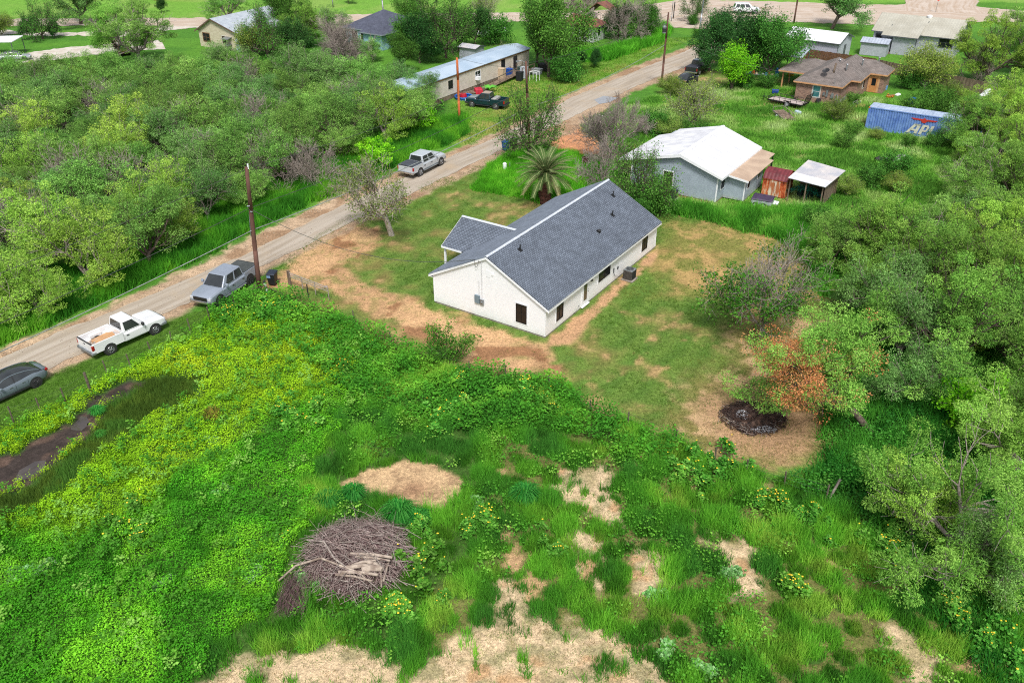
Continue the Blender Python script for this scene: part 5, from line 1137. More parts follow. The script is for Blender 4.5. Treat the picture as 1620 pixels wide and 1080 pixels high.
# ================================================================== poles and wires
def top_at(base, u, v, h):
    """head of a pole of height h whose top the photo shows near (u, v): a small real lean"""
    t = at(u, v, h); t = Vector((t.x, t.y, h)); d = t - base; 
    if math.hypot(d.x, d.y) > 1.6: d.x *= .9; d.y *= .4
    return base + d
def pole(loc, top, label, m=M_pole, r0=.17, r1=.11, cat='utility pole', name='utility_pole'):
    p = empty(name, loc, 0, label, cat, None)
    t = top - loc; MB().tube([(0, 0, -.2), tuple(t * .33), tuple(t * .66), tuple(t)], [r0, r0 * .9, (r0 + r1) / 2, r1], 10).obj('pole', m, p, smooth=True)
    return p, t
b1 = at(410, 456); t1 = b1 + Vector((.5, .2, 9.7))
p, t = pole(b1, t1, 'leaning reddish brown wooden utility pole by the black trash bin', r0=.19, r1=.13)
MB().cyl(t + Vector((.12, 0, -.15)), t + Vector((.12, 0, .22)), .05, .06, 8).obj('insulator', M_white, p)
for z, s in ((.70, -.2), (.655, .16)): q = t * z; MB().cyl(q + Vector((0, -.15, 0)), q + Vector((s, -.2, 0)), .05, .05, 8).obj('insulator', M_steel, p)
MB().cyl(tuple(t * .45 + Vector((-.2, -.03, 0))), tuple(t * .66 + Vector((-.13, -.03, 0))), .03, .03, 6).obj('conduit', M_steel, p)
b2 = at(1046, 138); t2 = b2 + Vector((.1, 0, 9.8))
p, t = pole(b2, t2, 'dark wooden utility pole with grey transformer can beside the dirt road')
q = t * .78; m = MB(); m.cyl(q + Vector((-.35, -.1, -.45)), q + Vector((-.35, -.1, .4)), .27, .27, 14); m.cyl(q + Vector((-.35, -.1, .4)), q + Vector((-.35, -.1, .5)), .25, .12, 14); m.cyl(q + Vector((-.45, -.1, .5)), q + Vector((-.45, -.1, .8)), .05, .05, 6); m.cyl(q + Vector((-.22, -.1, .5)), q + Vector((-.22, -.1, .8)), .05, .05, 6); m.obj('transformer', M_steel, p)
m = MB(); m.cyl(q + Vector((-.35, -.1, -.3)), q + Vector((-.35, -.1, .18)), .28, .28, 14); m.obj('transformer_band', M_dark, p)
b3 = at(838, 240); t3 = b3 + Vector((-.5, .6, 9.6))
p, t = pole(b3, t3, 'brown wooden utility pole rising through the small leafy tree by the road')
m = MB(); m.tube([t + Vector((0, 0, -.15)), t + Vector((-.5, -.1, .1)), t + Vector((-.75, -.15, .05))], .03, 6); m.box(t.x - 1.05, t.x - .7, t.y - .25, t.y - .05, t.z - .06, t.z + .08); m.obj('lamp_arm', M_steel, p)
b4 = at(727, 192); t4 = b4 + Vector((-.08, .3, 7.5))
pole(b4, t4, 'short bright orange-brown wooden pole at the edge of the thicket', M_poleo, .16, .13)
b5 = at(1106, 53); t5 = b5 + Vector((.3, 0, 10)); pole(b5, t5, 'pale grey metal pole on the grass beyond the dirt road', M_steel, .14, .1)
b6 = at(1307, 159); pole(b6, b6 + Vector((.35, -.1, 4.8)), 'short weathered wooden post against the brick house wall', M_wood, .14, .12)
b7 = at(607, 27); pole(b7, b7 + Vector((-.2, 0, 9)), 'thin grey pole behind the slate-roofed blue cottage', M_steel, .15, .12)
b8 = at(1256, 36); pole(b8, b8 + Vector((0, 0, 9)), 'dark pole on the lawn behind the white metal workshop', M_pole, .17, .13)
b9 = at(1065, 30); pole(b9, b9 + Vector((.05, 0, 3.0)), 'short black post at the street corner', M_black, .1, .1)
b10 = at(1062, 34); pole(b10, b10 + Vector((0, 0, 3.5)), 'thin pale post beside the short black post', M_steel, .07, .07)
b11 = at(490, -2) ; pole(at(527, 12), at(527, 12) + Vector((0, 0, 7)), 'thin pole on the far lawn above the cream cottage trees', M_steel, .12, .1)
def wire(p, q, sag, label, m=M_wire, r=.022, name='power_line'):
    pts = []; p = Vector(p); q = Vector(q)
    for k in range(25): t = k / 24; v = p.lerp(q, t); v.z -= sag * 4 * t * (1 - t); pts.append(tuple(v))
    o = MB().tube(pts, r, 5).obj(name, m); return tag(o, label, 'power line')
h1 = lambda f: b1.lerp(t1, f)
far = Vector((-58, 14, 0)); e_ = (b1 - b3).normalized(); far = b1 + e_ * 42 + Vector((0, 0, 0))
wire(h1(.50), Vector((far.x, far.y, 4.4)), .5, 'thick pale telephone cable running left from the leaning brown pole', M_wire, .035)
wire(h1(.50), b3.lerp(t3, .5), .55, 'thick pale telephone cable from the leaning brown pole along the dirt road', M_wire, .035)
wire(b3.lerp(t3, .5), b2.lerp(t2, .58), .7, 'thick pale telephone cable crossing the road toward the transformer pole', M_wire, .03)
wire(h1(.68), Vector((far.x, far.y, 6.0)), .5, 'middle thin wire running left from the leaning brown pole', M_wired)
wire(h1(.68), b3.lerp(t3, .72), .6, 'middle thin wire from the leaning brown pole over the thicket edge', M_wired)
wire(h1(.985), Vector((far.x, far.y, 9.0)), .6, 'topmost wire running left over the thicket from the leaning pole', M_wired, .018)
wire(h1(.985), b3.lerp(t3, .98), .7, 'topmost wire from the leaning brown pole to the pole in the leafy tree', M_wired, .018)
wire(b3.lerp(t3, .98), b2.lerp(t2, .97), .9, 'topmost wire over the road up to the transformer pole', M_wired, .018)
wire(b3.lerp(t3, .93), t4, .3, 'short wire linking the orange pole with the brown pole', M_wired, .016)
gp = HO + Matrix.Rotation(YAW, 3, 'Z') @ Vector((3.9, -.14, 4.62))
wire(h1(.67), gp, 1.6, 'sagging service wire from the leaning pole to the white house gable', M_wired, .02, 'service_wire')
wire(b2.lerp(t2, .7), BO + Matrix.Rotation(BY, 3, 'Z') @ Vector((4.77, -.08, 3.4)), 1.0, 'service wire from the transformer pole to the brick house', M_wired, .016, 'service_wire')

# ================================================================== yard things
def trash_bin(loc, rz, label, c, lidc=None, h=1.08):
    t = empty('trash_bin', loc, rz, label, 'trash bin')
    m = MB(); m.hexa([(-.25, -.27, .08), (.25, -.27, .08), (.25, .3, .08), (-.25, .3, .08)], [(-.33, -.36, h - .1), (.33, -.36, h - .1), (.33, .4, h - .1), (-.33, .4, h - .1)]); m.obj('bin_body', c, t, bevel=.03)
    m = MB(); m.hexa([(-.36, -.4, h - .1), (.36, -.4, h - .1), (.36, .42, h - .1), (-.36, .42, h - .1)], [(-.3, -.34, h), (.3, -.34, h), (.32, .4, h + .03), (-.32, .4, h + .03)]); m.obj('lid', lidc or c, t, bevel=.02)
    m = MB(); m.cyl((-.33, .46, h - .08), (.33, .46, h - .08), .025, .025, 6); m.obj('handle', lidc or c, t)
    for s in (-.33, .28): MB().cyl((s, .34, .13), (s + .05, .34, .13), .13, .13, 12).obj('wheel', M_dark, t)
    return t
tb1 = trash_bin(at(432.5, 450), R(-8), 'black wheeled trash bin with a pale label beside the leaning pole', mat('black_bin', lin(34, 38, 44), lin(26, 28, 32), 3, .5), mat('navy_lid', lin(44, 52, 66), lin(34, 40, 52), 3, .45))
MB().quad((-.3, -.345, .72), (0, -.345, .72), (0, -.362, .92), (-.3, -.362, .92)).obj('label_sticker', mat('pale_blue_sticker', lin(150, 180, 215), lin(120, 150, 190), 9, .5), tb1)
M_bbin = mat('blue_bin', lin(30, 96, 170), lin(24, 80, 150), 3, .5); M_bbin2 = mat('dark_green_bin', lin(34, 66, 48), lin(26, 50, 38), 3, .5)
trash_bin(at(800, 238), YAW, 'blue wheeled trash bin at the roadside under the leafy tree', M_bbin)
trash_bin(at(808, 238) + Vector((.3, .8, 0)), YAW, 'dark green trash bin half hidden behind the blue roadside bin', M_bbin2)
t = empty('utility_pedestal', at(798.5, 270), 0, 'white plastic utility pedestal in the bright grass near the palm', 'utility pedestal')
m = MB(); m.cyl((0, 0, 0), (0, 0, .75), .2, .2, 14); m.obj('shell', M_white, t); m = MB(); m.cyl((0, 0, .75), (0, 0, .86), .21, .12, 14); m.obj('cap', M_white, t)
t = empty('yard_stake', at(806.5, 268), 0, 'thin pale stake beside the white utility pedestal', 'stake'); MB().cyl((0, 0, 0), (0, 0, .7), .06, .05, 8).obj('stake', M_steel, t)
t = empty('rusty_barrel', at(925.5, 261), 0, 'rusty brown fire barrel in tall bright grass left of the grey house', 'barrel')
m = MB(); m.cyl((0, 0, 0), (0, 0, .8), .34, .34, 16, cap=False); m.cyl((0, 0, .79), (0, 0, .83), .36, .36, 16, cap=False); m.cyl((0, 0, .4), (0, 0, .42), .35, .35, 16, cap=False); m.obj('shell', mat('dark_rust', lin(96, 48, 40), lin(60, 32, 30), 6, .9), t)
MB().cyl((0, 0, .1), (0, 0, .5), .33, .33, 16).obj('ash', M_dark, t)

# pipe gate standing at the driveway
ga, gb = at(459.5, 452), at(521, 476)
gv = gb - ga; GG = empty('pipe_gate', ga, math.atan2(gv.y, gv.x), 'pale tubular metal gate frame beside the dirt driveway', 'gate'); gl_ = gv.length
m = MB()
for z in (1.15, 1.0, .82): m.cyl((.05, 0, z), (gl_, 0, z - .0), .03, .03, 6)
for k in range(4): m.cyl((gl_ * k / 3, 0, .1), (gl_ * k / 3, 0, 1.17), .035, .035, 6)
m.cyl((gl_ * .95, -.15, 1.15), (gl_ * .95, .15, 1.15), .05, .05, 6); m.obj('gate_frame', mat('pale_pipe', lin(200, 190, 184), lin(160, 146, 138), 5, .5, .3), GG)
MB().box(-.12, .06, -.09, .09, 0, 1.3).obj('gate_post', M_wood, GG)
m = MB(); m.cyl((0, 0, 0), (0, 0, 1.1), .05, .05, 8); tag(m.obj('steel_post', M_dark, None, at(488, 470)), 'dark short post under the tubular gate', 'post')
t = empty('water_standpipe', at(422.5, 461), 0, 'white-topped standpipe at the foot of the leaning pole', 'standpipe'); MB().cyl((0, 0, 0), (-.1, 0, .8), .09, .09, 8).obj('pipe', M_white, t); MB().cyl((-.1, 0, .8), (-.1, 0, .9), .12, .1, 8).obj('cap', M_dark, t)
m = MB(); m.tube([at(370, 470, .1), at(398, 458, .7), at(418, 452, .9), at(440, 462, .7), at(458, 468, .35)], .03, 5); tag(m.obj('fence_rail', mat('dark_rusty_pipe', lin(84, 62, 56), lin(60, 44, 40), 5, .8)), 'rusty dark pipe rail sloping through the weeds by the leaning pole', 'rail')

# wire fence round the field
M_post = mat('grey_fence_post', lin(120, 108, 92), lin(84, 74, 62), 6, .9)
def wire_fence(pts, label, name='wire_fence', h=1.15, wires=(.35, .7, 1.05), tall=()):
    f = empty(name, pts[0], 0, label, 'fence'); o = pts[0]; r5 = random.Random(len(pts)); heads = []
    for k, p in enumerate(pts):
        q = p - o; hh = h * r5.uniform(.88, 1.08); rr2 = .045
        if k in tall: hh, rr2 = 1.5, .085
        ln = Vector((r5.uniform(-.12, .06), r5.uniform(-.05, .05), hh)); MB().tube([tuple(q), tuple(q + ln * .5 + Vector((.01, 0, 0))), tuple(q + ln)], rr2, 6).obj('post', M_post, f); heads.append((q, ln))
    m = MB()
    for w in wires:
        for (q0, l0), (q1, l1) in zip(heads[:-1], heads[1:]):
            a, b = q0 + l0 * (w / h), q1 + l1 * (w / h); mid = a.lerp(b, .5) - Vector((0, 0, .04)); m.tube([tuple(a), tuple(mid), tuple(b)], .008, 3)
    m.obj('wire', M_wired, f); return f
wire_fence([at(u, v) for u, v in ((-60, 735), (-18, 700), (22, 668), (66, 655), (104, 636), (144, 621), (171, 594), (208, 584), (240, 561), (272, 545), (302, 528), (332, 508), (372, 488), (405, 470))], 'sagging wire fence on thin posts between the verge and the yellow weeds', tall=(5,))
wire_fence([at(u, v) for u, v in ((560, 512), (620, 548), (680, 580), (743, 592), (800, 600), (870, 618), (932, 656), (992, 678), (1067, 706), (1130, 735), (1180, 752), (1240, 770), (1305, 795))], 'thin wire fence with small posts along the weedy edge of the back yard')
pl_ = MB(); a = at(1308, 795); b = a + Vector((.55, .3, 1.35)); pl_.cyl(a, b, .07, .07, 7); tag(pl_.obj('leaning_post', M_barkg), 'pale leaning wooden post in the weeds at the corner of the back yard', 'post')

# mobile home clutter
clut = [
 ('dresser', (793, 128), 'tall beige cabinet standing on a pallet by the ramp', 'cabinet', (1.1, .9, 1.7), lin(214, 190, 160)),
 ('storage_tote', (805, 124), 'blue plastic bin beside the beige cabinet', 'bin', (.9, .8, 1.3), lin(28, 84, 178)),
 ('storage_tote', (816, 117), 'dark teal plastic bin in front of the deck', 'bin', (1.3, .9, .95), lin(20, 92, 90)),
 ('storage_tote', (822, 128), 'black plastic bin beside the white cabinets', 'bin', (.9, .8, 1.2), lin(34, 38, 44)),
 ('white_cabinet', (829, 124), 'white cabinet right of the black bin', 'cabinet', (.9, .8, 1.5), lin(206, 214, 222)),
 ('storage_tote', (849, 118), 'pale grey crate right of the white table frame', 'crate', (1.5, .9, .8), lin(176, 180, 184)),
 ('black_box', (862, 112), 'dark box on the ground at the right end of the clutter', 'box', (1.8, 1.2, .9), lin(52, 50, 52)),
 ('dark_crate', (784, 127), 'dark crate left of the beige cabinet', 'crate', (.8, .8, .8), lin(40, 46, 58)),
]
for nm, px, lb, ct, (w, d, h), c in clut:
    o = at(*px); t = empty(nm, o, YAW, lb, ct); mm = mat(nm + '_m%d' % px[0], c, tuple(x * .8 for x in c), 3, .6)
    m = MB(); m.hexa([(-w * .44, -d * .44, .02), (w * .44, -d * .44, .02), (w * .44, d * .44, .02), (-w * .44, d * .44, .02)], [(-w / 2, -d / 2, h), (w / 2, -d / 2, h), (w / 2, d / 2, h), (-w / 2, d / 2, h)]); m.obj('body', mm, t, bevel=.04)
    m = MB(); m.box(-w * .53, w * .53, -d * .53, d * .53, h + .001, h + .07); m.obj('lid', mm, t, bevel=.02)
tt = at(811, 113); m = MB()
for k in range(9):
    for j in range(5):
        f = lambda i, jj: (-.9 + i * .2 + .0, .5 - jj * .25, .3 + 1.6 * math.sin(jj / 5 * 1.57 + .3) * (1 - .12 * abs(i - 4.5)) + .1 * math.sin(i * 2.3 + jj * 1.7))
        m.quad(f(k, j), f(k + 1, j), f(k + 1, j + 1), f(k, j + 1))
m.box(-.8, .8, -.75, -.7, 0, 1.8)
tag(m.obj('blue_tarp', mat('bright_blue_tarp', lin(14, 120, 220), lin(8, 96, 190), 2, .45), None, tt, YAW), 'bright blue tarp draped over a stack beside the deck', 'tarp')
t = empty('white_table_frame', at(838, 128), YAW, 'white metal table frame behind the brown utility pole', 'table frame'); m = MB()
for x in (0, 1.1):
    for y in (0, .9): m.cyl((x, y, 0), (x, y, 1.3), .035, .035, 6)
m.box(0, 1.1, 0, .05, 1.25, 1.3); m.box(0, 1.1, .85, .9, 1.25, 1.3); m.box(0, .05, .05, .85, 1.25, 1.3); m.box(1.05, 1.1, .05, .85, 1.25, 1.3); m.obj('frame', M_white, t)
t = empty('kiddie_pool', at(734, 156), 0, 'blue plastic kiddie pool left of the dark green pickup', 'kiddie pool'); m = MB(); m.cyl((0, 0, 0), (0, 0, .05), 1.2, 1.2, 24)
pts = [(1.2 * math.cos(k * .2618), 1.2 * math.sin(k * .2618), .3) for k in range(25)]; m.tube(pts, .1, 6)
for k in range(24): p, q = pts[k], pts[k + 1]; m.quad((p[0], p[1], 0), (q[0], q[1], 0), q, p)
m.obj('shell', mat('pool_blue', lin(30, 110, 200), lin(24, 92, 176), 3, .4), t)
t2 = MB(); t2.cyl((0, 0, .06), (0, 0, .5), .5, .42, 14); tag(t2.obj('red_tub', mat('red_plastic', lin(200, 30, 50), lin(170, 24, 40), 3, .4), None, at(733, 154), 0, bevel=.03), 'red plastic tub standing in the blue kiddie pool', 'tub')
m = MB()
for k in range(7): m.box(-1.4 + .05 * k, 1.4 - .1 * (k % 3), -.8 + k * .2, -.8 + k * .2 + .18, .25 + .04 * (k % 2), .32 + .04 * (k % 2))
m.box(-1.2, 1.2, -.6, .6, 0, .25); tag(m.obj('board_stack', M_wood, None, at(746, 149), R(25)), 'low stack of weathered boards behind the kiddie pool', 'boards')
m = MB(); m.hexa([(-.55, -.5, 0), (.55, -.5, 0), (.55, .5, 0), (-.55, .5, 0)], [(-.5, -.45, .7), (.5, -.45, .7), (.5, .45, .85), (-.5, .45, .85)]); tag(m.obj('red_cooler', mat('pinkish_red', lin(214, 44, 70), lin(180, 34, 56), 2, .5), None, at(757, 149), R(20), bevel=.08), 'pinkish red box at the end of the board stack', 'box')
t = empty('plastic_chair', at(746, 140), YAW, 'white plastic chair by the mobile home wall above the board stack', 'chair'); m = MB()
for x in (-.22, .22):
    for y in (-.22, .22): m.cyl((x * 1.1, y * 1.1, 0), (x, y, .44), .025, .025, 5)
m.obj('legs', M_white, t); MB().box(-.25, .25, -.25, .25, .43, .47).obj('seat', M_white, t); MB().hexa([(-.25, .21, .47), (.25, .21, .47), (.25, .25, .47), (-.25, .25, .47)], [(-.22, .3, .95), (.22, .3, .95), (.22, .34, .95), (-.22, .34, .95)]).obj('backrest', M_white, t)
# pale junk stack at the roadside grass
t = MB(); 
for k in range(6): t.slab([(-1.6 + k * .1, -.9 + .1 * k, .12 + k * .09), (1.5 - k * .12, -.8, .14 + k * .1), (1.4, .8 - k * .1, .16 + k * .09), (-1.5, .9, .1 + k * .09)], .05)
tag(t.obj('sheet_metal_stack', mat('pale_sheet', lin(206, 206, 214), lin(160, 160, 170), 2, .6), None, at(938, 92), R(-12)), 'stack of pale bent sheet metal in the grass near the ruined house', 'sheet metal')

# brick house yard
t = empty('cooler', at(1226, 148), R(-15), 'blue cooler on the grass behind the flat trailer', 'cooler'); MB().box(-.42, .42, -.28, .28, .02, .42).obj('body', mat('cooler_blue', lin(28, 74, 160), lin(22, 60, 136), 3, .4), t, bevel=.04); MB().box(-.44, .44, -.3, .3, .425, .5).obj('lid', mat('cooler_lid', lin(60, 96, 170), lin(50, 80, 150), 3, .4), t, bevel=.03)
t = empty('water_barrel', at(1441, 168), 0, 'bright blue plastic barrel standing behind the blue container', 'barrel'); m = MB(); m.cyl((0, 0, 0), (0, 0, .1), .4, .46, 18); m.cyl((0, 0, .1), (0, 0, 1.0), .46, .46, 18); m.cyl((0, 0, 1.0), (0, 0, 1.1), .46, .4, 18); m.obj('barrel', mat('barrel_blue', lin(30, 130, 215), lin(24, 110, 190), 3, .4), t)
m = MB()
for z in (.35, .7): m.cyl((0, 0, z), (0, 0, z + .05), .475, .475, 18)
m.obj('hoops', MATS['barrel_blue'], t)
t = MB(); t.box(-.35, .35, -.3, .3, 0, .55); tag(t.obj('pale_blue_bucket', mat('pale_blue_plastic', lin(120, 170, 215), lin(96, 146, 190), 3, .5), None, at(1399, 142), YAW, bevel=.06), 'pale blue box at the back corner of the brick house', 'box')
t = MB(); t.box(-.5, .5, -.2, .2, 0, .2); t.cyl((-.4, .3, .15), (.4, -.3, .3), .12, .1, 8); t.cyl((.1, -.4, .1), (-.1, .4, .35), .08, .1, 8); tag(t.obj('riding_toy', mat('orange_plastic', lin(240, 150, 30), lin(60, 50, 40), 4, .5), None, at(1408, 154), R(30)), 'orange and black toy lying in the yard above the container', 'toy')
t = MB(); t.hexa([(-.4, -.25, 0), (.4, -.25, 0), (.4, .25, 0), (-.4, .25, 0)], [(-.3, -.15, .3), (.35, -.2, .22), (.3, .2, .28), (-.3, .15, .2)]); tag(t.obj('white_bag', M_white, None, at(1420, 151), R(30), bevel=.06), 'crumpled white bag in the yard beside the orange toy', 'bag')
t = empty('work_table', at(1203, 128), YAW + R(10), 'cluttered pale work table under the split-trunk tree', 'table'); m = MB(); m.box(-2.3, 1.8, -.45, .45, .85, .92); m.obj('table_top', M_steel, t); m = MB()
for x in (-2.1, 1.6):
    for y in (-.38, .38): m.cyl((x, y, 0), (x, y, .85), .04, .04, 6)
m.obj('legs', M_wood, t)
cc = [lin(210, 214, 220), lin(60, 130, 200), lin(190, 60, 50), lin(220, 200, 160), lin(60, 64, 70)]
tb0 = at(1203, 128)
for k in range(9):
    x = -2.0 + k * .44; m = MB(); hh = .15 + .3 * ((k * 7) % 5) / 5
    if k % 2: m.cyl((0, 0, 0), (0, 0, hh), .14, .1, 10)
    else: m.hexa([(-.18, -.14, 0), (.18, -.14, 0), (.18, .14, 0), (-.18, .14, 0)], [(-.14, -.1, hh), (.14, -.1, hh), (.14, .1, hh), (-.14, .1, hh)])
    c, s = math.cos(YAW + R(10)), math.sin(YAW + R(10))
    tag(m.obj('table_item', mat('item_%d' % (k % 5), cc[k % 5], tuple(v * .8 for v in cc[k % 5]), 3, .5), None, tb0 + Vector((x * c, x * s, .925)), .3 * k), ['white box', 'blue can', 'pinkish red box', 'cream jar', 'charcoal box', 'pale grey can', 'blue box', 'red jar', 'cream box'][k] + ' on the cluttered work table, ' + ['first', 'second', 'third', 'fourth', 'fifth', 'sixth', 'seventh', 'eighth', 'ninth'][k] + ' from its left end', 'household item', 'items on the work table')
m = MB(); m.cyl((0, 0, 0), (0, 0, 1.1), .3, .22, 12); m.cyl((0, 0, 1.1), (0, 0, 1.3), .22, .1, 12); tag(m.obj('blue_umbrella_bundle', mat('sky_blue', lin(80, 160, 225), lin(60, 140, 205), 3, .5), None, at(1228, 122)), 'sky blue standing bundle at the porch edge of the brick house', 'bundle')
m = MB(); m.box(-.4, .4, -.3, .3, 0, 1.1); tag(m.obj('yellow_crate', mat('yellow_plastic', lin(235, 205, 30), lin(210, 180, 20), 3, .5), None, at(1251, 120) + Vector((0, 0, 0)), YAW, bevel=.04), 'yellow box against the porch corner of the brick house', 'box')
m = MB(); m.hexa([(-.4, -.4, 0), (.4, -.4, 0), (.4, .4, 0), (-.4, .4, 0)], [(-.3, -.3, .5), (.35, -.3, .4), (.3, .3, .45), (-.3, .35, .55)]); tag(m.obj('white_tub', mat('white_plastic', lin(214, 226, 236), lin(170, 190, 206), 2, .4), None, at(1262, 181), R(20), bevel=.12), 'white plastic tub lying in the grass behind the small cart', 'tub')
m = MB(); m.cyl((0, -.15, .35), (0, .15, .35), .35, .35, 18); m.cyl((0, -.17, .35), (0, -.15, .35), .2, .2, 12); tag(m.obj('loose_wheel', M_rubber, None, at(1294, 164), R(20)), 'loose wheel leaning by the foot of the brick wall', 'wheel')
# bicycles heap
bk = empty('bicycle', at(1352, 168), R(30), 'fallen bicycle heap with pale wheels beside the chain-link panel', 'bicycle')
for x, y, z in ((0, 0, .35), (1.0, .3, .35)):
    MB().tube([(x + .33 * math.cos(k * .35), y + .1 * math.sin(k), z + .33 * math.sin(k * .35)) for k in range(19)], .03, 5).obj('wheel', M_rim, bk)
MB().tube([(0, 0, .35), (.4, .1, .7), (.9, .3, .75), (1.0, .3, .35), (.45, .1, .35), (.4, .1, .75)], .03, 5).obj('frame', M_barkg, bk)
fa, fb_ = at(1322, 172), at(1352, 145)
CL = empty('chain_link_panel', fa, math.atan2((fb_ - fa).y, (fb_ - fa).x), 'leaning chain-link fence panel by the brick house corner', 'fence'); l_ = (fb_ - fa).length; m = MB()
for k in range(int(l_ / .18)): m.cyl((k * .18, 0, .05), (min(k * .18 + 1.2, l_), .35, 1.5), .012, .012, 3); m.cyl((min(k * .18 + 1.2, l_), 0, .05), (k * .18, .35, 1.5), .012, .012, 3)
m.obj('mesh', M_steel, CL)
m = MB(); m.cyl((0, .36, 1.52), (l_, .36, 1.52), .035, .035, 6)
for k in range(4): m.cyl((l_ * k / 3, 0, 0), (l_ * k / 3, .36, 1.52), .035, .035, 6)
m.obj('frame', M_steel, CL)
# junk in the field, stop sign, tank
m = MB(); m.slab([(-.9, -.5, .3), (.7, -.6, .35), (.9, .4, .4), (-.6, .5, .28)], .06); m.slab([(.3, -.2, .45), (1.9, .3, .5), (1.7, .8, .5), (.2, .5, .42)], .05); tag(m.obj('scrap_boards', mat('pale_scrap', lin(200, 196, 190), lin(130, 124, 118), 3, .8), None, at(1410, 256), R(10)), 'pale scrap boards dumped in the middle of the green field', 'boards')
m = MB(); m.cyl((-.5, 0, .25), (.3, .1, .25), .25, .2, 10); m.cyl((0, -.3, .2), (.1, .5, .3), .2, .2, 8); tag(m.obj('tyre_heap', M_rubber, None, at(1391, 256)), 'black tyres beside the pale scrap boards in the field', 'tyres')
ss_ = empty('stop_sign', at(1480, 20), 0, 'small red stop sign at the far street corner', 'stop sign'); MB().cyl((0, 0, 0), (0, 0, 2.2), .04, .04, 6).obj('post', M_steel, ss_)
oc = [(.38 * math.cos(R(22.5 + 45 * k)), .38 * math.sin(R(22.5 + 45 * k)) + 2.5) for k in range(8)]; MB().prism(oc, -.06, -.045, 'y').obj('sign_plate', mat('sign_red', lin(226, 70, 40), lin(214, 60, 34), 2, .5), ss_)
def text(s, parent, loc, size, m, rz=0, al='CENTER', name='lettering'):
    cu = bpy.data.curves.new(name, 'FONT'); cu.body = s; cu.size = size; cu.align_x = al; cu.extrude = .002
    cu.resolution_u = 3; tmp = bpy.data.objects.new(name, cu); col.objects.link(tmp); bpy.context.view_layer.update(); me = bpy.data.meshes.new_from_object(tmp.evaluated_get(bpy.context.evaluated_depsgraph_get())); bpy.data.objects.remove(tmp)
    me.materials.clear(); me.materials.append(m); return link(name, me, parent, loc, 0, (R(90), 0, rz))
text('STOP', ss_, (0, -.065, 2.41), .26, M_white)
m = MB(); m.cyl((-1.6, 0, .9), (1.6, 0, .9), .55, .55, 18); m.cyl((1.6, 0, .9), (1.8, 0, .9), .55, .3, 18); m.cyl((-1.8, 0, .9), (-1.6, 0, .9), .3, .55, 18); m.box(-1.2, -1, -.4, .4, 0, .5); m.box(1, 1.2, -.4, .4, 0, .5); tag(m.obj('white_tank', M_white, None, at(1556, 162), R(52), smooth=False), 'white tank half buried in foliage right of the container', 'tank')
ve = empty('junk_machine', at(1500, 362), R(20), 'dark derelict machine half hidden in the brush at the right', 'machine'); m = MB(); m.box(-.7, .7, -.5, .5, .3, .9); m.box(-.3, .4, -.4, .4, .9, 1.25); m.obj('body', M_dark, ve, bevel=.08)
for x in (-.6, .6): MB().cyl((x, -.62, .35), (x, -.45, .35), .35, .35, 16).obj('wheel', M_rubber, ve)
m = MB(); m.box(-.4, .4, -.3, .3, 0, .5); tag(m.obj('white_drum', mat('white_drum_m', lin(226, 222, 212), lin(200, 196, 186), 3, .5), None, at(30, 101), 0, bevel=.1), 'white drum beside the silver car at the left edge', 'drum')
# far stubs on the lawn
# ================================================================== burn pile and brush pile
bp_ = at(1191, 662)
BP = empty('burn_pile', bp_, 0, 'black charred burn pile with white ash at its front edge', 'burn pile')
BP.scale = (.86, .86, .9)
r6 = np.random.default_rng(21)
def mound_pts(n, rx, ry, h, s=1.0):
    a = r6.uniform(0, 2 * np.pi, n); r_ = np.sqrt(r6.uniform(0, 1, n)); x = rx * r_ * np.cos(a); y = ry * r_ * np.sin(a); return x, y, h * (1 - r_ ** 1.6)
m = MB(); n_ = 40; rings = 12
for i in range(rings + 1):
    for k in range(n_):
        a = 2 * math.pi * k / n_; r_ = i / rings * (1 + .12 * math.sin(a * 3 + 1) + .07 * math.sin(a * 7 + 2) + .05 * math.sin(a * 13)); h_ = .62 * (1 - (i / rings) ** 1.5) * (1 + .35 * math.sin(a * 4 + i * 1.3)) + (.05 * math.sin(a * 9 + i * 2) if i < rings else -.03)
        m.v.append((2.05 * r_ * math.cos(a), 1.75 * r_ * math.sin(a), h_))
for i in range(rings):
    for k in range(n_): a, b = i * n_ + k, i * n_ + (k + 1) % n_; m.f.append((a, b, b + n_, a + n_))
m.obj('ash_mound', mat('charred_ash', lin(104, 78, 64), lin(44, 36, 34), 3.5, .95, bump=1.0, bscale=14, detail=7), BP)
def debris(n, rx, ry, h, L0, L1, wd, seed, tilt=.5):
    g_ = np.random.default_rng(seed); a = g_.uniform(0, 2 * np.pi, n); r_ = np.sqrt(g_.uniform(0, 1, n)); x = rx * r_ * np.cos(a); y = ry * r_ * np.sin(a); z = h * (1 - r_ ** 1.5) + g_.uniform(0, .12, n)
    th = g_.uniform(0, np.pi, n); L_ = g_.uniform(L0, L1, n); dz = g_.uniform(-tilt, tilt, n) * L_ * .5
    return x, y, z, th, L_, dz
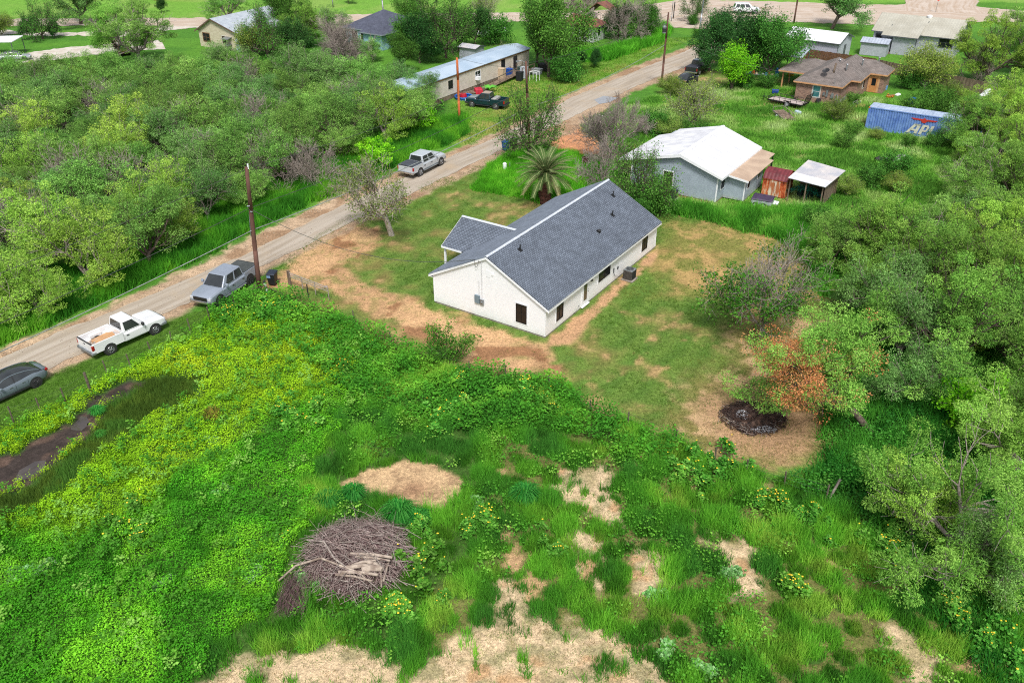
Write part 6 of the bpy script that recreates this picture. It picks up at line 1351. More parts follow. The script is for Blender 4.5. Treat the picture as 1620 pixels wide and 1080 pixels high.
def sticks(x, y, z, th, L_, dz, w0, seed, bend=.25):
    """curved sticks with triangular section"""
    g_ = np.random.default_rng(seed); n = len(x); V = []; F = []
    d = np.stack([np.cos(th) * L_, np.sin(th) * L_, dz], -1); p0 = np.stack([x, y, z], -1) - d * .5
    k = np.stack([-np.sin(th), np.cos(th), np.zeros(n)], -1) * (g_.normal(0, bend, n) * L_ * .35)[:, None] + np.array([0, 0, 1]) * (g_.uniform(0, .12, n) * L_)[:, None]
    side = np.stack([-np.sin(th), np.cos(th), np.zeros(n)], -1); up = np.array([0, 0, 1.0])
    w = np.broadcast_to(w0, (n,))[:, None]
    ts = (0, .35, .7, 1.0); VV = []
    for t in ts:
        c = p0 + d * t + k * (4 * t * (1 - t)); ww = w * (1 - .75 * t)
        for q in (side * 1.0 + up * 0, side * -.5 + up * .87, side * -.5 - up * .87): VV.append(c + q * ww)
    V = np.stack(VV, 1).reshape(-1, 3); b = np.arange(n)[:, None, None] * 12
    f = []
    for s in range(3):
        for j in range(3): f.append([s * 3 + j, s * 3 + (j + 1) % 3, s * 3 + 3 + (j + 1) % 3, s * 3 + 3 + j])
    F = (b + np.array(f)[None]).reshape(-1, 4); return V, F
x, y, z, th, L_, dz = debris(900, 2.35, 2.0, .62, .08, .5, .03, 31)
V, F = sticks(x, y, z + .02, th, L_, dz, .03, 5); link('charred_debris', np_mesh('charred_debris', V, F, mat('charcoal', lin(44, 36, 34), lin(90, 62, 50), 9, .95)), BP)
x, y, z, th, L_, dz = debris(260, .95, .35, .18, .04, .16, .03, 32); V, F = sticks(x + .35, y - 1.45, z + .08, th, L_, dz, .045, 6); link('white_ash', np_mesh('white_ash', V, F, mat('pale_ash', lin(205, 205, 210), lin(150, 146, 146), 9, .95)), BP)
x, y, z, th, L_, dz = debris(90, .5, .5, .3, .04, .14, .03, 33); V, F = sticks(x - .8, y - .2, z + .38, th, L_, dz, .03, 6); link('white_ash', np_mesh('white_ash', V, F, MATS['pale_ash']), BP)
x, y, z, th, L_, dz = debris(160, 2.4, 2.1, .3, .3, 1.1, .03, 34); k = (x / 2.05) ** 2 + (y / 1.75) ** 2 > .55; V, F = sticks(x[k], y[k], z[k] + .06, th[k], L_[k], dz[k], .02, 6); link('burnt_sticks', np_mesh('burnt_sticks', V, F, M_barkg), BP)

br = at(566, 884); BR = empty('brush_pile', br, 0, 'big heap of grey-brown dead branches in the green field', 'brush pile')
BR.scale = (.93, .93, 1.0)
def pile_z(x, y): return np.maximum(0, 1.25 * (1 - ((x / 2.8) ** 2 + (y / 2.85) ** 2) ** .8) * (.55 + .9 * vnoise(np.asarray(x) + 20, np.asarray(y) + 20, 1.5, 3)))
def pile_sticks(n, L0, L1, w0, w1, seed, name, m, rx=2.65, ry=2.7, lift=.0, pref=None, tilt=.14):
    g_ = np.random.default_rng(seed); a = g_.uniform(0, 2 * np.pi, n); r_ = np.sqrt(g_.uniform(0, 1, n)); x = rx * r_ * np.cos(a) ; y = ry * r_ * np.sin(a)
    th = g_.uniform(0, np.pi, n) if pref is None else g_.normal(pref, .5, n); L_ = g_.uniform(L0, L1, n); z = pile_z(x, y) * g_.uniform(.55, 1.05, n) + .08 + lift; dz = g_.normal(0, tilt, n) * L_
    V, F = sticks(x, y, z, th, L_, dz, g_.uniform(w0, w1, n), seed + 1); return link(name, np_mesh(name, V, F, m), BR)
M_twig = mat('grey_brown_twigs', lin(200, 180, 172), lin(150, 126, 118), 3, .9); M_twig2 = mat('dark_mauve_twigs', lin(146, 116, 114), lin(96, 72, 72), 3, .9)
m = MB(); n_ = 36
for i in range(11):
    for k in range(n_):
        a = 2 * math.pi * k / n_; r_ = i / 10; x, y = 2.5 * r_ * math.cos(a), 2.6 * r_ * math.sin(a); m.v.append((x, y, float(pile_z(x, y)) * .55 + .05 * math.sin(k * 1.7 + i * 2.1) - (.04 if i == 10 else 0)))
for i in range(10):
    for k in range(n_): a, b = i * n_ + k, i * n_ + (k + 1) % n_; m.f.append((a, b, b + n_, a + n_))
m.obj('litter_core', mat('dark_litter', lin(84, 60, 58), lin(50, 36, 36), 4, .95, bump=.8), BR)
pile_sticks(1500, .5, 1.5, .008, .016, 51, 'fine_twigs', M_twig2); pile_sticks(1100, .6, 2.0, .009, .02, 52, 'fine_twigs', M_twig, lift=.05); pile_sticks(150, 1.2, 3.0, .016, .032, 53, 'branches', M_barkg, lift=.12)
pile_sticks(90, 1.4, 3.2, .012, .022, 57, 'branches', M_twig, rx=2.9, ry=2.9, lift=.1, tilt=.34)
g_ = np.random.default_rng(9); n = 420; x = g_.uniform(-.7, .7, n) - 2.6; y = g_.uniform(-1.2, .9, n) - 2.5; V, F = sticks(x, y, g_.uniform(.05, .55, n), g_.normal(1.45, .25, n), g_.uniform(.6, 1.3, n), g_.normal(0, .1, n), .011, 8); link('fine_twigs', np_mesh('fine_twigs', V, F, M_twig2), BR)
M_log = mat('pale_split_log', lin(196, 180, 162), lin(136, 118, 104), 3, .85, bump=.4)
for k, (x, y, L_, a, r_) in enumerate(((.9, -.75, 2.2, -6, .09), (1.0, -.95, 1.8, -8, .07), (.4, -1.9, 2.0, -4, .09), (.5, -1.55, 1.5, 4, .12), (1.1, -1.35, 1.1, -30, .17), (.6, -1.3, 1.2, 18, .1), (1.75, -1.4, 1.6, 85, .06), (1.5, -1.8, 1.5, -80, .05), (.2, -2.1, 1.9, -12, .06), (1.0, -1.6, .9, 10, .2))):
    z = float(pile_z(np.array(x), np.array(y))) * .8 + .36; c, s = math.cos(R(a)) * L_ / 2, math.sin(R(a)) * L_ / 2
    MB().tube([(x - c, y - s, z), (x, y + .05, z + .04), (x + c, y + s, z - .02)], [r_, r_ * .92, r_ * .8], 8).obj('log', M_log, BR)
MB().tube([(-3.7, -1.75, .25), (-2.9, -1.2, .7), (-1.6, -1.1, 1.1), (.4, -1.9, .95), (1.3, -2.4, .5)], [.045, .05, .055, .05, .03], 7).obj('log', M_log, BR)
MB().tube([(-2.6, .3, 1.0), (-1.6, -.1, 1.25), (-.9, -1.2, 1.2), (.2, -1.9, .9)], [.03, .045, .05, .04], 7).obj('log', M_barkg, BR)

# ================================================================== trees
def skeleton(seed, H, Rr, nl=5, levels=3, trunk=.28, tr=.16, lean=(0, 0), up=.35, kids=(2, 4), wob=.22, spread=1.0, shrink=.66):
    g_ = random.Random(seed); segs = []; ends = []
    def rv(s): return Vector((g_.gauss(0, s), g_.gauss(0, s), g_.gauss(0, s)))
    def grow(p, d, L_, r, lv):
        n = 3 if lv < levels else 2; st = L_ / n; r1 = r
        for k in range(n):
            d = (d + rv(wob) + Vector((0, 0, up * .25))).normalized(); q = p + d * st; r2 = r * (1 - .45 * (k + 1) / n)
            segs.append((p, q, r1, r2, lv)); p, r1 = q, r2
            if lv < levels and (k > 0 or lv > 0):
                for _ in range(g_.randint(*kids) if k == n - 1 else g_.randint(1, 2)):
                    a = g_.uniform(0, 6.283); t = g_.uniform(.5, 1.0) * spread; o = d.orthogonal().normalized(); o = o * math.cos(a) + d.cross(o) * math.sin(a)
                    grow(p, (d + o * t).normalized(), L_ * g_.uniform(shrink - .12, shrink + .12), r2 * .72, lv + 1)
            if lv >= levels - 1: ends.append((p.copy(), lv))
    base = Vector((0, 0, 0)); top = Vector((lean[0] * trunk, lean[1] * trunk, H * trunk))
    segs.append((Vector((0, 0, -.15)), top * .5, tr * 1.15, tr, 0)); segs.append((top * .5, top, tr, tr * .9, 0))
    for i in range(nl):
        a = 6.283 * (i + g_.uniform(-.3, .3)) / nl; d = Vector((math.cos(a) * spread + lean[0] * .3, math.sin(a) * spread + lean[1] * .3, g_.uniform(.5, 1.3))).normalized()
        grow(top - Vector((0, 0, g_.uniform(0, .1) * H)), d, H * .34, tr * .62, 1)
    # fit the crown to the wanted height and radius
    zs = sorted(e[0].z for e in ends); hx = sorted(math.hypot(e[0].x - lean[0] * .6, e[0].y - lean[1] * .6) for e in ends)
    sz = (H - top.z) / max(.1, zs[int(len(zs) * .97)] - top.z); sx = Rr / max(.1, hx[int(len(hx) * .92)])
    f = lambda p: Vector((p.x * sx, p.y * sx, p.z if p.z < top.z else top.z + (p.z - top.z) * sz))
    return [(f(a), f(b), r1, r2, lv) for a, b, r1, r2, lv in segs], [(f(e), lv) for e, lv in ends]
def branch_mesh(name, segs, m, minr=.008, n0=6):
    V = []; F = []
    for a, b, r1, r2, lv in segs:
        n = 7 if lv == 0 else (5 if lv == 1 else 3); d = (b - a)
        if d.length < 1e-4: continue
        d.normalize(); o = d.orthogonal().normalized(); c = d.cross(o); i = len(V)
        for p, r in ((a, max(r1, minr)), (b, max(r2, minr))):
            for k in range(n): t = 6.2832 * k / n; V.append(p + (o * math.cos(t) + c * math.sin(t)) * r)
        for k in range(n): j = (k + 1) % n; F.append((i + k, i + j, i + n + j, i + n + k))
    me = bpy.data.meshes.new(name); me.from_pydata([tuple(v) for v in V], [], F); me.polygons.foreach_set('use_smooth', np.ones(len(me.polygons), bool)); me.materials.append(m); return me
def leaf_mesh(name, ctr, n, size, sig, cols, seed, m=None, droop=.3, flat=.6, wts=None, up=.3, fold=False):
    """n leaf sprays scattered round cluster centres ctr (k,3); cols = list of (colour, weight)"""
    g_ = np.random.default_rng(seed); k = len(ctr); 
    ci = g_.choice(k, n, p=wts); c = ctr[ci]; sg = g_.uniform(.7, 1.3, k)[ci] * sig
    o = g_.normal(0, 1, (n, 3)); o /= np.linalg.norm(o, axis=1)[:, None] + 1e-6; rad = g_.uniform(.35, 1.0, n) ** .6 * sg * 1.5
    off = o * rad[:, None]; off[:, 2] *= flat; c = c + off
    a = o + g_.normal(0, .6, (n, 3)); a[:, 2] -= droop; a /= np.linalg.norm(a, axis=1)[:, None]
    b = g_.normal(0, 1, (n, 3)); b[:, 2] *= (1 - up); b -= (b * a).sum(1)[:, None] * a; b /= np.linalg.norm(b, axis=1)[:, None] + 1e-6
    s = g_.uniform(.6, 1.35, n)[:, None]; a = a * s * size[0] * .5; b = b * s * size[1] * .5
    V = np.stack([c - a, c + b * .9 - a * .1, c + a, c - b * .9 - a * .1], 1).reshape(-1, 3); F = np.arange(n * 4).reshape(n, 4)
    C_ = np.array([q[0] for q in cols]); w = np.array([q[1] for q in cols], float); w /= w.sum()
    cc = C_[g_.choice(len(C_), k, p=w)][ci] * .55 + C_[g_.choice(len(C_), n, p=w)] * .45
    cc = cc * (g_.uniform(.82, 1.18, k)[ci] * g_.uniform(.75, 1.25, n))[:, None]
    return np_mesh(name, V, F, m or V_TREE, np.repeat(cc, 4, 0))
def g3(r, g, b, k=.95): return np.array(lin(r, g, b, k))
LF = dict(
    fresh=[(g3(130, 178, 74), 3), (g3(156, 198, 92), 2), (g3(100, 150, 62), 2)],
    mesq=[(g3(128, 174, 80), 3), (g3(156, 198, 100), 2), (g3(98, 146, 66), 2)],
    mesqd=[(g3(104, 148, 76), 3), (g3(132, 174, 96), 2), (g3(80, 124, 62), 1)],
    mesqy=[(g3(152, 190, 76), 3), (g3(176, 208, 92), 1), (g3(126, 170, 68), 2)],
    dark=[(g3(58, 100, 50), 3), (g3(78, 124, 60), 2), (g3(46, 84, 44), 2)],
    mid=[(g3(76, 126, 50), 3), (g3(102, 154, 64), 2), (g3(60, 104, 46), 1)],
    lime=[(g3(128, 200, 40), 3), (g3(160, 220, 54), 2), (g3(96, 176, 36), 1)],
    sparse=[(g3(120, 148, 66), 2), (g3(150, 170, 80), 2), (g3(90, 120, 52), 1)],
    orange=[(g3(220, 138, 72), 3), (g3(200, 112, 52), 2), (g3(206, 156, 92), 2), (g3(160, 150, 76), 1)],
    shrub=[(g3(80, 138, 48), 3), (g3(110, 164, 60), 2), (g3(56, 106, 40), 1)],
)
PROTO = {}
def proto(key, H, Rr, leaf, n, size=(.2, .09), sig=.42, bark=None, seed=1, droop=.35, flat=.65, minr=.01, cuts=1.0, m=None, **kw):
    segs, ends = skeleton(seed, H, Rr, **kw)
    tm = branch_mesh('trunk', segs, bark or M_bark, minr)
    cm = None
    if n:
        ctr = np.array([tuple(e) for e, lv in ends]); g_ = np.random.default_rng(seed + 77)
        if cuts < 1: ctr = ctr[g_.random(len(ctr)) < cuts]
        cm = leaf_mesh('crown', ctr, n, size, sig, LF[leaf], seed + 5, m, droop, flat)
    PROTO[key] = (tm, cm, H, Rr); return ctr if n else None
for i in range(4): proto('mesq%d' % i, 5.2, 2.9, ('mesq', 'mesqd', 'mesq', 'mesqy')[i], 24000, (.125, .055), .42, cuts=.26, bark=M_barkg if i % 2 else M_bark, seed=10 + i, nl=5, levels=3, spread=.9, trunk=.22)
for i in range(3): proto('big%d' % i, 6.8, 4.2, ('fresh', 'mesq', 'mesqy')[i], 52000, (.13, .052), .44, (M_bark, M_barkg, M_bark)[i], 40 + i, nl=6, levels=3, kids=(2, 4), trunk=.24, tr=.22, droop=.5, cuts=.24, wob=.3)
for i in range(2): proto('near%d' % i, 6.2, 4.1, ('fresh', 'fresh')[i], 60000, (.12, .045), .4, M_barkg, 240 + i, nl=5, levels=3, kids=(2, 4), trunk=.3, tr=.2, droop=.5, cuts=.38, spread=1.1, wob=.3)
for i in range(2): proto('dark%d' % i, 7.0, 3.3, ('dark', 'mid')[i], 24000, (.17, .12), .5, M_bark, 60 + i, nl=6, levels=3, kids=(3, 4), trunk=.2, flat=.9, spread=.7)
proto('oak', 7.5, 5.2, 'mesqd', 30000, (.22, .1), .5, M_bark, 71, nl=5, levels=3, kids=(3, 4), trunk=.3, tr=.3, lean=(-1.5, 0), spread=1.1)
proto('sparse0', 6.6, 3.5, 'sparse', 4600, (.16, .1), .3, mat('pale_bark', lin(206, 196, 180), lin(150, 136, 122), 8, .9, bump=.4), 81, nl=6, levels=4, kids=(2, 3), trunk=.3, tr=.24, lean=(-1.6, .2), up=.4, minr=.012, spread=.85)
proto('sparse1', 6.6, 3.6, 'mid', 8200, (.17, .1), .34, M_bark, 82, nl=6, levels=4, kids=(2, 3), trunk=.16, tr=.15, up=.3, spread=.95)
proto('sparse2', 5.5, 3.2, 'sparse', 7000, (.18, .09), .34, M_barkg, 83, nl=6, levels=4, kids=(2, 3), trunk=.18, tr=.13, spread=.9)
proto('bare0', 6.4, 3.7, None, 0, bark=M_barkg, seed=91, nl=5, levels=5, kids=(2, 3), trunk=.2, tr=.2, up=.42, spread=.85, minr=.011)
proto('bare1', 4.5, 3.0, None, 0, bark=M_barkg, seed=92, nl=8, levels=4, kids=(2, 4), trunk=.08, tr=.1, up=.2, spread=1.1, minr=.012)
proto('lime', 3.0, 2.2, 'lime', 6500, (.2, .12), .3, M_barkg, 101, nl=8, levels=2, kids=(3, 4), trunk=.12, tr=.09, droop=-.2)
proto('limetall', 5.2, 2.0, 'lime', 13000, (.17, .12), .42, M_bark, 102, nl=6, levels=3, trunk=.18, tr=.2, flat=1.0, spread=.6)
proto('shrub', 2.2, 1.5, 'shrub', 4200, (.13, .07), .3, M_bark, 111, nl=9, levels=2, kids=(2, 4), trunk=.05, tr=.05, spread=.7, droop=-.3)
proto('bush', 2.6, 1.9, 'mid', 7000, (.16, .1), .42, M_bark, 112, nl=7, levels=2, kids=(3, 4), trunk=.06, tr=.07, flat=.9)
proto('olive', 4.2, 2.9, 'sparse', 14000, (.18, .09), .45, M_barkg, 113, nl=6, levels=3, trunk=.15, tr=.14, flat=.85)
proto('round', 5.0, 2.7, 'mid', 22000, (.14, .1), .5, M_bark, 114, nl=7, levels=3, kids=(3, 4), trunk=.15, tr=.2, flat=1.0, spread=.7)
LM = [((20, 600), 'grey sedan'), ((190, 525), 'white pickup'), ((345, 450), 'silver-grey pickup'), ((400, 360), 'leaning brown pole'), ((605, 300), 'pale twiggy tree'), ((660, 255), 'white-silver pickup'), ((725, 150), 'orange pole'), ((745, 95), 'mobile home'), ((548, 80), 'tall dead grey tree'),
 ((590, 45), 'slate roof'), ((355, 55), 'cream cottage'), ((215, 60), 'spreading mesquite'), ((190, 80), 'dark red car'), ((110, 85), 'white caliche driveway'), ((10, 92), 'flat white carport'), ((770, 158), 'dark green pickup'), ((1205, 455), 'half-leafless yard tree'), ((1190, 655), 'burn pile'), ((1320, 610), 'orange scorched tree'), ((1540, 625), 'lime bush'),
 ((1510, 790), 'split-trunk mesquite'), ((1440, 185), 'blue container'), ((1290, 290), 'open shed'), ((1228, 290), 'rusty shed'), ((1110, 250), 'grey house'), ((860, 400), 'white house'), ((630, 770), 'sand patch'), ((565, 870), 'brush pile'), ((70, 700), 'muddy ditch'), ((708, 540), 'driveway shrub'), ((490, 455), 'pipe gate'), ((1405, 253), 'scrap boards'), ((1330, 120), 'brick house'),
 ((1455, 55), 'big pale house'), ((1300, 62), 'metal workshop'), ((1240, 165), 'flat trailer'), ((1095, 165), 'thin grey-green tree'), ((1500, 355), 'derelict machine'), ((1310, 790), 'leaning post'), ((1065, 700), 'back yard fence'), ((890, 1010), 'bare sandy ground'), ((910, 770), 'small bare patch'), ((338, 655), 'dry tussock'), ((960, 210), 'leafless tree')]
SEEN = {}
def near(px, base, most=2):
    """a phrase that ties a plant to the landmark it stands by; a second landmark when the first is taken"""
    u, v = px; L_ = sorted(LM, key=lambda q: math.hypot(q[0][0] - u, q[0][1] - v)); out = None
    def side(q):
        dx, dy = u - q[0][0], v - q[0][1]; D = math.hypot(dx, dy); far = 'just' if D < 45 else ('a little' if D < 95 else ('well' if D < 170 else 'far'))
        if abs(dx) > 2.2 * abs(dy): return far + (' right of the ' if dx > 0 else ' left of the ') + q[1]
        if abs(dy) > 2.2 * abs(dx): return far + (' below the ' if dy > 0 else ' above the ') + q[1]
        return far + (' below and right of the ' if dx > 0 and dy > 0 else ' below and left of the ' if dy > 0 else ' above and right of the ' if dx > 0 else ' above and left of the ') + q[1]
    for q in L_[:7]:
        out = base + ' ' + side(q)
        if out not in SEEN and len(out.split()) <= 16: break
    SEEN[out] = 1; return out
def to_px(p):
    d = p[1] * CT + CAMH * ST; return (810 + FOC * p[0] / d, 540 - FOC * (p[1] * ST - CAMH * CT) / d)
def place(key, px, s=1.0, rz=None, label=None, cat='tree', group=None, name='tree', sz=None, loc=None, tilt=0):
    tm, cm, H_, R_ = PROTO[key]; p = loc if loc is not None else at(*px)
    e = empty(name, p, random.uniform(0, 6.28) if rz is None else rz, label, cat, group); e.scale = (s, s, sz or s)
    if tilt: e.rotation_euler = (tilt, 0, e.rotation_euler.z)
    link('trunk', tm, e)
    if cm: link('crown', cm, e)
    return e

# the thicket left of the road
def poisson(poly, r_, n=4000, seed=3, excl=(), ok=None):
    g_ = np.random.default_rng(seed); lo, hi = poly.min(0), poly.max(0); pts = []
    c = g_.uniform(lo, hi, (n * 6, 2)); c = c[sdist(c[:, 0], c[:, 1], poly) > 0]
    if ok is not None: c = c[ok(c[:, 0], c[:, 1])]
    for q in c:
        if all((q[0] - p[0]) ** 2 + (q[1] - p[1]) ** 2 > r_ * r_ for p in pts): pts.append(q)
    return pts
def vis(x, y, m=60):   # could the photo see this ground point
    d = y * CT + CAMH * ST; u_ = 810 + FOC * x / d; w_ = 540 - FOC * (y * ST - CAMH * CT) / d
    return (u_ > -m * 2) & (u_ < 1620 + m * 2) & (w_ < 1080 + m * 3) & (w_ > -m)
thk = wpoly([(-160,570),(0,534),(120,480),(250,418),(400,334),(520,268),(600,234),(700,198),(708,176),(640,154),(560,156),(500,152),(380,140),(250,138),(150,142),(60,150),(-160,165)])
pts = poisson(thk, 3.7, 2500, 5, ok=lambda x, y: vis(x, y))
n_thk = 0
LB = ['feathery green mesquite tree in the dense thicket left of the road', 'blue-green mesquite tree in the dense thicket left of the road', 'grey-twigged green mesquite tree in the dense thicket left of the road', 'yellow-green mesquite tree in the dense thicket left of the road']
dropped = wpoly([(225,215),(262,205),(272,235),(235,248)])
for k, q in enumerate(pts):
    if n_thk >= 285: break
    d_ = at(*(0, 0)); v = k * 7 % 10
    ki = (0, 1, 1, 2, 0, 1, 2, 3, 0, 1)[v]
    near_road = sdist(np.array([q[0]]), np.array([q[1]]), wpoly([(-100,600),(0,540),(130,470),(260,420),(260,330),(-100,430)]))[0] > 0
    if near_road and k % 3 == 0: ki = 3
    s = .72 + .5 * ((k * 37) % 17) / 17
    place('mesq%d' % ki, None, s * 1.02, None, near(to_px((q[0], q[1] - 1.5)), ('small ' if s < .88 else 'medium ' if s < 1.06 else 'big ') + ['green mesquite', 'blue-green mesquite', 'grey-twigged mesquite', 'yellow-green mesquite'][ki]), 'tree', 'mesquite trees of the thicket', 'mesquite_tree', loc=Vector((q[0], q[1], 0)), sz=s * random.uniform(.85, 1.15)); n_thk += 1
for px, s in (((290, 250), 1.2), ((500, 300), 1.0), ((120, 330), 1.15), ((390, 160), 1.1), ((60, 240), 1.2), ((215, 330), 1.1), ((420, 230), 1.2), ((330, 290), 1.1), ((560, 190), 1.1), ((180, 200), 1.1), ((30, 400), 1.1), ((440, 295), 1.1)):
    place('bare1', px, s, None, near(px, 'grey leafless brush'), 'brush', 'bare grey brush in the thicket', 'dead_brush')
for i, (px, s) in enumerate((((655, 208), 1.0), ((598, 262), .85), ((562, 250), .8))): place('lime', px, s, None, ['bright lime green bush at the thicket edge near the orange pole', 'bright lime green bush behind the pale twiggy tree', 'lime green bush at the left of the pale twiggy tree'][i], 'bush', name='bush')

# trees that stand alone
A_ = place
A_('sparse0', (620, 372), 1.0, R(10), 'pale twiggy tree with few leaves leaning over the road edge', name='twiggy_tree')
A_('sparse1', (836, 250), 1.05, 1.0, 'small leafy tree growing round the brown utility pole', name='leafy_tree')
A_('bare0', (968, 256), 1.0, 2.2, 'grey leafless tree on the dirt drive left of the grey house', name='dead_tree')
A_('bare1', (952, 290), .95, .4, 'grey leafless brush behind the white house roof', 'brush', name='dead_brush')
A_('sparse1', (1012, 336), .92, 3.0, 'half-dead leafy tree between the white house and the grey house', name='leafy_tree')
A_('bush', (1026, 334), 1.1, .3, 'dark green bush at the foot of the half-dead tree', 'bush', name='bush')
A_('bush', (995, 345), .8, 1.3, 'green bush hidden behind the far corner of the white house', 'bush', name='bush')
A_('sparse2', (1098, 205), 1.0, .7, 'thin grey-green tree on the open lawn above the grey house', name='thin_tree')
A_('limetall', (1157, 143), 1.05, .2, 'bright lime green tree in front of the dark oaks', name='lime_tree')
A_('dark0', (1122, 112), 1.05, .9, 'dark round oak beside the black sedan', name='oak_tree'); A_('dark0', (1150, 100), 1.0, 2.6, 'dark oak between the lime tree and the street', name='oak_tree')
A_('dark0', (1193, 122), 1.15, 4.0, 'broad dark oak left of the metal carport', name='oak_tree'); A_('dark1', (1215, 128), 1.15, .5, 'tall green tree with a split orange-scarred trunk by the carport', name='split_trunk_tree')
A_('oak', (1316, 46), 1.0, R(180), 'spreading tree with leaning trunk on the lawn behind the workshop', name='spreading_tree')
A_('olive', (1462, 140), 1.2, .4, 'yellowish olive tree below the big pale house window', name='olive_tree')
A_('big2', (1558, 132), 1.25, 1.0, 'large drooping mesquite over the right end of the big pale house', name='mesquite_tree'); A_('big1', (1612, 118), 1.2, 3.1, 'large mesquite at the upper right edge of the picture', name='mesquite_tree'); A_('big2', (1640, 80), 1.2, 5.0, 'pale green mesquite behind the large drooping one at the upper right', name='mesquite_tree')
A_('bare1', (1545, 128), .9, 1.0, 'tangle of bare grey branches under the drooping mesquite', 'brush', name='dead_brush')
A_('dark1', (868, 122), 1.5, .3, 'big dark green tree at the right end of the mobile home', name='shade_tree'); A_('dark0', (850, 100), 1.1, 2.0, 'darker tree just behind the big tree by the mobile home', name='shade_tree')
A_('bush', (893, 128), 1.35, .3, 'rounded green bush right of the mobile home clutter', 'bush', name='bush'); A_('dark0', (916, 108), .32, .3, 'small dark shrub right of the rounded bush', 'shrub', name='shrub'); A_('dark0', (940, 106), .34, 1.3, 'small dark shrub in front of the bent sheet metal', 'shrub', name='shrub')
A_('dark0', (978, 60), .75, .3, 'dark juniper growing through the ruined house', name='juniper'); A_('bare1', (990, 66), 1.35, 2.3, 'grey leafless thicket leaning on the ruined house', 'brush', name='dead_brush'); A_('bare1', (1010, 52), 1.3, 4.3, 'grey leafless brush behind the ruined house', 'brush', name='dead_brush')
A_('dark1', (1024, 62), .75, 5.0, 'dark green tree at the street end of the ruined house', name='dark_tree'); A_('bush', (1008, 66), 1.1, 2.2, 'green bush in the brush right of the ruined house', 'bush', name='bush')
A_('sparse1', (1097, 34), .75, .3, 'small open tree on the lawn by the pale metal pole', name='young_tree'); 
for i, (px, s) in enumerate((((1095, 39), .55), ((1128, 40), .5), ((1103, 61), .5))): A_('bush', px, s * 1.1, i, ['low round bush at the foot of the small open tree', 'low round bush right of the small open tree', 'low bush at the foot of the pale metal pole'][i], 'bush', name='bush')
A_('big1', (222, 102), 1.25, .5, 'large spreading mesquite in front of the far street', name='mesquite_tree'); A_('big0', (190, 92), 1.05, 3.5, 'mesquite beside the dark red car at the top left', name='mesquite_tree')
A_('oak', (128, 38), .95, R(150), 'leaning dark-limbed tree beyond the far street at the top left', name='spreading_tree'); A_('sparse1', (68, 62), .9, .5, 'thin tree with brownish top on the far lawn', name='thin_tree'); A_('dark0', (52, 62), .5, .5, 'blue-green juniper beside the thin tree', name='juniper'); A_('dark0', (87, 60), .35, 1.5, 'small dark sapling on the far lawn', 'shrub', name='shrub')
A_('olive', (3, 57), .8, .3, 'flowering bush cut by the left edge on the far lawn', 'bush', name='bush')
A_('big1', (362, 40), 1.05, 1.5, 'broad tree behind the roof of the cream cottage', name='shade_tree'); A_('sparse1', (424, 92), 1.1, 2.5, 'grey-green tree in front of the cream cottage roof', name='leafy_tree'); A_('olive', (405, 88), 1.1, 4.5, 'low grey-green tree at the corner of the cream cottage', name='leafy_tree')
A_('dark1', (455, 62), 1.05, .5, 'olive dark tree right of the cream cottage', name='dark_tree'); A_('big0', (480, 78), .95, 1.5, 'green tree with pale stems right of the cream cottage', name='leafy_tree'); A_('dark1', (440, 30), .95, 2.5, 'dark tree beyond the cream cottage', name='dark_tree'); A_('dark0', (470, 92), .75, 3.5, 'shaded bush between the cream cottage and the dead tree', 'bush', name='bush')
A_('bare0', (547, 114), 1.1, .5, 'tall dead grey tree with drooping branches above the thicket', name='dead_tree'); A_('bare1', (538, 108), 1.1, 2.5, 'heap of grey dead branches under the tall dead tree', 'brush', name='dead_brush'); 
A_('mesq1', (566, 108), .8, .7, 'green tree beside the tall dead tree', name='leafy_tree'); A_('mesq2', (590, 96), .62, 1.7, 'small feathery tree in front of the pale blue cottage', name='mesquite_tree'); A_('mesq1', (528, 62), .95, 1.7, 'feathery tree left of the slate roof', name='mesquite_tree')
A_('round', (652, 44), 1.05, .2, 'round clipped dark green tree by the far street', name='round_tree')
for i, (px, k_, s) in enumerate((((634, 112), 'dark1', .7), ((650, 92), 'dark1', .85), ((664, 100), 'dark0', .9), ((688, 84), 'dark1', .85), ((726, 80), 'dark1', .85), ((752, 72), 'dark0', .8), ((776, 70), 'mid', .8))):
    A_('bush' if k_ == 'mid' else k_, px, s if k_ != 'mid' else 1.6, i * 1.3, ['dark leafy tree right of the pale blue cottage', 'leafy tree under the round clipped tree', 'deep green tree left of the tall pale-trunked tree', 'leafy tree behind the tall pale-trunked tree', 'leafy tree right of the tall pale-trunked tree', 'dark tree left of the old white and red pickup', 'low bush between the red pickup and the mobile home'][i], name='leafy_tree')
A_('sparse1', (706, 92), 1.4, 4.2, 'tall tree with pale trunk in front of the dark tree row', name='pale_trunk_tree'); A_('sparse0', (760, 40), .9, 2.2, 'pale dry twiggy tree by the far street', name='twiggy_tree'); A_('sparse2', (800, 108), .6, 2.2, 'slender sapling in front of the mobile home door', name='sapling')
A_('dark0', (945, 8), 1.0, 2.2, 'dark tree at the top edge behind the ruined house', name='dark_tree'); A_('dark1', (905, 12), 1.0, .2, 'green tree at the top edge beside the big shade tree', name='leafy_tree'); A_('bare1', (925, 20), 1.5, .6, 'grey brush at the top edge behind the ruined house', 'brush', name='dead_brush')
A_('dark1', (1010, 0), .9, .2, 'green tree at the top edge on the far lawn', name='leafy_tree')
A_('dark0', (256, 20), .35, 1.5, 'small dark conifer in front of the brown barn', 'shrub', name='shrub'); A_('dark0', (690, 4), .22, 1.5, 'tiny dark shrub on the far lawn', 'shrub', name='shrub'); A_('dark0', (834, 6), .26, 1.5, 'tiny dark shrub on the far lawn right of the big tree', 'shrub', name='shrub'); A_('dark0', (551, 6), .45, 2.5, 'low dark shrub on the far lawn above the slate roof', 'shrub', name='shrub')
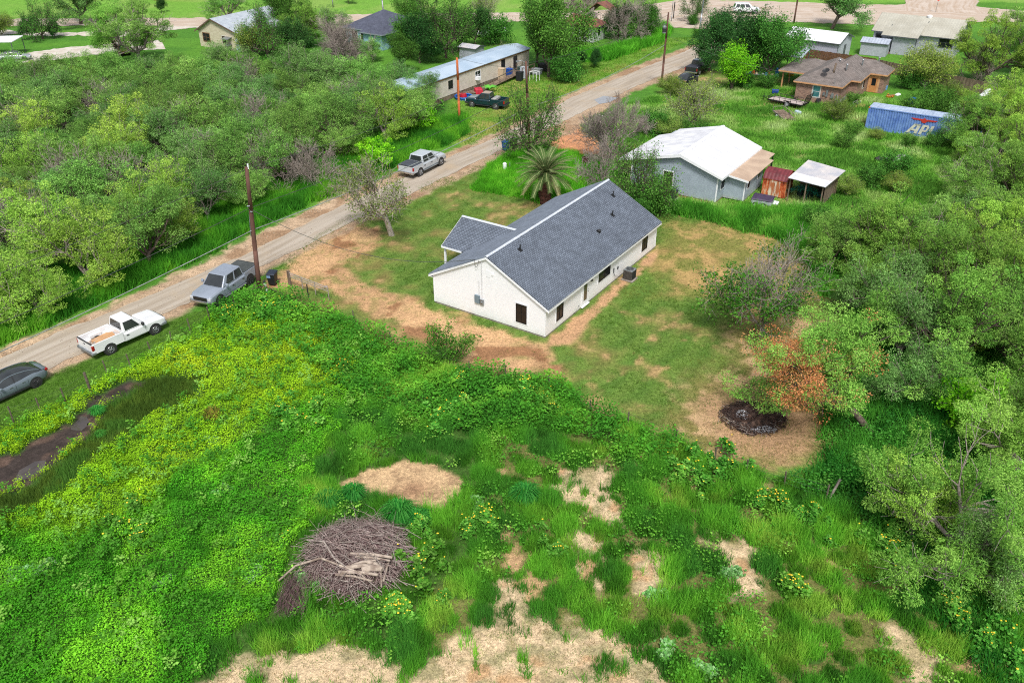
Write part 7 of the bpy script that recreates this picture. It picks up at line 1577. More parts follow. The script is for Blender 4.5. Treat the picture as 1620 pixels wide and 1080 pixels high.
# back yard and right-hand woods
T1 = A_('sparse2', (1205, 531), 1.22, R(40), 'half-leafless tree standing alone in the back yard', name='yard_tree')
# leafy lower boughs of the yard tree
segs, ends = skeleton(83, 5.5, 3.2, nl=6, levels=4, kids=(2, 3), trunk=.18, tr=.13, spread=.9)
PROTO['greenlow'] = (PROTO['sparse2'][0], None, 5.5, 3.2)
ctr = np.array([tuple(e) for e, lv in ends]); hd_ = np.hypot(ctr[:, 0], ctr[:, 1]); low = ctr[(ctr[:, 2] < 3.3) | (hd_ > 2.3)][::2]
[c for c in T1.children if c.name.startswith('crown')][0].data = leaf_mesh('crown', low, 8000, (.15, .1), .33, LF['shrub'], 4, None, .2, .7)
T1.scale = (1.22, 1.22, 1.2)
# tree scorched orange on one side
segs, ends = skeleton(203, 5.6, 4.0, nl=6, levels=3, kids=(3, 4), trunk=.3, tr=.2, lean=(-3.2, 1.0), spread=1.0)
e = empty('scorched_tree', at(1380, 684), 0, 'mesquite with scorched orange foliage leaning over the burn pile', 'tree'); e.scale = (1.04, 1.04, 1.05)
link('trunk', branch_mesh('trunk', segs, M_bark, .012), e)
ctr = np.array([tuple(p) for p, lv in ends]); nn_ = vnoise(ctr[:, 0] + 40, ctr[:, 1] + 40, 1.9, 4) + .25 * (ctr[:, 2] > 3.6) - .12 * (ctr[:, 0] > .2)
pb_ = np.exp(-((ctr[:, 0] + 5.3) ** 2 / 3.0 + (ctr[:, 2] - 3.9) ** 2 / 3.0)) * 1.1 + np.exp(-((ctr[:, 0] + .6) ** 2 / 1.6 + (ctr[:, 2] - 4.0) ** 2 / 2.0 + (ctr[:, 1] + 1) ** 2 / 4)) * .6; burnt = np.random.default_rng(5).random(len(ctr)) < pb_
link('crown', leaf_mesh('crown', ctr[~burnt][::2], 46000, (.13, .052), .46, LF['fresh'], 12, V_TREE, .5, .6), e)
tag(link('scorched_foliage', leaf_mesh('scorched_foliage', ctr[burnt], 15000, (.12, .05), .42, LF['orange'], 13, V_ONE, .5, .6), e), 'orange scorched foliage')
A_('lime', (1540, 668), 1.0, .3, 'bright yellow-green bush in the dark gap of the right-hand woods', 'bush', name='bush')
A_('shrub', (708, 571), 1.12, .3, 'small green shrub at the edge of the dirt driveway', 'shrub', name='shrub')
WOOD = [((1308, 432), 'mesq0', .85), ((1350, 440), 'big0', .8), ((1400, 455), 'big0', .95), ((1392, 505), 'mesq1', 1.0), ((1440, 500), 'big0', 1.0), ((1470, 450), 'big1', .9), ((1500, 470), 'big2', 1.0), ((1540, 420), 'big0', .95),
 ((1590, 470), 'big2', 1.0), ((1560, 540), 'big0', 1.0), ((1620, 560), 'big2', 1.0), ((1640, 440), 'big1', 1.0), ((1480, 600), 'big0', 1.05), ((1420, 570), 'mesq1', 1.1), ((1620, 640), 'big0', .9), ((1540, 330), 'big1', .9), ((1590, 360), 'big0', .95), ((1560, 290), 'big2', .85), ((1620, 310), 'big2', 1.0),
 ((1600, 250), 'big2', .95), ((1540, 250), 'big0', .85), ((1640, 220), 'big2', 1.0), ((1590, 200), 'mesq3', 1.1), ((1550, 215), 'mesq3', 1.0), ((1650, 160), 'big0', 1.0), ((1530, 235), 'mesq1', .95), ((1535, 400), 'mesq1', 1.0), ((1670, 500), 'big0', 1.0), ((1680, 350), 'big1', 1.0), ((1440, 640), 'mesq1', .8),
 ((1600, 590), 'mesq0', 1.0)]
sides = {'mesq0': 'feathery green mesquite', 'mesq1': 'blue-green mesquite', 'mesq2': 'grey-twigged mesquite', 'mesq3': 'yellow-green small mesquite', 'big0': 'wide green mesquite', 'big1': 'wide dark blue-green mesquite', 'big2': 'wide pale yellow-green mesquite'}
for i, (px, k_, s) in enumerate(WOOD):
    A_(k_, px, s, i * 1.7, near((px[0], px[1] - 60), sides[k_]), 'tree', 'mesquite trees of the right-hand woods', 'mesquite_tree')
A_('near0', (1492, 892), 1.0, R(200), 'near mesquite with split grey trunk at the lower right', name='split_mesquite'); A_('mesq3', (1440, 850), .8, 1.0, 'small pale mesquite left of the split grey trunk', name='mesquite_tree'); A_('near1', (1630, 800), 1.0, 1.0, 'pale mesquite cut by the right edge above the split trunk', name='mesquite_tree')
A_('mesq1', (1560, 930), .8, 2.0, 'low blue-green mesquite right of the split grey trunk', name='mesquite_tree'); A_('mesq0', (1640, 740), 1.0, 2.0, 'green mesquite at the right edge below the lime bush', name='mesquite_tree')
fb = empty('fallen_branches', at(1560, 860), R(-25), 'spray of bare pale branches fallen beside the split mesquite', 'branches')
g_ = random.Random(8); m = MB()
for k in range(34):
    a = g_.uniform(-.5, .5); L_ = g_.uniform(1.6, 4.2); z0 = g_.uniform(1.2, 1.9); m.tube([(-1.8, 0, 1.7), (-1.8 + L_ * .5 * math.cos(a), L_ * .5 * math.sin(a), z0 + .3), (-1.8 + L_ * math.cos(a * 1.2), L_ * math.sin(a * 1.2), z0 - g_.uniform(.2, 1.1))], [.05, .03, .01], 4)
m.obj('branches', M_barkg, fb)
# shrubs of the neighbour's field
FS = [((1322, 192), .95), ((1345, 215), .55), ((1380, 298), .8), ((1415, 305), .7), ((1330, 235), .6), ((1420, 280), .9), ((1160, 250), .6), ((1095, 225), .8), ((1040, 215), 1.0), ((1060, 222), .9), ((1475, 234), .6), ((1440, 232), .45), ((1385, 222), .5), ((1500, 190), .9), ((1450, 190), 1.0), ((1500, 165), 1.0), ((1470, 180), 1.1), ((1440, 140), .9), ((1340, 310), .7), ((1285, 360), .7), ((1350, 165), .5), ((1060, 150), .9), ((1210, 140), .7), ((1180, 140), .8), ((1075, 155), .7)]
for i, (px, s) in enumerate(FS): A_('bush' if i % 3 else 'olive', px, s * (1 if i % 3 else .6), i * 2.1, near(px, 'dark green bush' if i % 3 else 'pale olive bush'), 'bush', 'bushes of the neighbours\' field', 'bush')
# date palm in the front yard
PM = empty('date_palm', at(862, 322), 0, 'stocky date palm with arching grey-green fronds in the front yard', 'palm tree'); m = MB()
for k in range(14):
    z = k * .2; m.cyl((0, 0, z), (0, 0, z + .21), .46 + .04 * (k % 2) + .008 * k, .52 + .008 * k, 14, cap=False)
m.obj('trunk', mat('palm_trunk', lin(124, 74, 62), lin(70, 44, 40), 7, .95, bump=1.0, bscale=18), PM)
st = MB(); g_ = random.Random(17)
for k in range(90): a = g_.uniform(0, 6.28); z = g_.uniform(.2, 2.8); r_ = .5 + .04 * z; st.hexa([(r_ * math.cos(a) - .05, r_ * math.sin(a) - .05, z), (r_ * math.cos(a) + .05, r_ * math.sin(a) - .05, z), (r_ * math.cos(a) + .05, r_ * math.sin(a) + .05, z), (r_ * math.cos(a) - .05, r_ * math.sin(a) + .05, z)], [((r_ + .1) * math.cos(a) - .02, (r_ + .1) * math.sin(a) - .02, z + .16)] * 1 + [((r_ + .1) * math.cos(a) + .02, (r_ + .1) * math.sin(a) - .02, z + .16), ((r_ + .1) * math.cos(a) + .02, (r_ + .1) * math.sin(a) + .02, z + .16), ((r_ + .1) * math.cos(a) - .02, (r_ + .1) * math.sin(a) + .02, z + .16)])
st.obj('leaf_bases', MATS['palm_trunk'], PM)
V = []; F = []; CC = []; ra = MB()
for k in range(70):
    az = k * 2.39996; el = R(82) - (k / 70) * R(88); L_ = g_.uniform(2.7, 3.4); pts = []; p = Vector((0, 0, 2.85)); n_ = 14; e_l = el
    dead = k > 62; cb = g3(176, 160, 116) if dead else [g3(100, 124, 66), g3(82, 112, 54), g3(124, 142, 86)][k % 3]
    for j in range(n_ + 1):
        pts.append(p.copy()); p = p + Vector((math.cos(az) * math.cos(e_l), math.sin(az) * math.cos(e_l), math.sin(e_l))) * (L_ / n_); e_l -= R(4.3)
    ra.tube([tuple(q) for q in pts], [.045 * (1 - j / (n_ + 2)) + .006 for j in range(n_ + 1)], 4)
    for j in range(2, n_ * 3):
        t = j / 3; i0 = min(int(t), n_ - 1); q = pts[i0].lerp(pts[i0 + 1], t - i0); d = (pts[i0 + 1] - pts[i0]).normalized(); sd_2 = d.cross(Vector((0, 0, 1))); sd_2 = sd_2.normalized() if sd_2.length > .05 else Vector((-math.sin(az), math.cos(az), 0))
        up_ = sd_2.cross(d); ll = .52 * math.sin(min(1, (t / n_) * 1.15 + .12) * 2.6) + .14
        for s in (-1, 1):
            tip = q + (sd_2 * s * .8 + d * .75 + up_ * .28).normalized() * ll - Vector((0, 0, .06)); w = d * .028; i = len(V)
            V += [q - w, q + w, tip]; F.append((i, i + 1, i + 2)); c_ = cb * g_.uniform(.8, 1.2); CC += [c_] * 3
ra.obj('frond_ribs', mat('frond_rib', lin(186, 186, 130), lin(150, 150, 100), 5, .6), PM)
link('fronds', np_mesh('fronds', np.array([tuple(v) for v in V]), np.array(F), V_ONE, np.array(CC)), PM)
# banana-like plant by the mobile home
bn = empty('banana_plant', at(774, 146), 0, 'small bright green broad-leaved plant in front of the ramp', 'plant'); V = []; F = []; 
for k in range(9):
    az = k * 2.4; e_l = R(65); p = Vector((0, 0, .2)); pr = []; 
    for j in range(7): pr.append(p.copy()); p = p + Vector((math.cos(az) * math.cos(e_l), math.sin(az) * math.cos(e_l), math.sin(e_l))) * .24; e_l -= R(16)
    s_ = Vector((-math.sin(az), math.cos(az), 0))
    for j in range(6):
        w0, w1 = .2 * math.sin(3.1 * (j + .2) / 6.5), .2 * math.sin(3.1 * (j + 1.2) / 6.5); i = len(V); V += [pr[j] - s_ * w0, pr[j] + s_ * w0, pr[j + 1] + s_ * w1, pr[j + 1] - s_ * w1]; F.append((i, i + 1, i + 2, i + 3))
link('leaves', np_mesh('leaves', np.array([tuple(v) for v in V]), np.array(F), V_ONE, np.tile(g3(96, 190, 50), (len(V), 1))), bn); MB().cyl((0, 0, 0), (0, 0, .4), .08, .06, 8).obj('stem', M_woodb, bn)

for nm_ in ('parked_car', 'pickup_truck', 'utility_trailer', 'small_cart_trailer', 'covered_trailer_bed', 'air_conditioner', 'bicycle'):
    for o_ in bpy.data.objects:
        if o_.parent is None and o_.name.split('.')[0] == nm_:
            lo_, hi_ = (-1.2, 4.4) if nm_ in ('parked_car', 'pickup_truck') else ((-.3, 4.6) if nm_ == 'utility_trailer' else (-1.1, 1.6) if nm_ == 'covered_trailer_bed' else (-.4, 3))
            if nm_ == 'air_conditioner': lo_, hi_ = -.5, .5
            wy = (-.95, .95) if nm_ != 'utility_trailer' and nm_ != 'small_cart_trailer' else (-.3, 2.2)
            FOOT.append((o_.location, o_.rotation_euler.z, lo_, hi_, wy[0], wy[1]))
# ================================================================== wild vegetation (nobody could count it)
def scatter(poly, dens, seed, keep=None, pad=0.0, cap=900000):
    g_ = np.random.default_rng(seed); lo, hi = poly.min(0), poly.max(0)
    lo = np.maximum(lo, [-130, 16]); hi = np.minimum(hi, [130, 210]); A_r = (hi - lo).prod(); n = int(min(A_r * dens, 6e6))
    x = g_.uniform(lo[0], hi[0], n).astype(np.float32); y = g_.uniform(lo[1], hi[1], n).astype(np.float32); k = vis(x, y, 25); x, y = x[k], y[k]
    k = sdist(x, y, poly) + (fbm(x, y, 1.6, seed) - .5) * 1.2 > pad; x, y = x[k], y[k]; k = clear(x, y); x, y = x[k], y[k]
    if keep is not None: k = g_.random(len(x)) < keep(x, y); x, y = x[k], y[k]
    return x[:cap], y[:cap], g_
def blades(name, x, y, g_, K, h, w, colf, lean=.45, spread=.14, hf=None, clump=None):
    """K thin leaves per tuft"""
    n = len(x); X = np.repeat(x, K) + g_.normal(0, spread, n * K); Y = np.repeat(y, K) + g_.normal(0, spread, n * K)
    hh = (h * g_.uniform(.55, 1.25, n * K)) * (np.repeat(hf, K) if hf is not None else 1); az = g_.uniform(0, 6.283, n * K); ln = np.abs(g_.normal(0, lean, n * K)) * hh
    a2 = g_.uniform(0, 6.283, n * K); ww = w * g_.uniform(.7, 1.3, n * K)
    b0 = np.stack([X - np.cos(a2) * ww, Y - np.sin(a2) * ww, np.full(n * K, -.02)], -1); b1_ = np.stack([X + np.cos(a2) * ww, Y + np.sin(a2) * ww, np.full(n * K, -.02)], -1); tp = np.stack([X + np.cos(az) * ln, Y + np.sin(az) * ln, hh], -1)
    V = np.stack([b0, b1_, tp], 1).reshape(-1, 3); F = np.arange(n * K * 3).reshape(-1, 3)
    c = colf(X, Y) * g_.uniform(.72, 1.28, n * K)[:, None]
    me = np_mesh(name, V, F, V_GRASS, np.repeat(c, 3, 0)); return link(name, me)
def leaves(name, x, y, g_, size, h, colf, flat=.35, zlo=.35):
    n = len(x); z = h * g_.uniform(zlo, 1.0, n); a = g_.normal(0, 1, (n, 3)); a[:, 2] *= flat; a /= np.linalg.norm(a, axis=1)[:, None]
    nrm_ = g_.normal(0, .45, (n, 3)); nrm_[:, 2] += 1; b = np.cross(nrm_, a); b /= np.linalg.norm(b, axis=1)[:, None] + 1e-6
    s = g_.uniform(.55, 1.45, n)[:, None] * size; c = np.stack([x, y, z], -1)
    V = np.stack([c - a * s * .5, c + b * s * .36, c + a * s * .5, c - b * s * .36], 1).reshape(-1, 3); F = np.arange(n * 4).reshape(n, 4)
    cc = colf(x, y) * g_.uniform(.75, 1.25, n)[:, None]
    return link(name, np_mesh(name, V, F, V_GRASS, np.repeat(cc, 4, 0)))
def mixc(x, y, lst, s=2.5, seed=0):
    """lst of (colour, threshold) in noise order"""
    n = fbm(x, y, s, seed); c = np.tile(lst[0][0], (len(x), 1))
    for colr, t in lst[1:]: w = sstep(t - .06, t + .06, n)[:, None]; c = c * (1 - w) + colr * w
    return c
def bare_w(x, y):
    w = np.zeros(len(x))
    for k in ('bare1', 'bare2', 'bare3', 'bare4', 'bare5', 'bare6', 'bare7'): w = np.maximum(w, edge(x, y, k, .4, .9, 1.6, 6))
    w = np.maximum(w, rbare(x, y)); w = np.maximum(w, edge(x, y, 'sand', .15, .25, 1)); w = np.maximum(w, edge(x, y, 'mud', .2, .5, 1.0))
    d = ((x - br.x) / 2.7) ** 2 + ((y - br.y) / 2.6) ** 2 < 1; d |= ((x - br.x + 2.65) / .8) ** 2 + ((y - br.y + 2.5) / 1.3) ** 2 < 1
    return np.where(d, 1, w)
brpx = wpoly([(0, 0)] * 0 + [(-200,700),(0,690),(60,660),(215,575),(330,508),(440,480),(520,510),(600,560),(640,610),(560,660),(520,700),(500,760),(500,820),(450,880),(430,980),(330,1020),(250,1300),(-400,1300)])
yel = lambda x, y: np.maximum(edge(x, y, 'yellow', 1.2, 1.5, 3, 2), .6 * edge(x, y, 'yellow2', 1, 1, 3, 2))
oliv = lambda x, y: edge(x, y, 'olive', .3, .5, 1.2, 4)
hm = lambda x, y, a, b, s, sd: a + (b - a) * fbm(x, y, s, sd)
# (1) broad-leaved ground cover over the left part of the field
def c_cover(x, y):
    yw = yel(x, y)[:, None]; gcol = mixc(x, y, [(g3(76, 152, 38), 0), (g3(98, 178, 42), .45), (g3(128, 200, 50), .62)], 2.2, 21); ycol = mixc(x, y, [(g3(142, 192, 40), 0), (g3(160, 202, 42), .45), (g3(180, 208, 44), .66)], 4, 22)
    return (gcol * (1 - yw) + ycol * yw) * (.84 + .32 * mounds(x, y, .75, 1)[1])[:, None] * (.85 + .3 * fbm(x, y, 6, 23))[:, None]
x, y, g_ = scatter(brpx, 520, 101, lambda x, y: (1 - bare_w(x, y)) * (oliv(x, y) < .4), cap=980000)
mo_, mr_ = mounds(x, y, .75, 1); h = .07 + (.08 + .46 * mo_ * (.4 + mr_)) * (.4 + 1.2 * fbm(x, y, 4, 32))
tag(leaves('broadleaf_weeds', x, y, g_, .05 + .055 * fbm(x, y, 1.7, 34)[:, None], h, c_cover, zlo=.15), kind='stuff')
x, y, g_ = scatter(brpx, 12, 117, lambda x, y: (1 - bare_w(x, y)) * (1 - oliv(x, y)) * sstep(.5, .62, fbm(x, y, 2.4, 35)), cap=30000)
tag(blades('grass_among_weeds', x, y, g_, 12, .5, .014, lambda x, y: c_cover(x, y) * np.array([.8, .86, 1.0]), .4, .12, .5 + .8 * fbm(x, y, .9, 36)), kind='stuff')
x, y, g_ = scatter(brpx, 1.6, 118, lambda x, y: (1 - bare_w(x, y)) * (1 - oliv(x, y)), cap=5000); x, y = np.repeat(x, 26) + g_.normal(0, .13, len(x) * 26), np.repeat(y, 26) + g_.normal(0, .13, len(y) * 26)
tag(leaves('tall_leafy_weeds', x, y, g_, .13, .95 * (.5 + .7 * fbm(x, y, .5, 37)), lambda x, y: mixc(x, y, [(g3(80, 142, 46), 0), (g3(106, 166, 56), .5), (g3(140, 190, 84), .64)], 1.6, 38), zlo=.5), kind='stuff')
# (2) grasses over the right part of the field
rpx = wpoly([(520,500),(600,545),(700,585),(800,598),(900,610),(925,650),(1065,697),(1180,745),(1310,790),(1400,850),(1700,1000),(1900,1300),(250,1300),(330,1020),(430,980),(450,880),(480,820),(480,760),(500,700),(540,660),(600,620),(560,560)])
def c_grass(x, y):
    c = mixc(x, y, [(g3(74, 136, 50), 0), (g3(84, 150, 46), .38), (g3(112, 178, 54), .54), (g3(150, 194, 72), .68)], 2.4, 41); return c * (.62 + .7 * mounds(x, y, 1.15, 3, .36, .4)[1])[:, None]
x, y, g_ = scatter(rpx, 52, 102, lambda x, y: (1 - bare_w(x, y) * (1 - .5 * sstep(.58, .66, fbm(x, y, .7, 47)))) * (.16 + .84 * sstep(.1, .5, mounds(x, y, 1.15, 3, .36, .4)[0])) * (1 - edge(x, y, 'sand', .15, .25, 1)), cap=85000)
mo_, mr_ = mounds(x, y, 1.15, 3, .36, .4); hf = (.2 + 1.35 * mo_ * (.55 + .8 * mr_)) * (.75 + .5 * fbm(x, y, 5, 42))
tag(blades('meadow_grass', x, y, g_, 12, .46, .016, c_grass, .38, .1, hf), kind='stuff')
x, y, g_ = scatter(rpx, 60, 103, lambda x, y: (1 - bare_w(x, y)) * sstep(.45, .6, fbm(x, y, 2.6, 44)), cap=140000)
tag(leaves('leafy_weeds', x, y, g_, .12, .15 + .6 * mounds(x, y, .9, 5)[0], lambda x, y: mixc(x, y, [(g3(80, 144, 46), 0), (g3(108, 170, 58), .5), (g3(146, 198, 80), .66)], 1.6, 46)), kind='stuff')
# (3) dark olive rushes beside the mud
x, y, g_ = scatter(P['olive'], 42, 104, lambda x, y: 1 - .8 * edge(x, y, 'mud', .2, .5, 1.0)); tag(blades('marsh_grass', x, y, g_, 12, .5, .014, lambda x, y: mixc(x, y, [(g3(84, 112, 44), 0), (g3(104, 132, 52), .5), (g3(92, 138, 56), .62)], 1.5, 51), .3, .12, .45 + .7 * fbm(x, y, 1, 52)), kind='stuff')
# (4) mown verge and roadside
x, y, g_ = scatter(P['verge'], 34, 105); x0_, y0_, g0_ = scatter(np.concatenate([P['bare1'], P['bare2'][:0]]), 16, 119); x1_, y1_, _g = scatter(P['bare2'], 16, 120)
for k in ('bare3', 'bare4', 'bare5', 'bare6', 'bare7', 'burn', 'backdirt'): a_, c_, _g = scatter(P[k], 9, 121); x1_ = np.r_[x1_, a_]; y1_ = np.r_[y1_, c_]
tag(blades('dry_short_grass', np.r_[x0_, x1_], np.r_[y0_, y1_], g0_, 6, .09, .010, lambda x, y: mixc(x, y, [(g3(150, 130, 84), 0), (g3(128, 130, 66), .45), (g3(96, 132, 52), .58)], .8, 72), .9, .12), kind='stuff')
spx2 = P['roadside']
sx_, sy_, sg_ = scatter(spx2, 22, 122, lambda x, y: sstep(.35, .6, fbm(x, y, .8, 73)) * (1 - .8 * (np.abs(sdist(x, y, P['roadside']) - 3.2) < 1.9)), cap=22000)
tag(leaves('roadside_gravel', sx_, sy_, sg_, .075, .035, lambda x, y: mixc(x, y, [(g3(206, 190, 168), 0), (g3(160, 140, 120), .5), (g3(120, 104, 90), .6)], .5, 74), zlo=.2), kind='stuff')
tag(blades('verge_grass', x, y, g_, 7, .13, .014, lambda x, y: mixc(x, y, [(g3(92, 134, 46), 0), (g3(110, 158, 52), .5), (g3(124, 180, 60), .66)], 2.5, 53), .6, .12), kind='stuff')
# (5) lush roadside growth between thicket and road
lpx = wpoly([(-160,630),(0,544),(113,498),(200,461),(300,418),(393,368),(540,300),(640,257),(740,212),(735,185),(640,205),(560,235),(400,300),(250,365),(130,420),(0,470),(-160,540)])
x, y, g_ = scatter(lpx, 26, 106, cap=60000); tag(blades('roadside_grass', x, y, g_, 10, .8, .03, lambda x, y: mixc(x, y, [(g3(64, 132, 40), 0), (g3(84, 158, 44), .45), (g3(116, 184, 52), .62)], 2.2, 54), .5, .2, .25 + 1.1 * mounds(x, y, 1.3, 6)[0] * (.5 + fbm(x, y, 4, 55))), kind='stuff')
x, y, g_ = scatter(P['thicket'], 9, 107, cap=90000); tag(leaves('thicket_undergrowth', x, y, g_, .3, hm(x, y, .2, 1.4, 2, 56), lambda x, y: mixc(x, y, [(g3(60, 112, 42), 0), (g3(78, 140, 50), .5), (g3(104, 164, 60), .64)], 2.2, 57)), kind='stuff')
# (6) lawn tufts of the yard, thin where the soil is bare
def yard_keep(x, y): return sstep(.62, .40, fbm(x, y, 2.2, 2) * .6 + fbm(x, y, 9, 1) * .4) * (1 - .9 * edge(x, y, 'drive', .6, 1.3, 2.5, 4)) * (1 - .7 * edge(x, y, 'backdirt', 1.5, 2.2, 4)) * (1 - .7 * edge(x, y, 'dry', 1.5, 2, 3, 9)) * (1 - .95 * edge(x, y, 'rightstrip', .3, .6, 1.5)) * (1 - .9 * edge(x, y, 'burn', 1, .8)) + .04
x, y, g_ = scatter(P['yard'], 26, 108, yard_keep); tag(blades('lawn_grass', x, y, g_, 7, .07, .014, lambda x, y: mixc(x, y, [(g3(84, 118, 40), 0), (g3(96, 130, 48), .5), (g3(120, 130, 60), .62)], 2.5, 58), .8, .11), kind='stuff')
# (7) tall bright grass around the palm, along the houses and in the neighbour's field
x, y, g_ = scatter(P['lush'], 40, 109); tag(blades('bright_tall_grass', x, y, g_, 10, .5, .022, lambda x, y: mixc(x, y, [(g3(84, 160, 40), 0), (g3(104, 188, 46), .45), (g3(136, 206, 64), .66)], 2.0, 59), .45, .14, .25 + 1.0 * mounds(x, y, 1.1, 8)[0]), kind='stuff')
spx = wpoly([(1000,318),(1060,325),(1140,335),(1230,330),(1330,335),(1420,350),(1500,330),(1560,420),(1300,470),(1265,395),(1230,378),(1150,356),(1060,338),(1000,330)])
x, y, g_ = scatter(spx, 24, 110, cap=40000); tag(blades('fence_line_weeds', x, y, g_, 11, .7, .035, lambda x, y: mixc(x, y, [(g3(74, 142, 44), 0), (g3(96, 172, 54), .45), (g3(136, 192, 78), .62)], 2.0, 61), .5, .2, .25 + 1.15 * mounds(x, y, 1.4, 9)[0]), kind='stuff')
x, y, g_ = scatter(P['nyard'], 11, 111, lambda x, y: .3 + .7 * sstep(.2, .5, mounds(x, y, 2.2, 10)[0]), cap=60000); tag(blades('field_weeds', x, y, g_, 9, .36, .045, lambda x, y: mixc(x, y, [(g3(94, 148, 56), 0), (g3(118, 176, 66), .40), (g3(160, 194, 104), .54), (g3(180, 206, 130), .66)], 4.0, 64), .6, .28, (.25 + 1.0 * mounds(x, y, 2.2, 10)[0]) * (.4 + 1.2 * fbm(x, y, 9, 63))), kind='stuff')
# (8) shaded undergrowth of the right-hand woods and the corner
wpx = wpoly([(1300,700),(1310,600),(1340,500),(1430,420),(1560,400),(1800,300),(2100,900),(1900,1300),(1560,1080),(1450,930),(1380,850),(1300,795),(1240,765),(1300,740)])
x, y, g_ = scatter(wpx, 80, 112, cap=210000); tag(leaves('woodland_undergrowth', x, y, g_, .14, hm(x, y, .1, .5, 3, 65) + .9 * mounds(x, y, 1.4, 11)[0] * fbm(x, y, 4, 66), lambda x, y: mixc(x, y, [(g3(60, 122, 50), 0), (g3(82, 152, 58), .45), (g3(120, 180, 76), .62)], 2.0, 66)), kind='stuff')
x, y, g_ = scatter(wpx, 9, 113, cap=25000); tag(blades('woodland_grass', x, y, g_, 10, .9, .03, lambda x, y: mixc(x, y, [(g3(50, 120, 40), 0), (g3(80, 150, 50), .5)], 2.0, 67), .7, .2), kind='stuff')
# (9) tall weeds along ruined house and far verge
fpx = wpoly([(905,82),(950,85),(1030,62),(1050,40),(1060,50),(1045,68),(960,96),(915,100)]); x, y, g_ = scatter(fpx, 14, 114, cap=20000); tag(blades('tall_weeds', x, y, g_, 10, 1.2, .06, lambda x, y: mixc(x, y, [(g3(84, 160, 44), 0), (g3(110, 190, 56), .5)], 4, 68), .5, .3), kind='stuff')
x, y, g_ = scatter(P['mobyard'], 7, 115, cap=40000); tag(blades('rough_lawn', x, y, g_, 7, .16, .04, lambda x, y: mixc(x, y, [(g3(100, 150, 50), 0), (g3(120, 168, 58), .5), (g3(150, 160, 80), .64)], 4, 69), .6, .3), kind='stuff')
# (10) taller weed mounds along the yard edge of the field
epx = wpoly([(335,475),(420,462),(520,490),(545,500),(620,540),(700,582),(790,592),(880,605),(925,650),(1000,676),(1100,715),(1040,745),(930,705),(850,690),(700,680),(560,640),(470,560),(400,500),(340,510)])
x, y, g_ = scatter(epx, 150, 116, cap=170000); tag(leaves('flowering_weed_bank', x, y, g_, .15, .2 + 1.0 * mounds(x, y, 1.5, 12)[0] * (.4 + mounds(x, y, 1.5, 12)[1]), lambda x, y: mixc(x, y, [(g3(68, 132, 42), 0), (g3(86, 154, 48), .42), (g3(118, 180, 58), .6)], 1.5, 71)), kind='stuff')
# single flowering bushes and the big grass tussocks
def flower_bush(seed, n, rad, hgt, nf, lc, fc=g3(250, 205, 20, 1.1)):
    g_ = np.random.default_rng(seed); nl_ = 7; lc_ = g_.normal(0, rad * .5, (nl_, 2)); lr = g_.uniform(.25, .5, nl_) * rad; li = g_.integers(0, nl_, n); a = g_.uniform(0, 6.28, n); r_ = np.abs(g_.normal(0, .55, n)) * lr[li]; x, y = lc_[li, 0] + r_ * np.cos(a), lc_[li, 1] + r_ * np.sin(a); lh = hgt * g_.uniform(.55, 1.1, nl_); z = lh[li] * np.exp(-(r_ / lr[li]) ** 2 * .6) * g_.uniform(.5, 1.05, n)
    ax_ = g_.normal(0, 1, (n, 3)); ax_[:, 2] *= .4; ax_ /= np.linalg.norm(ax_, axis=1)[:, None]; nn = g_.normal(0, .4, (n, 3)); nn[:, 2] += 1; b = np.cross(nn, ax_); b /= np.linalg.norm(b, axis=1)[:, None]; s = g_.uniform(.6, 1.4, n)[:, None] * .16; c = np.stack([x, y, z], -1)
    V = np.stack([c - ax_ * s * .5, c + b * s * .4, c + ax_ * s * .5, c - b * s * .4], 1).reshape(-1, 3); cc = lc[g_.integers(0, len(lc), n)] * g_.uniform(.8, 1.2, n)[:, None]
    me = np_mesh('foliage', V, np.arange(n * 4).reshape(n, 4), V_TREE, np.repeat(cc, 4, 0)); fl = None
    if nf:
        m_ = MB()
        for q in range(nf):
            j = g_.integers(0, nl_); x0, y0 = lc_[j, 0] + g_.normal(0, .4) * lr[j], lc_[j, 1] + g_.normal(0, .4) * lr[j]; z0 = lh[j] * g_.uniform(.9, 1.1); fr_ = g_.uniform(.03, .06)
            pts = [(x0 + fr_ * math.cos(t * 1.047), y0 + fr_ * math.sin(t * 1.047), z0 + .0) for t in range(6)]
            for t in range(6): m_.quad((x0, y0, z0 + .035), pts[t], pts[(t + 1) % 6])
        fl = m_.mesh('flowers', mat('yellow_petals', (.80, .58, .02), (.78, .50, .02), 9, .7))
    return me, fl
lcA = np.array([g3(74, 138, 46), g3(94, 158, 54), g3(118, 176, 74)])
FB = [flower_bush(300 + i, 1000, 1.0, 1.0, 8 + 3 * i, lcA) for i in range(5)]
flist = [(380,490),(400,500),(435,495),(470,505),(360,505),(505,520),(460,655),(485,670),(520,575),(545,590),(690,640),(720,650),(700,665),(735,610),(830,620),(860,640),(885,650),(1150,740),(1190,790),(1230,800),(1260,815),(1275,830),(1400,870),(1425,885),(1500,975),(1525,990),(1560,1005),(1600,1040),(610,960),(640,975),(450,855),(650,850),(670,900),(755,845),(770,830),(700,960),(890,870),(205,835),(212,850),(1255,935),(590,550),(1070,770),(1095,745)]
for i, px in enumerate(flist):
    me, fl = FB[i % 5]; e = empty('flowering_bush', at(*px), i * 1.9, near(px, 'yellow-flowered weed clump'), 'wildflower', 'yellow-flowered weeds of the field'); s = .7 + .5 * ((i * 7) % 5) / 5; e.scale = (s, s, s)
    link('foliage', me, e); link('flowers', fl, e)
g_ = np.random.default_rng(77)
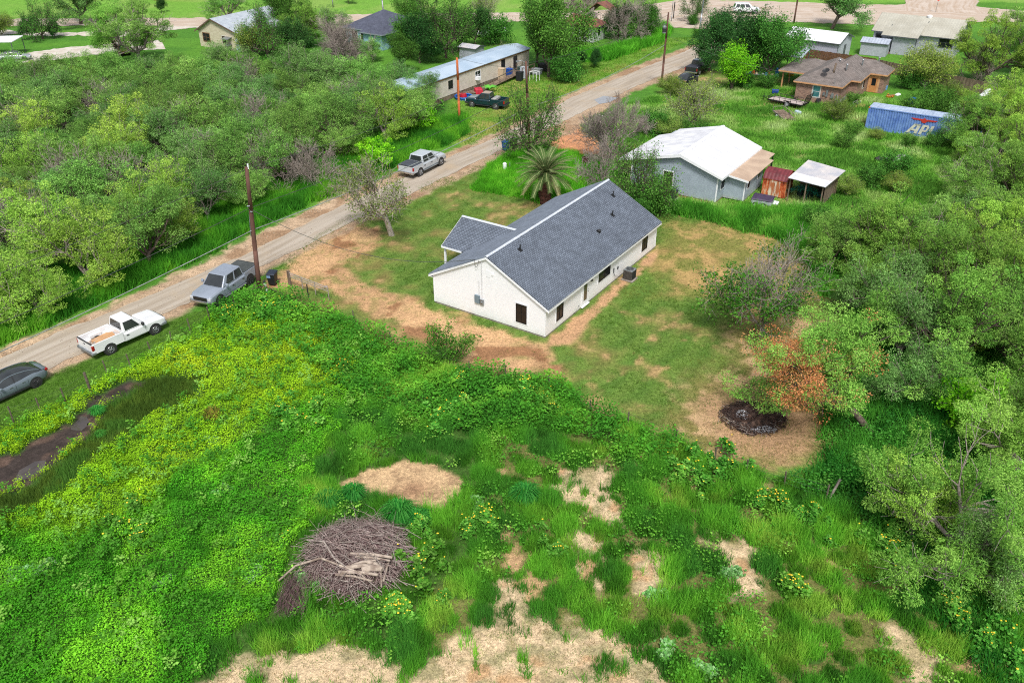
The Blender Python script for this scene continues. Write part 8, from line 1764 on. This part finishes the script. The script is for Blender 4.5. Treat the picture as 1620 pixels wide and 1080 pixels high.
def tussock(n, h, rad, c, w=.02):
    a = g_.uniform(0, 6.28, n); r_ = g_.uniform(0, rad * .5, n); x, y = r_ * np.cos(a), r_ * np.sin(a); hh = h * g_.uniform(.5, 1.1, n); o = rad * g_.uniform(.3, 1.2, n)
    b0 = np.stack([x - np.sin(a) * w, y + np.cos(a) * w, 0 * x], -1); b1_ = np.stack([x + np.sin(a) * w, y - np.cos(a) * w, 0 * x], -1); m0 = np.stack([x + np.cos(a) * o * .45 - np.sin(a) * w, y + np.sin(a) * o * .45 + np.cos(a) * w, hh], -1); m1 = np.stack([x + np.cos(a) * o * .45 + np.sin(a) * w, y + np.sin(a) * o * .45 - np.cos(a) * w, hh], -1)
    t = np.stack([x + np.cos(a) * o, y + np.sin(a) * o, hh * .7], -1); V = np.stack([b0, b1_, m1, m0, t, t], 1).reshape(-1, 3)
    F = np.concatenate([np.arange(n)[:, None] * 6 + np.array([[0, 1, 2, 3]]), np.arange(n)[:, None] * 6 + np.array([[3, 2, 4, 5]])]); return np_mesh('tussock', V, F, V_TREE, np.repeat(c[g_.integers(0, len(c), n)] * g_.uniform(.8, 1.2, n)[:, None], 6, 0))
TU = tussock(700, .9, .8, np.array([g3(44, 120, 44), g3(64, 144, 54), g3(86, 164, 70)])); TB_ = tussock(500, .8, .55, np.array([g3(150, 140, 60), g3(120, 120, 50), g3(96, 116, 46)]))
for px, me, s, lb in (((632, 820), TU, 1.0, 'large dark grass tussock between the brush pile and the sand patch'), ((660, 828), TU, .8, 'grass tussock right of the brush pile top'), ((560, 788), TU, .8, 'grass tussock at the left end of the sand patch'), ((520, 798), TU, .8, 'grass tussock above the left side of the brush pile'), ((338, 665), TB_, 1.0, 'dry brownish grass tussock in the yellow-green weeds'), ((830, 790), TU, .9, 'dark grass tussock right of the sand patch'), ((155, 655), TU, .55, 'small tussock standing in the mud'), ((160, 690), TU, .4, 'low tussock at the muddy puddles')):
    o = link('grass_tussock', me, None, at(*px)); o.scale = (s, s, s); tag(o, lb, 'grass tussock')
# pale mallow weeds
lcB = np.array([g3(150, 196, 130), g3(120, 176, 96), g3(96, 156, 80)]); PB = flower_bush(330, 420, .7, .4, 0, lcB)[0]
for i, px in enumerate([(345,785),(355,783),(58,905),(75,895),(20,910),(505,930),(480,925),(1045,940),(1050,1025),(1105,1060),(255,930),(760,800),(1160,905),(400,905),(330,700)]):
    o = link('pale_weed', PB, None, at(*px), i * 1.3); tag(o, near(px, 'pale silvery weed clump'), 'weed', 'pale weed clumps of the field')
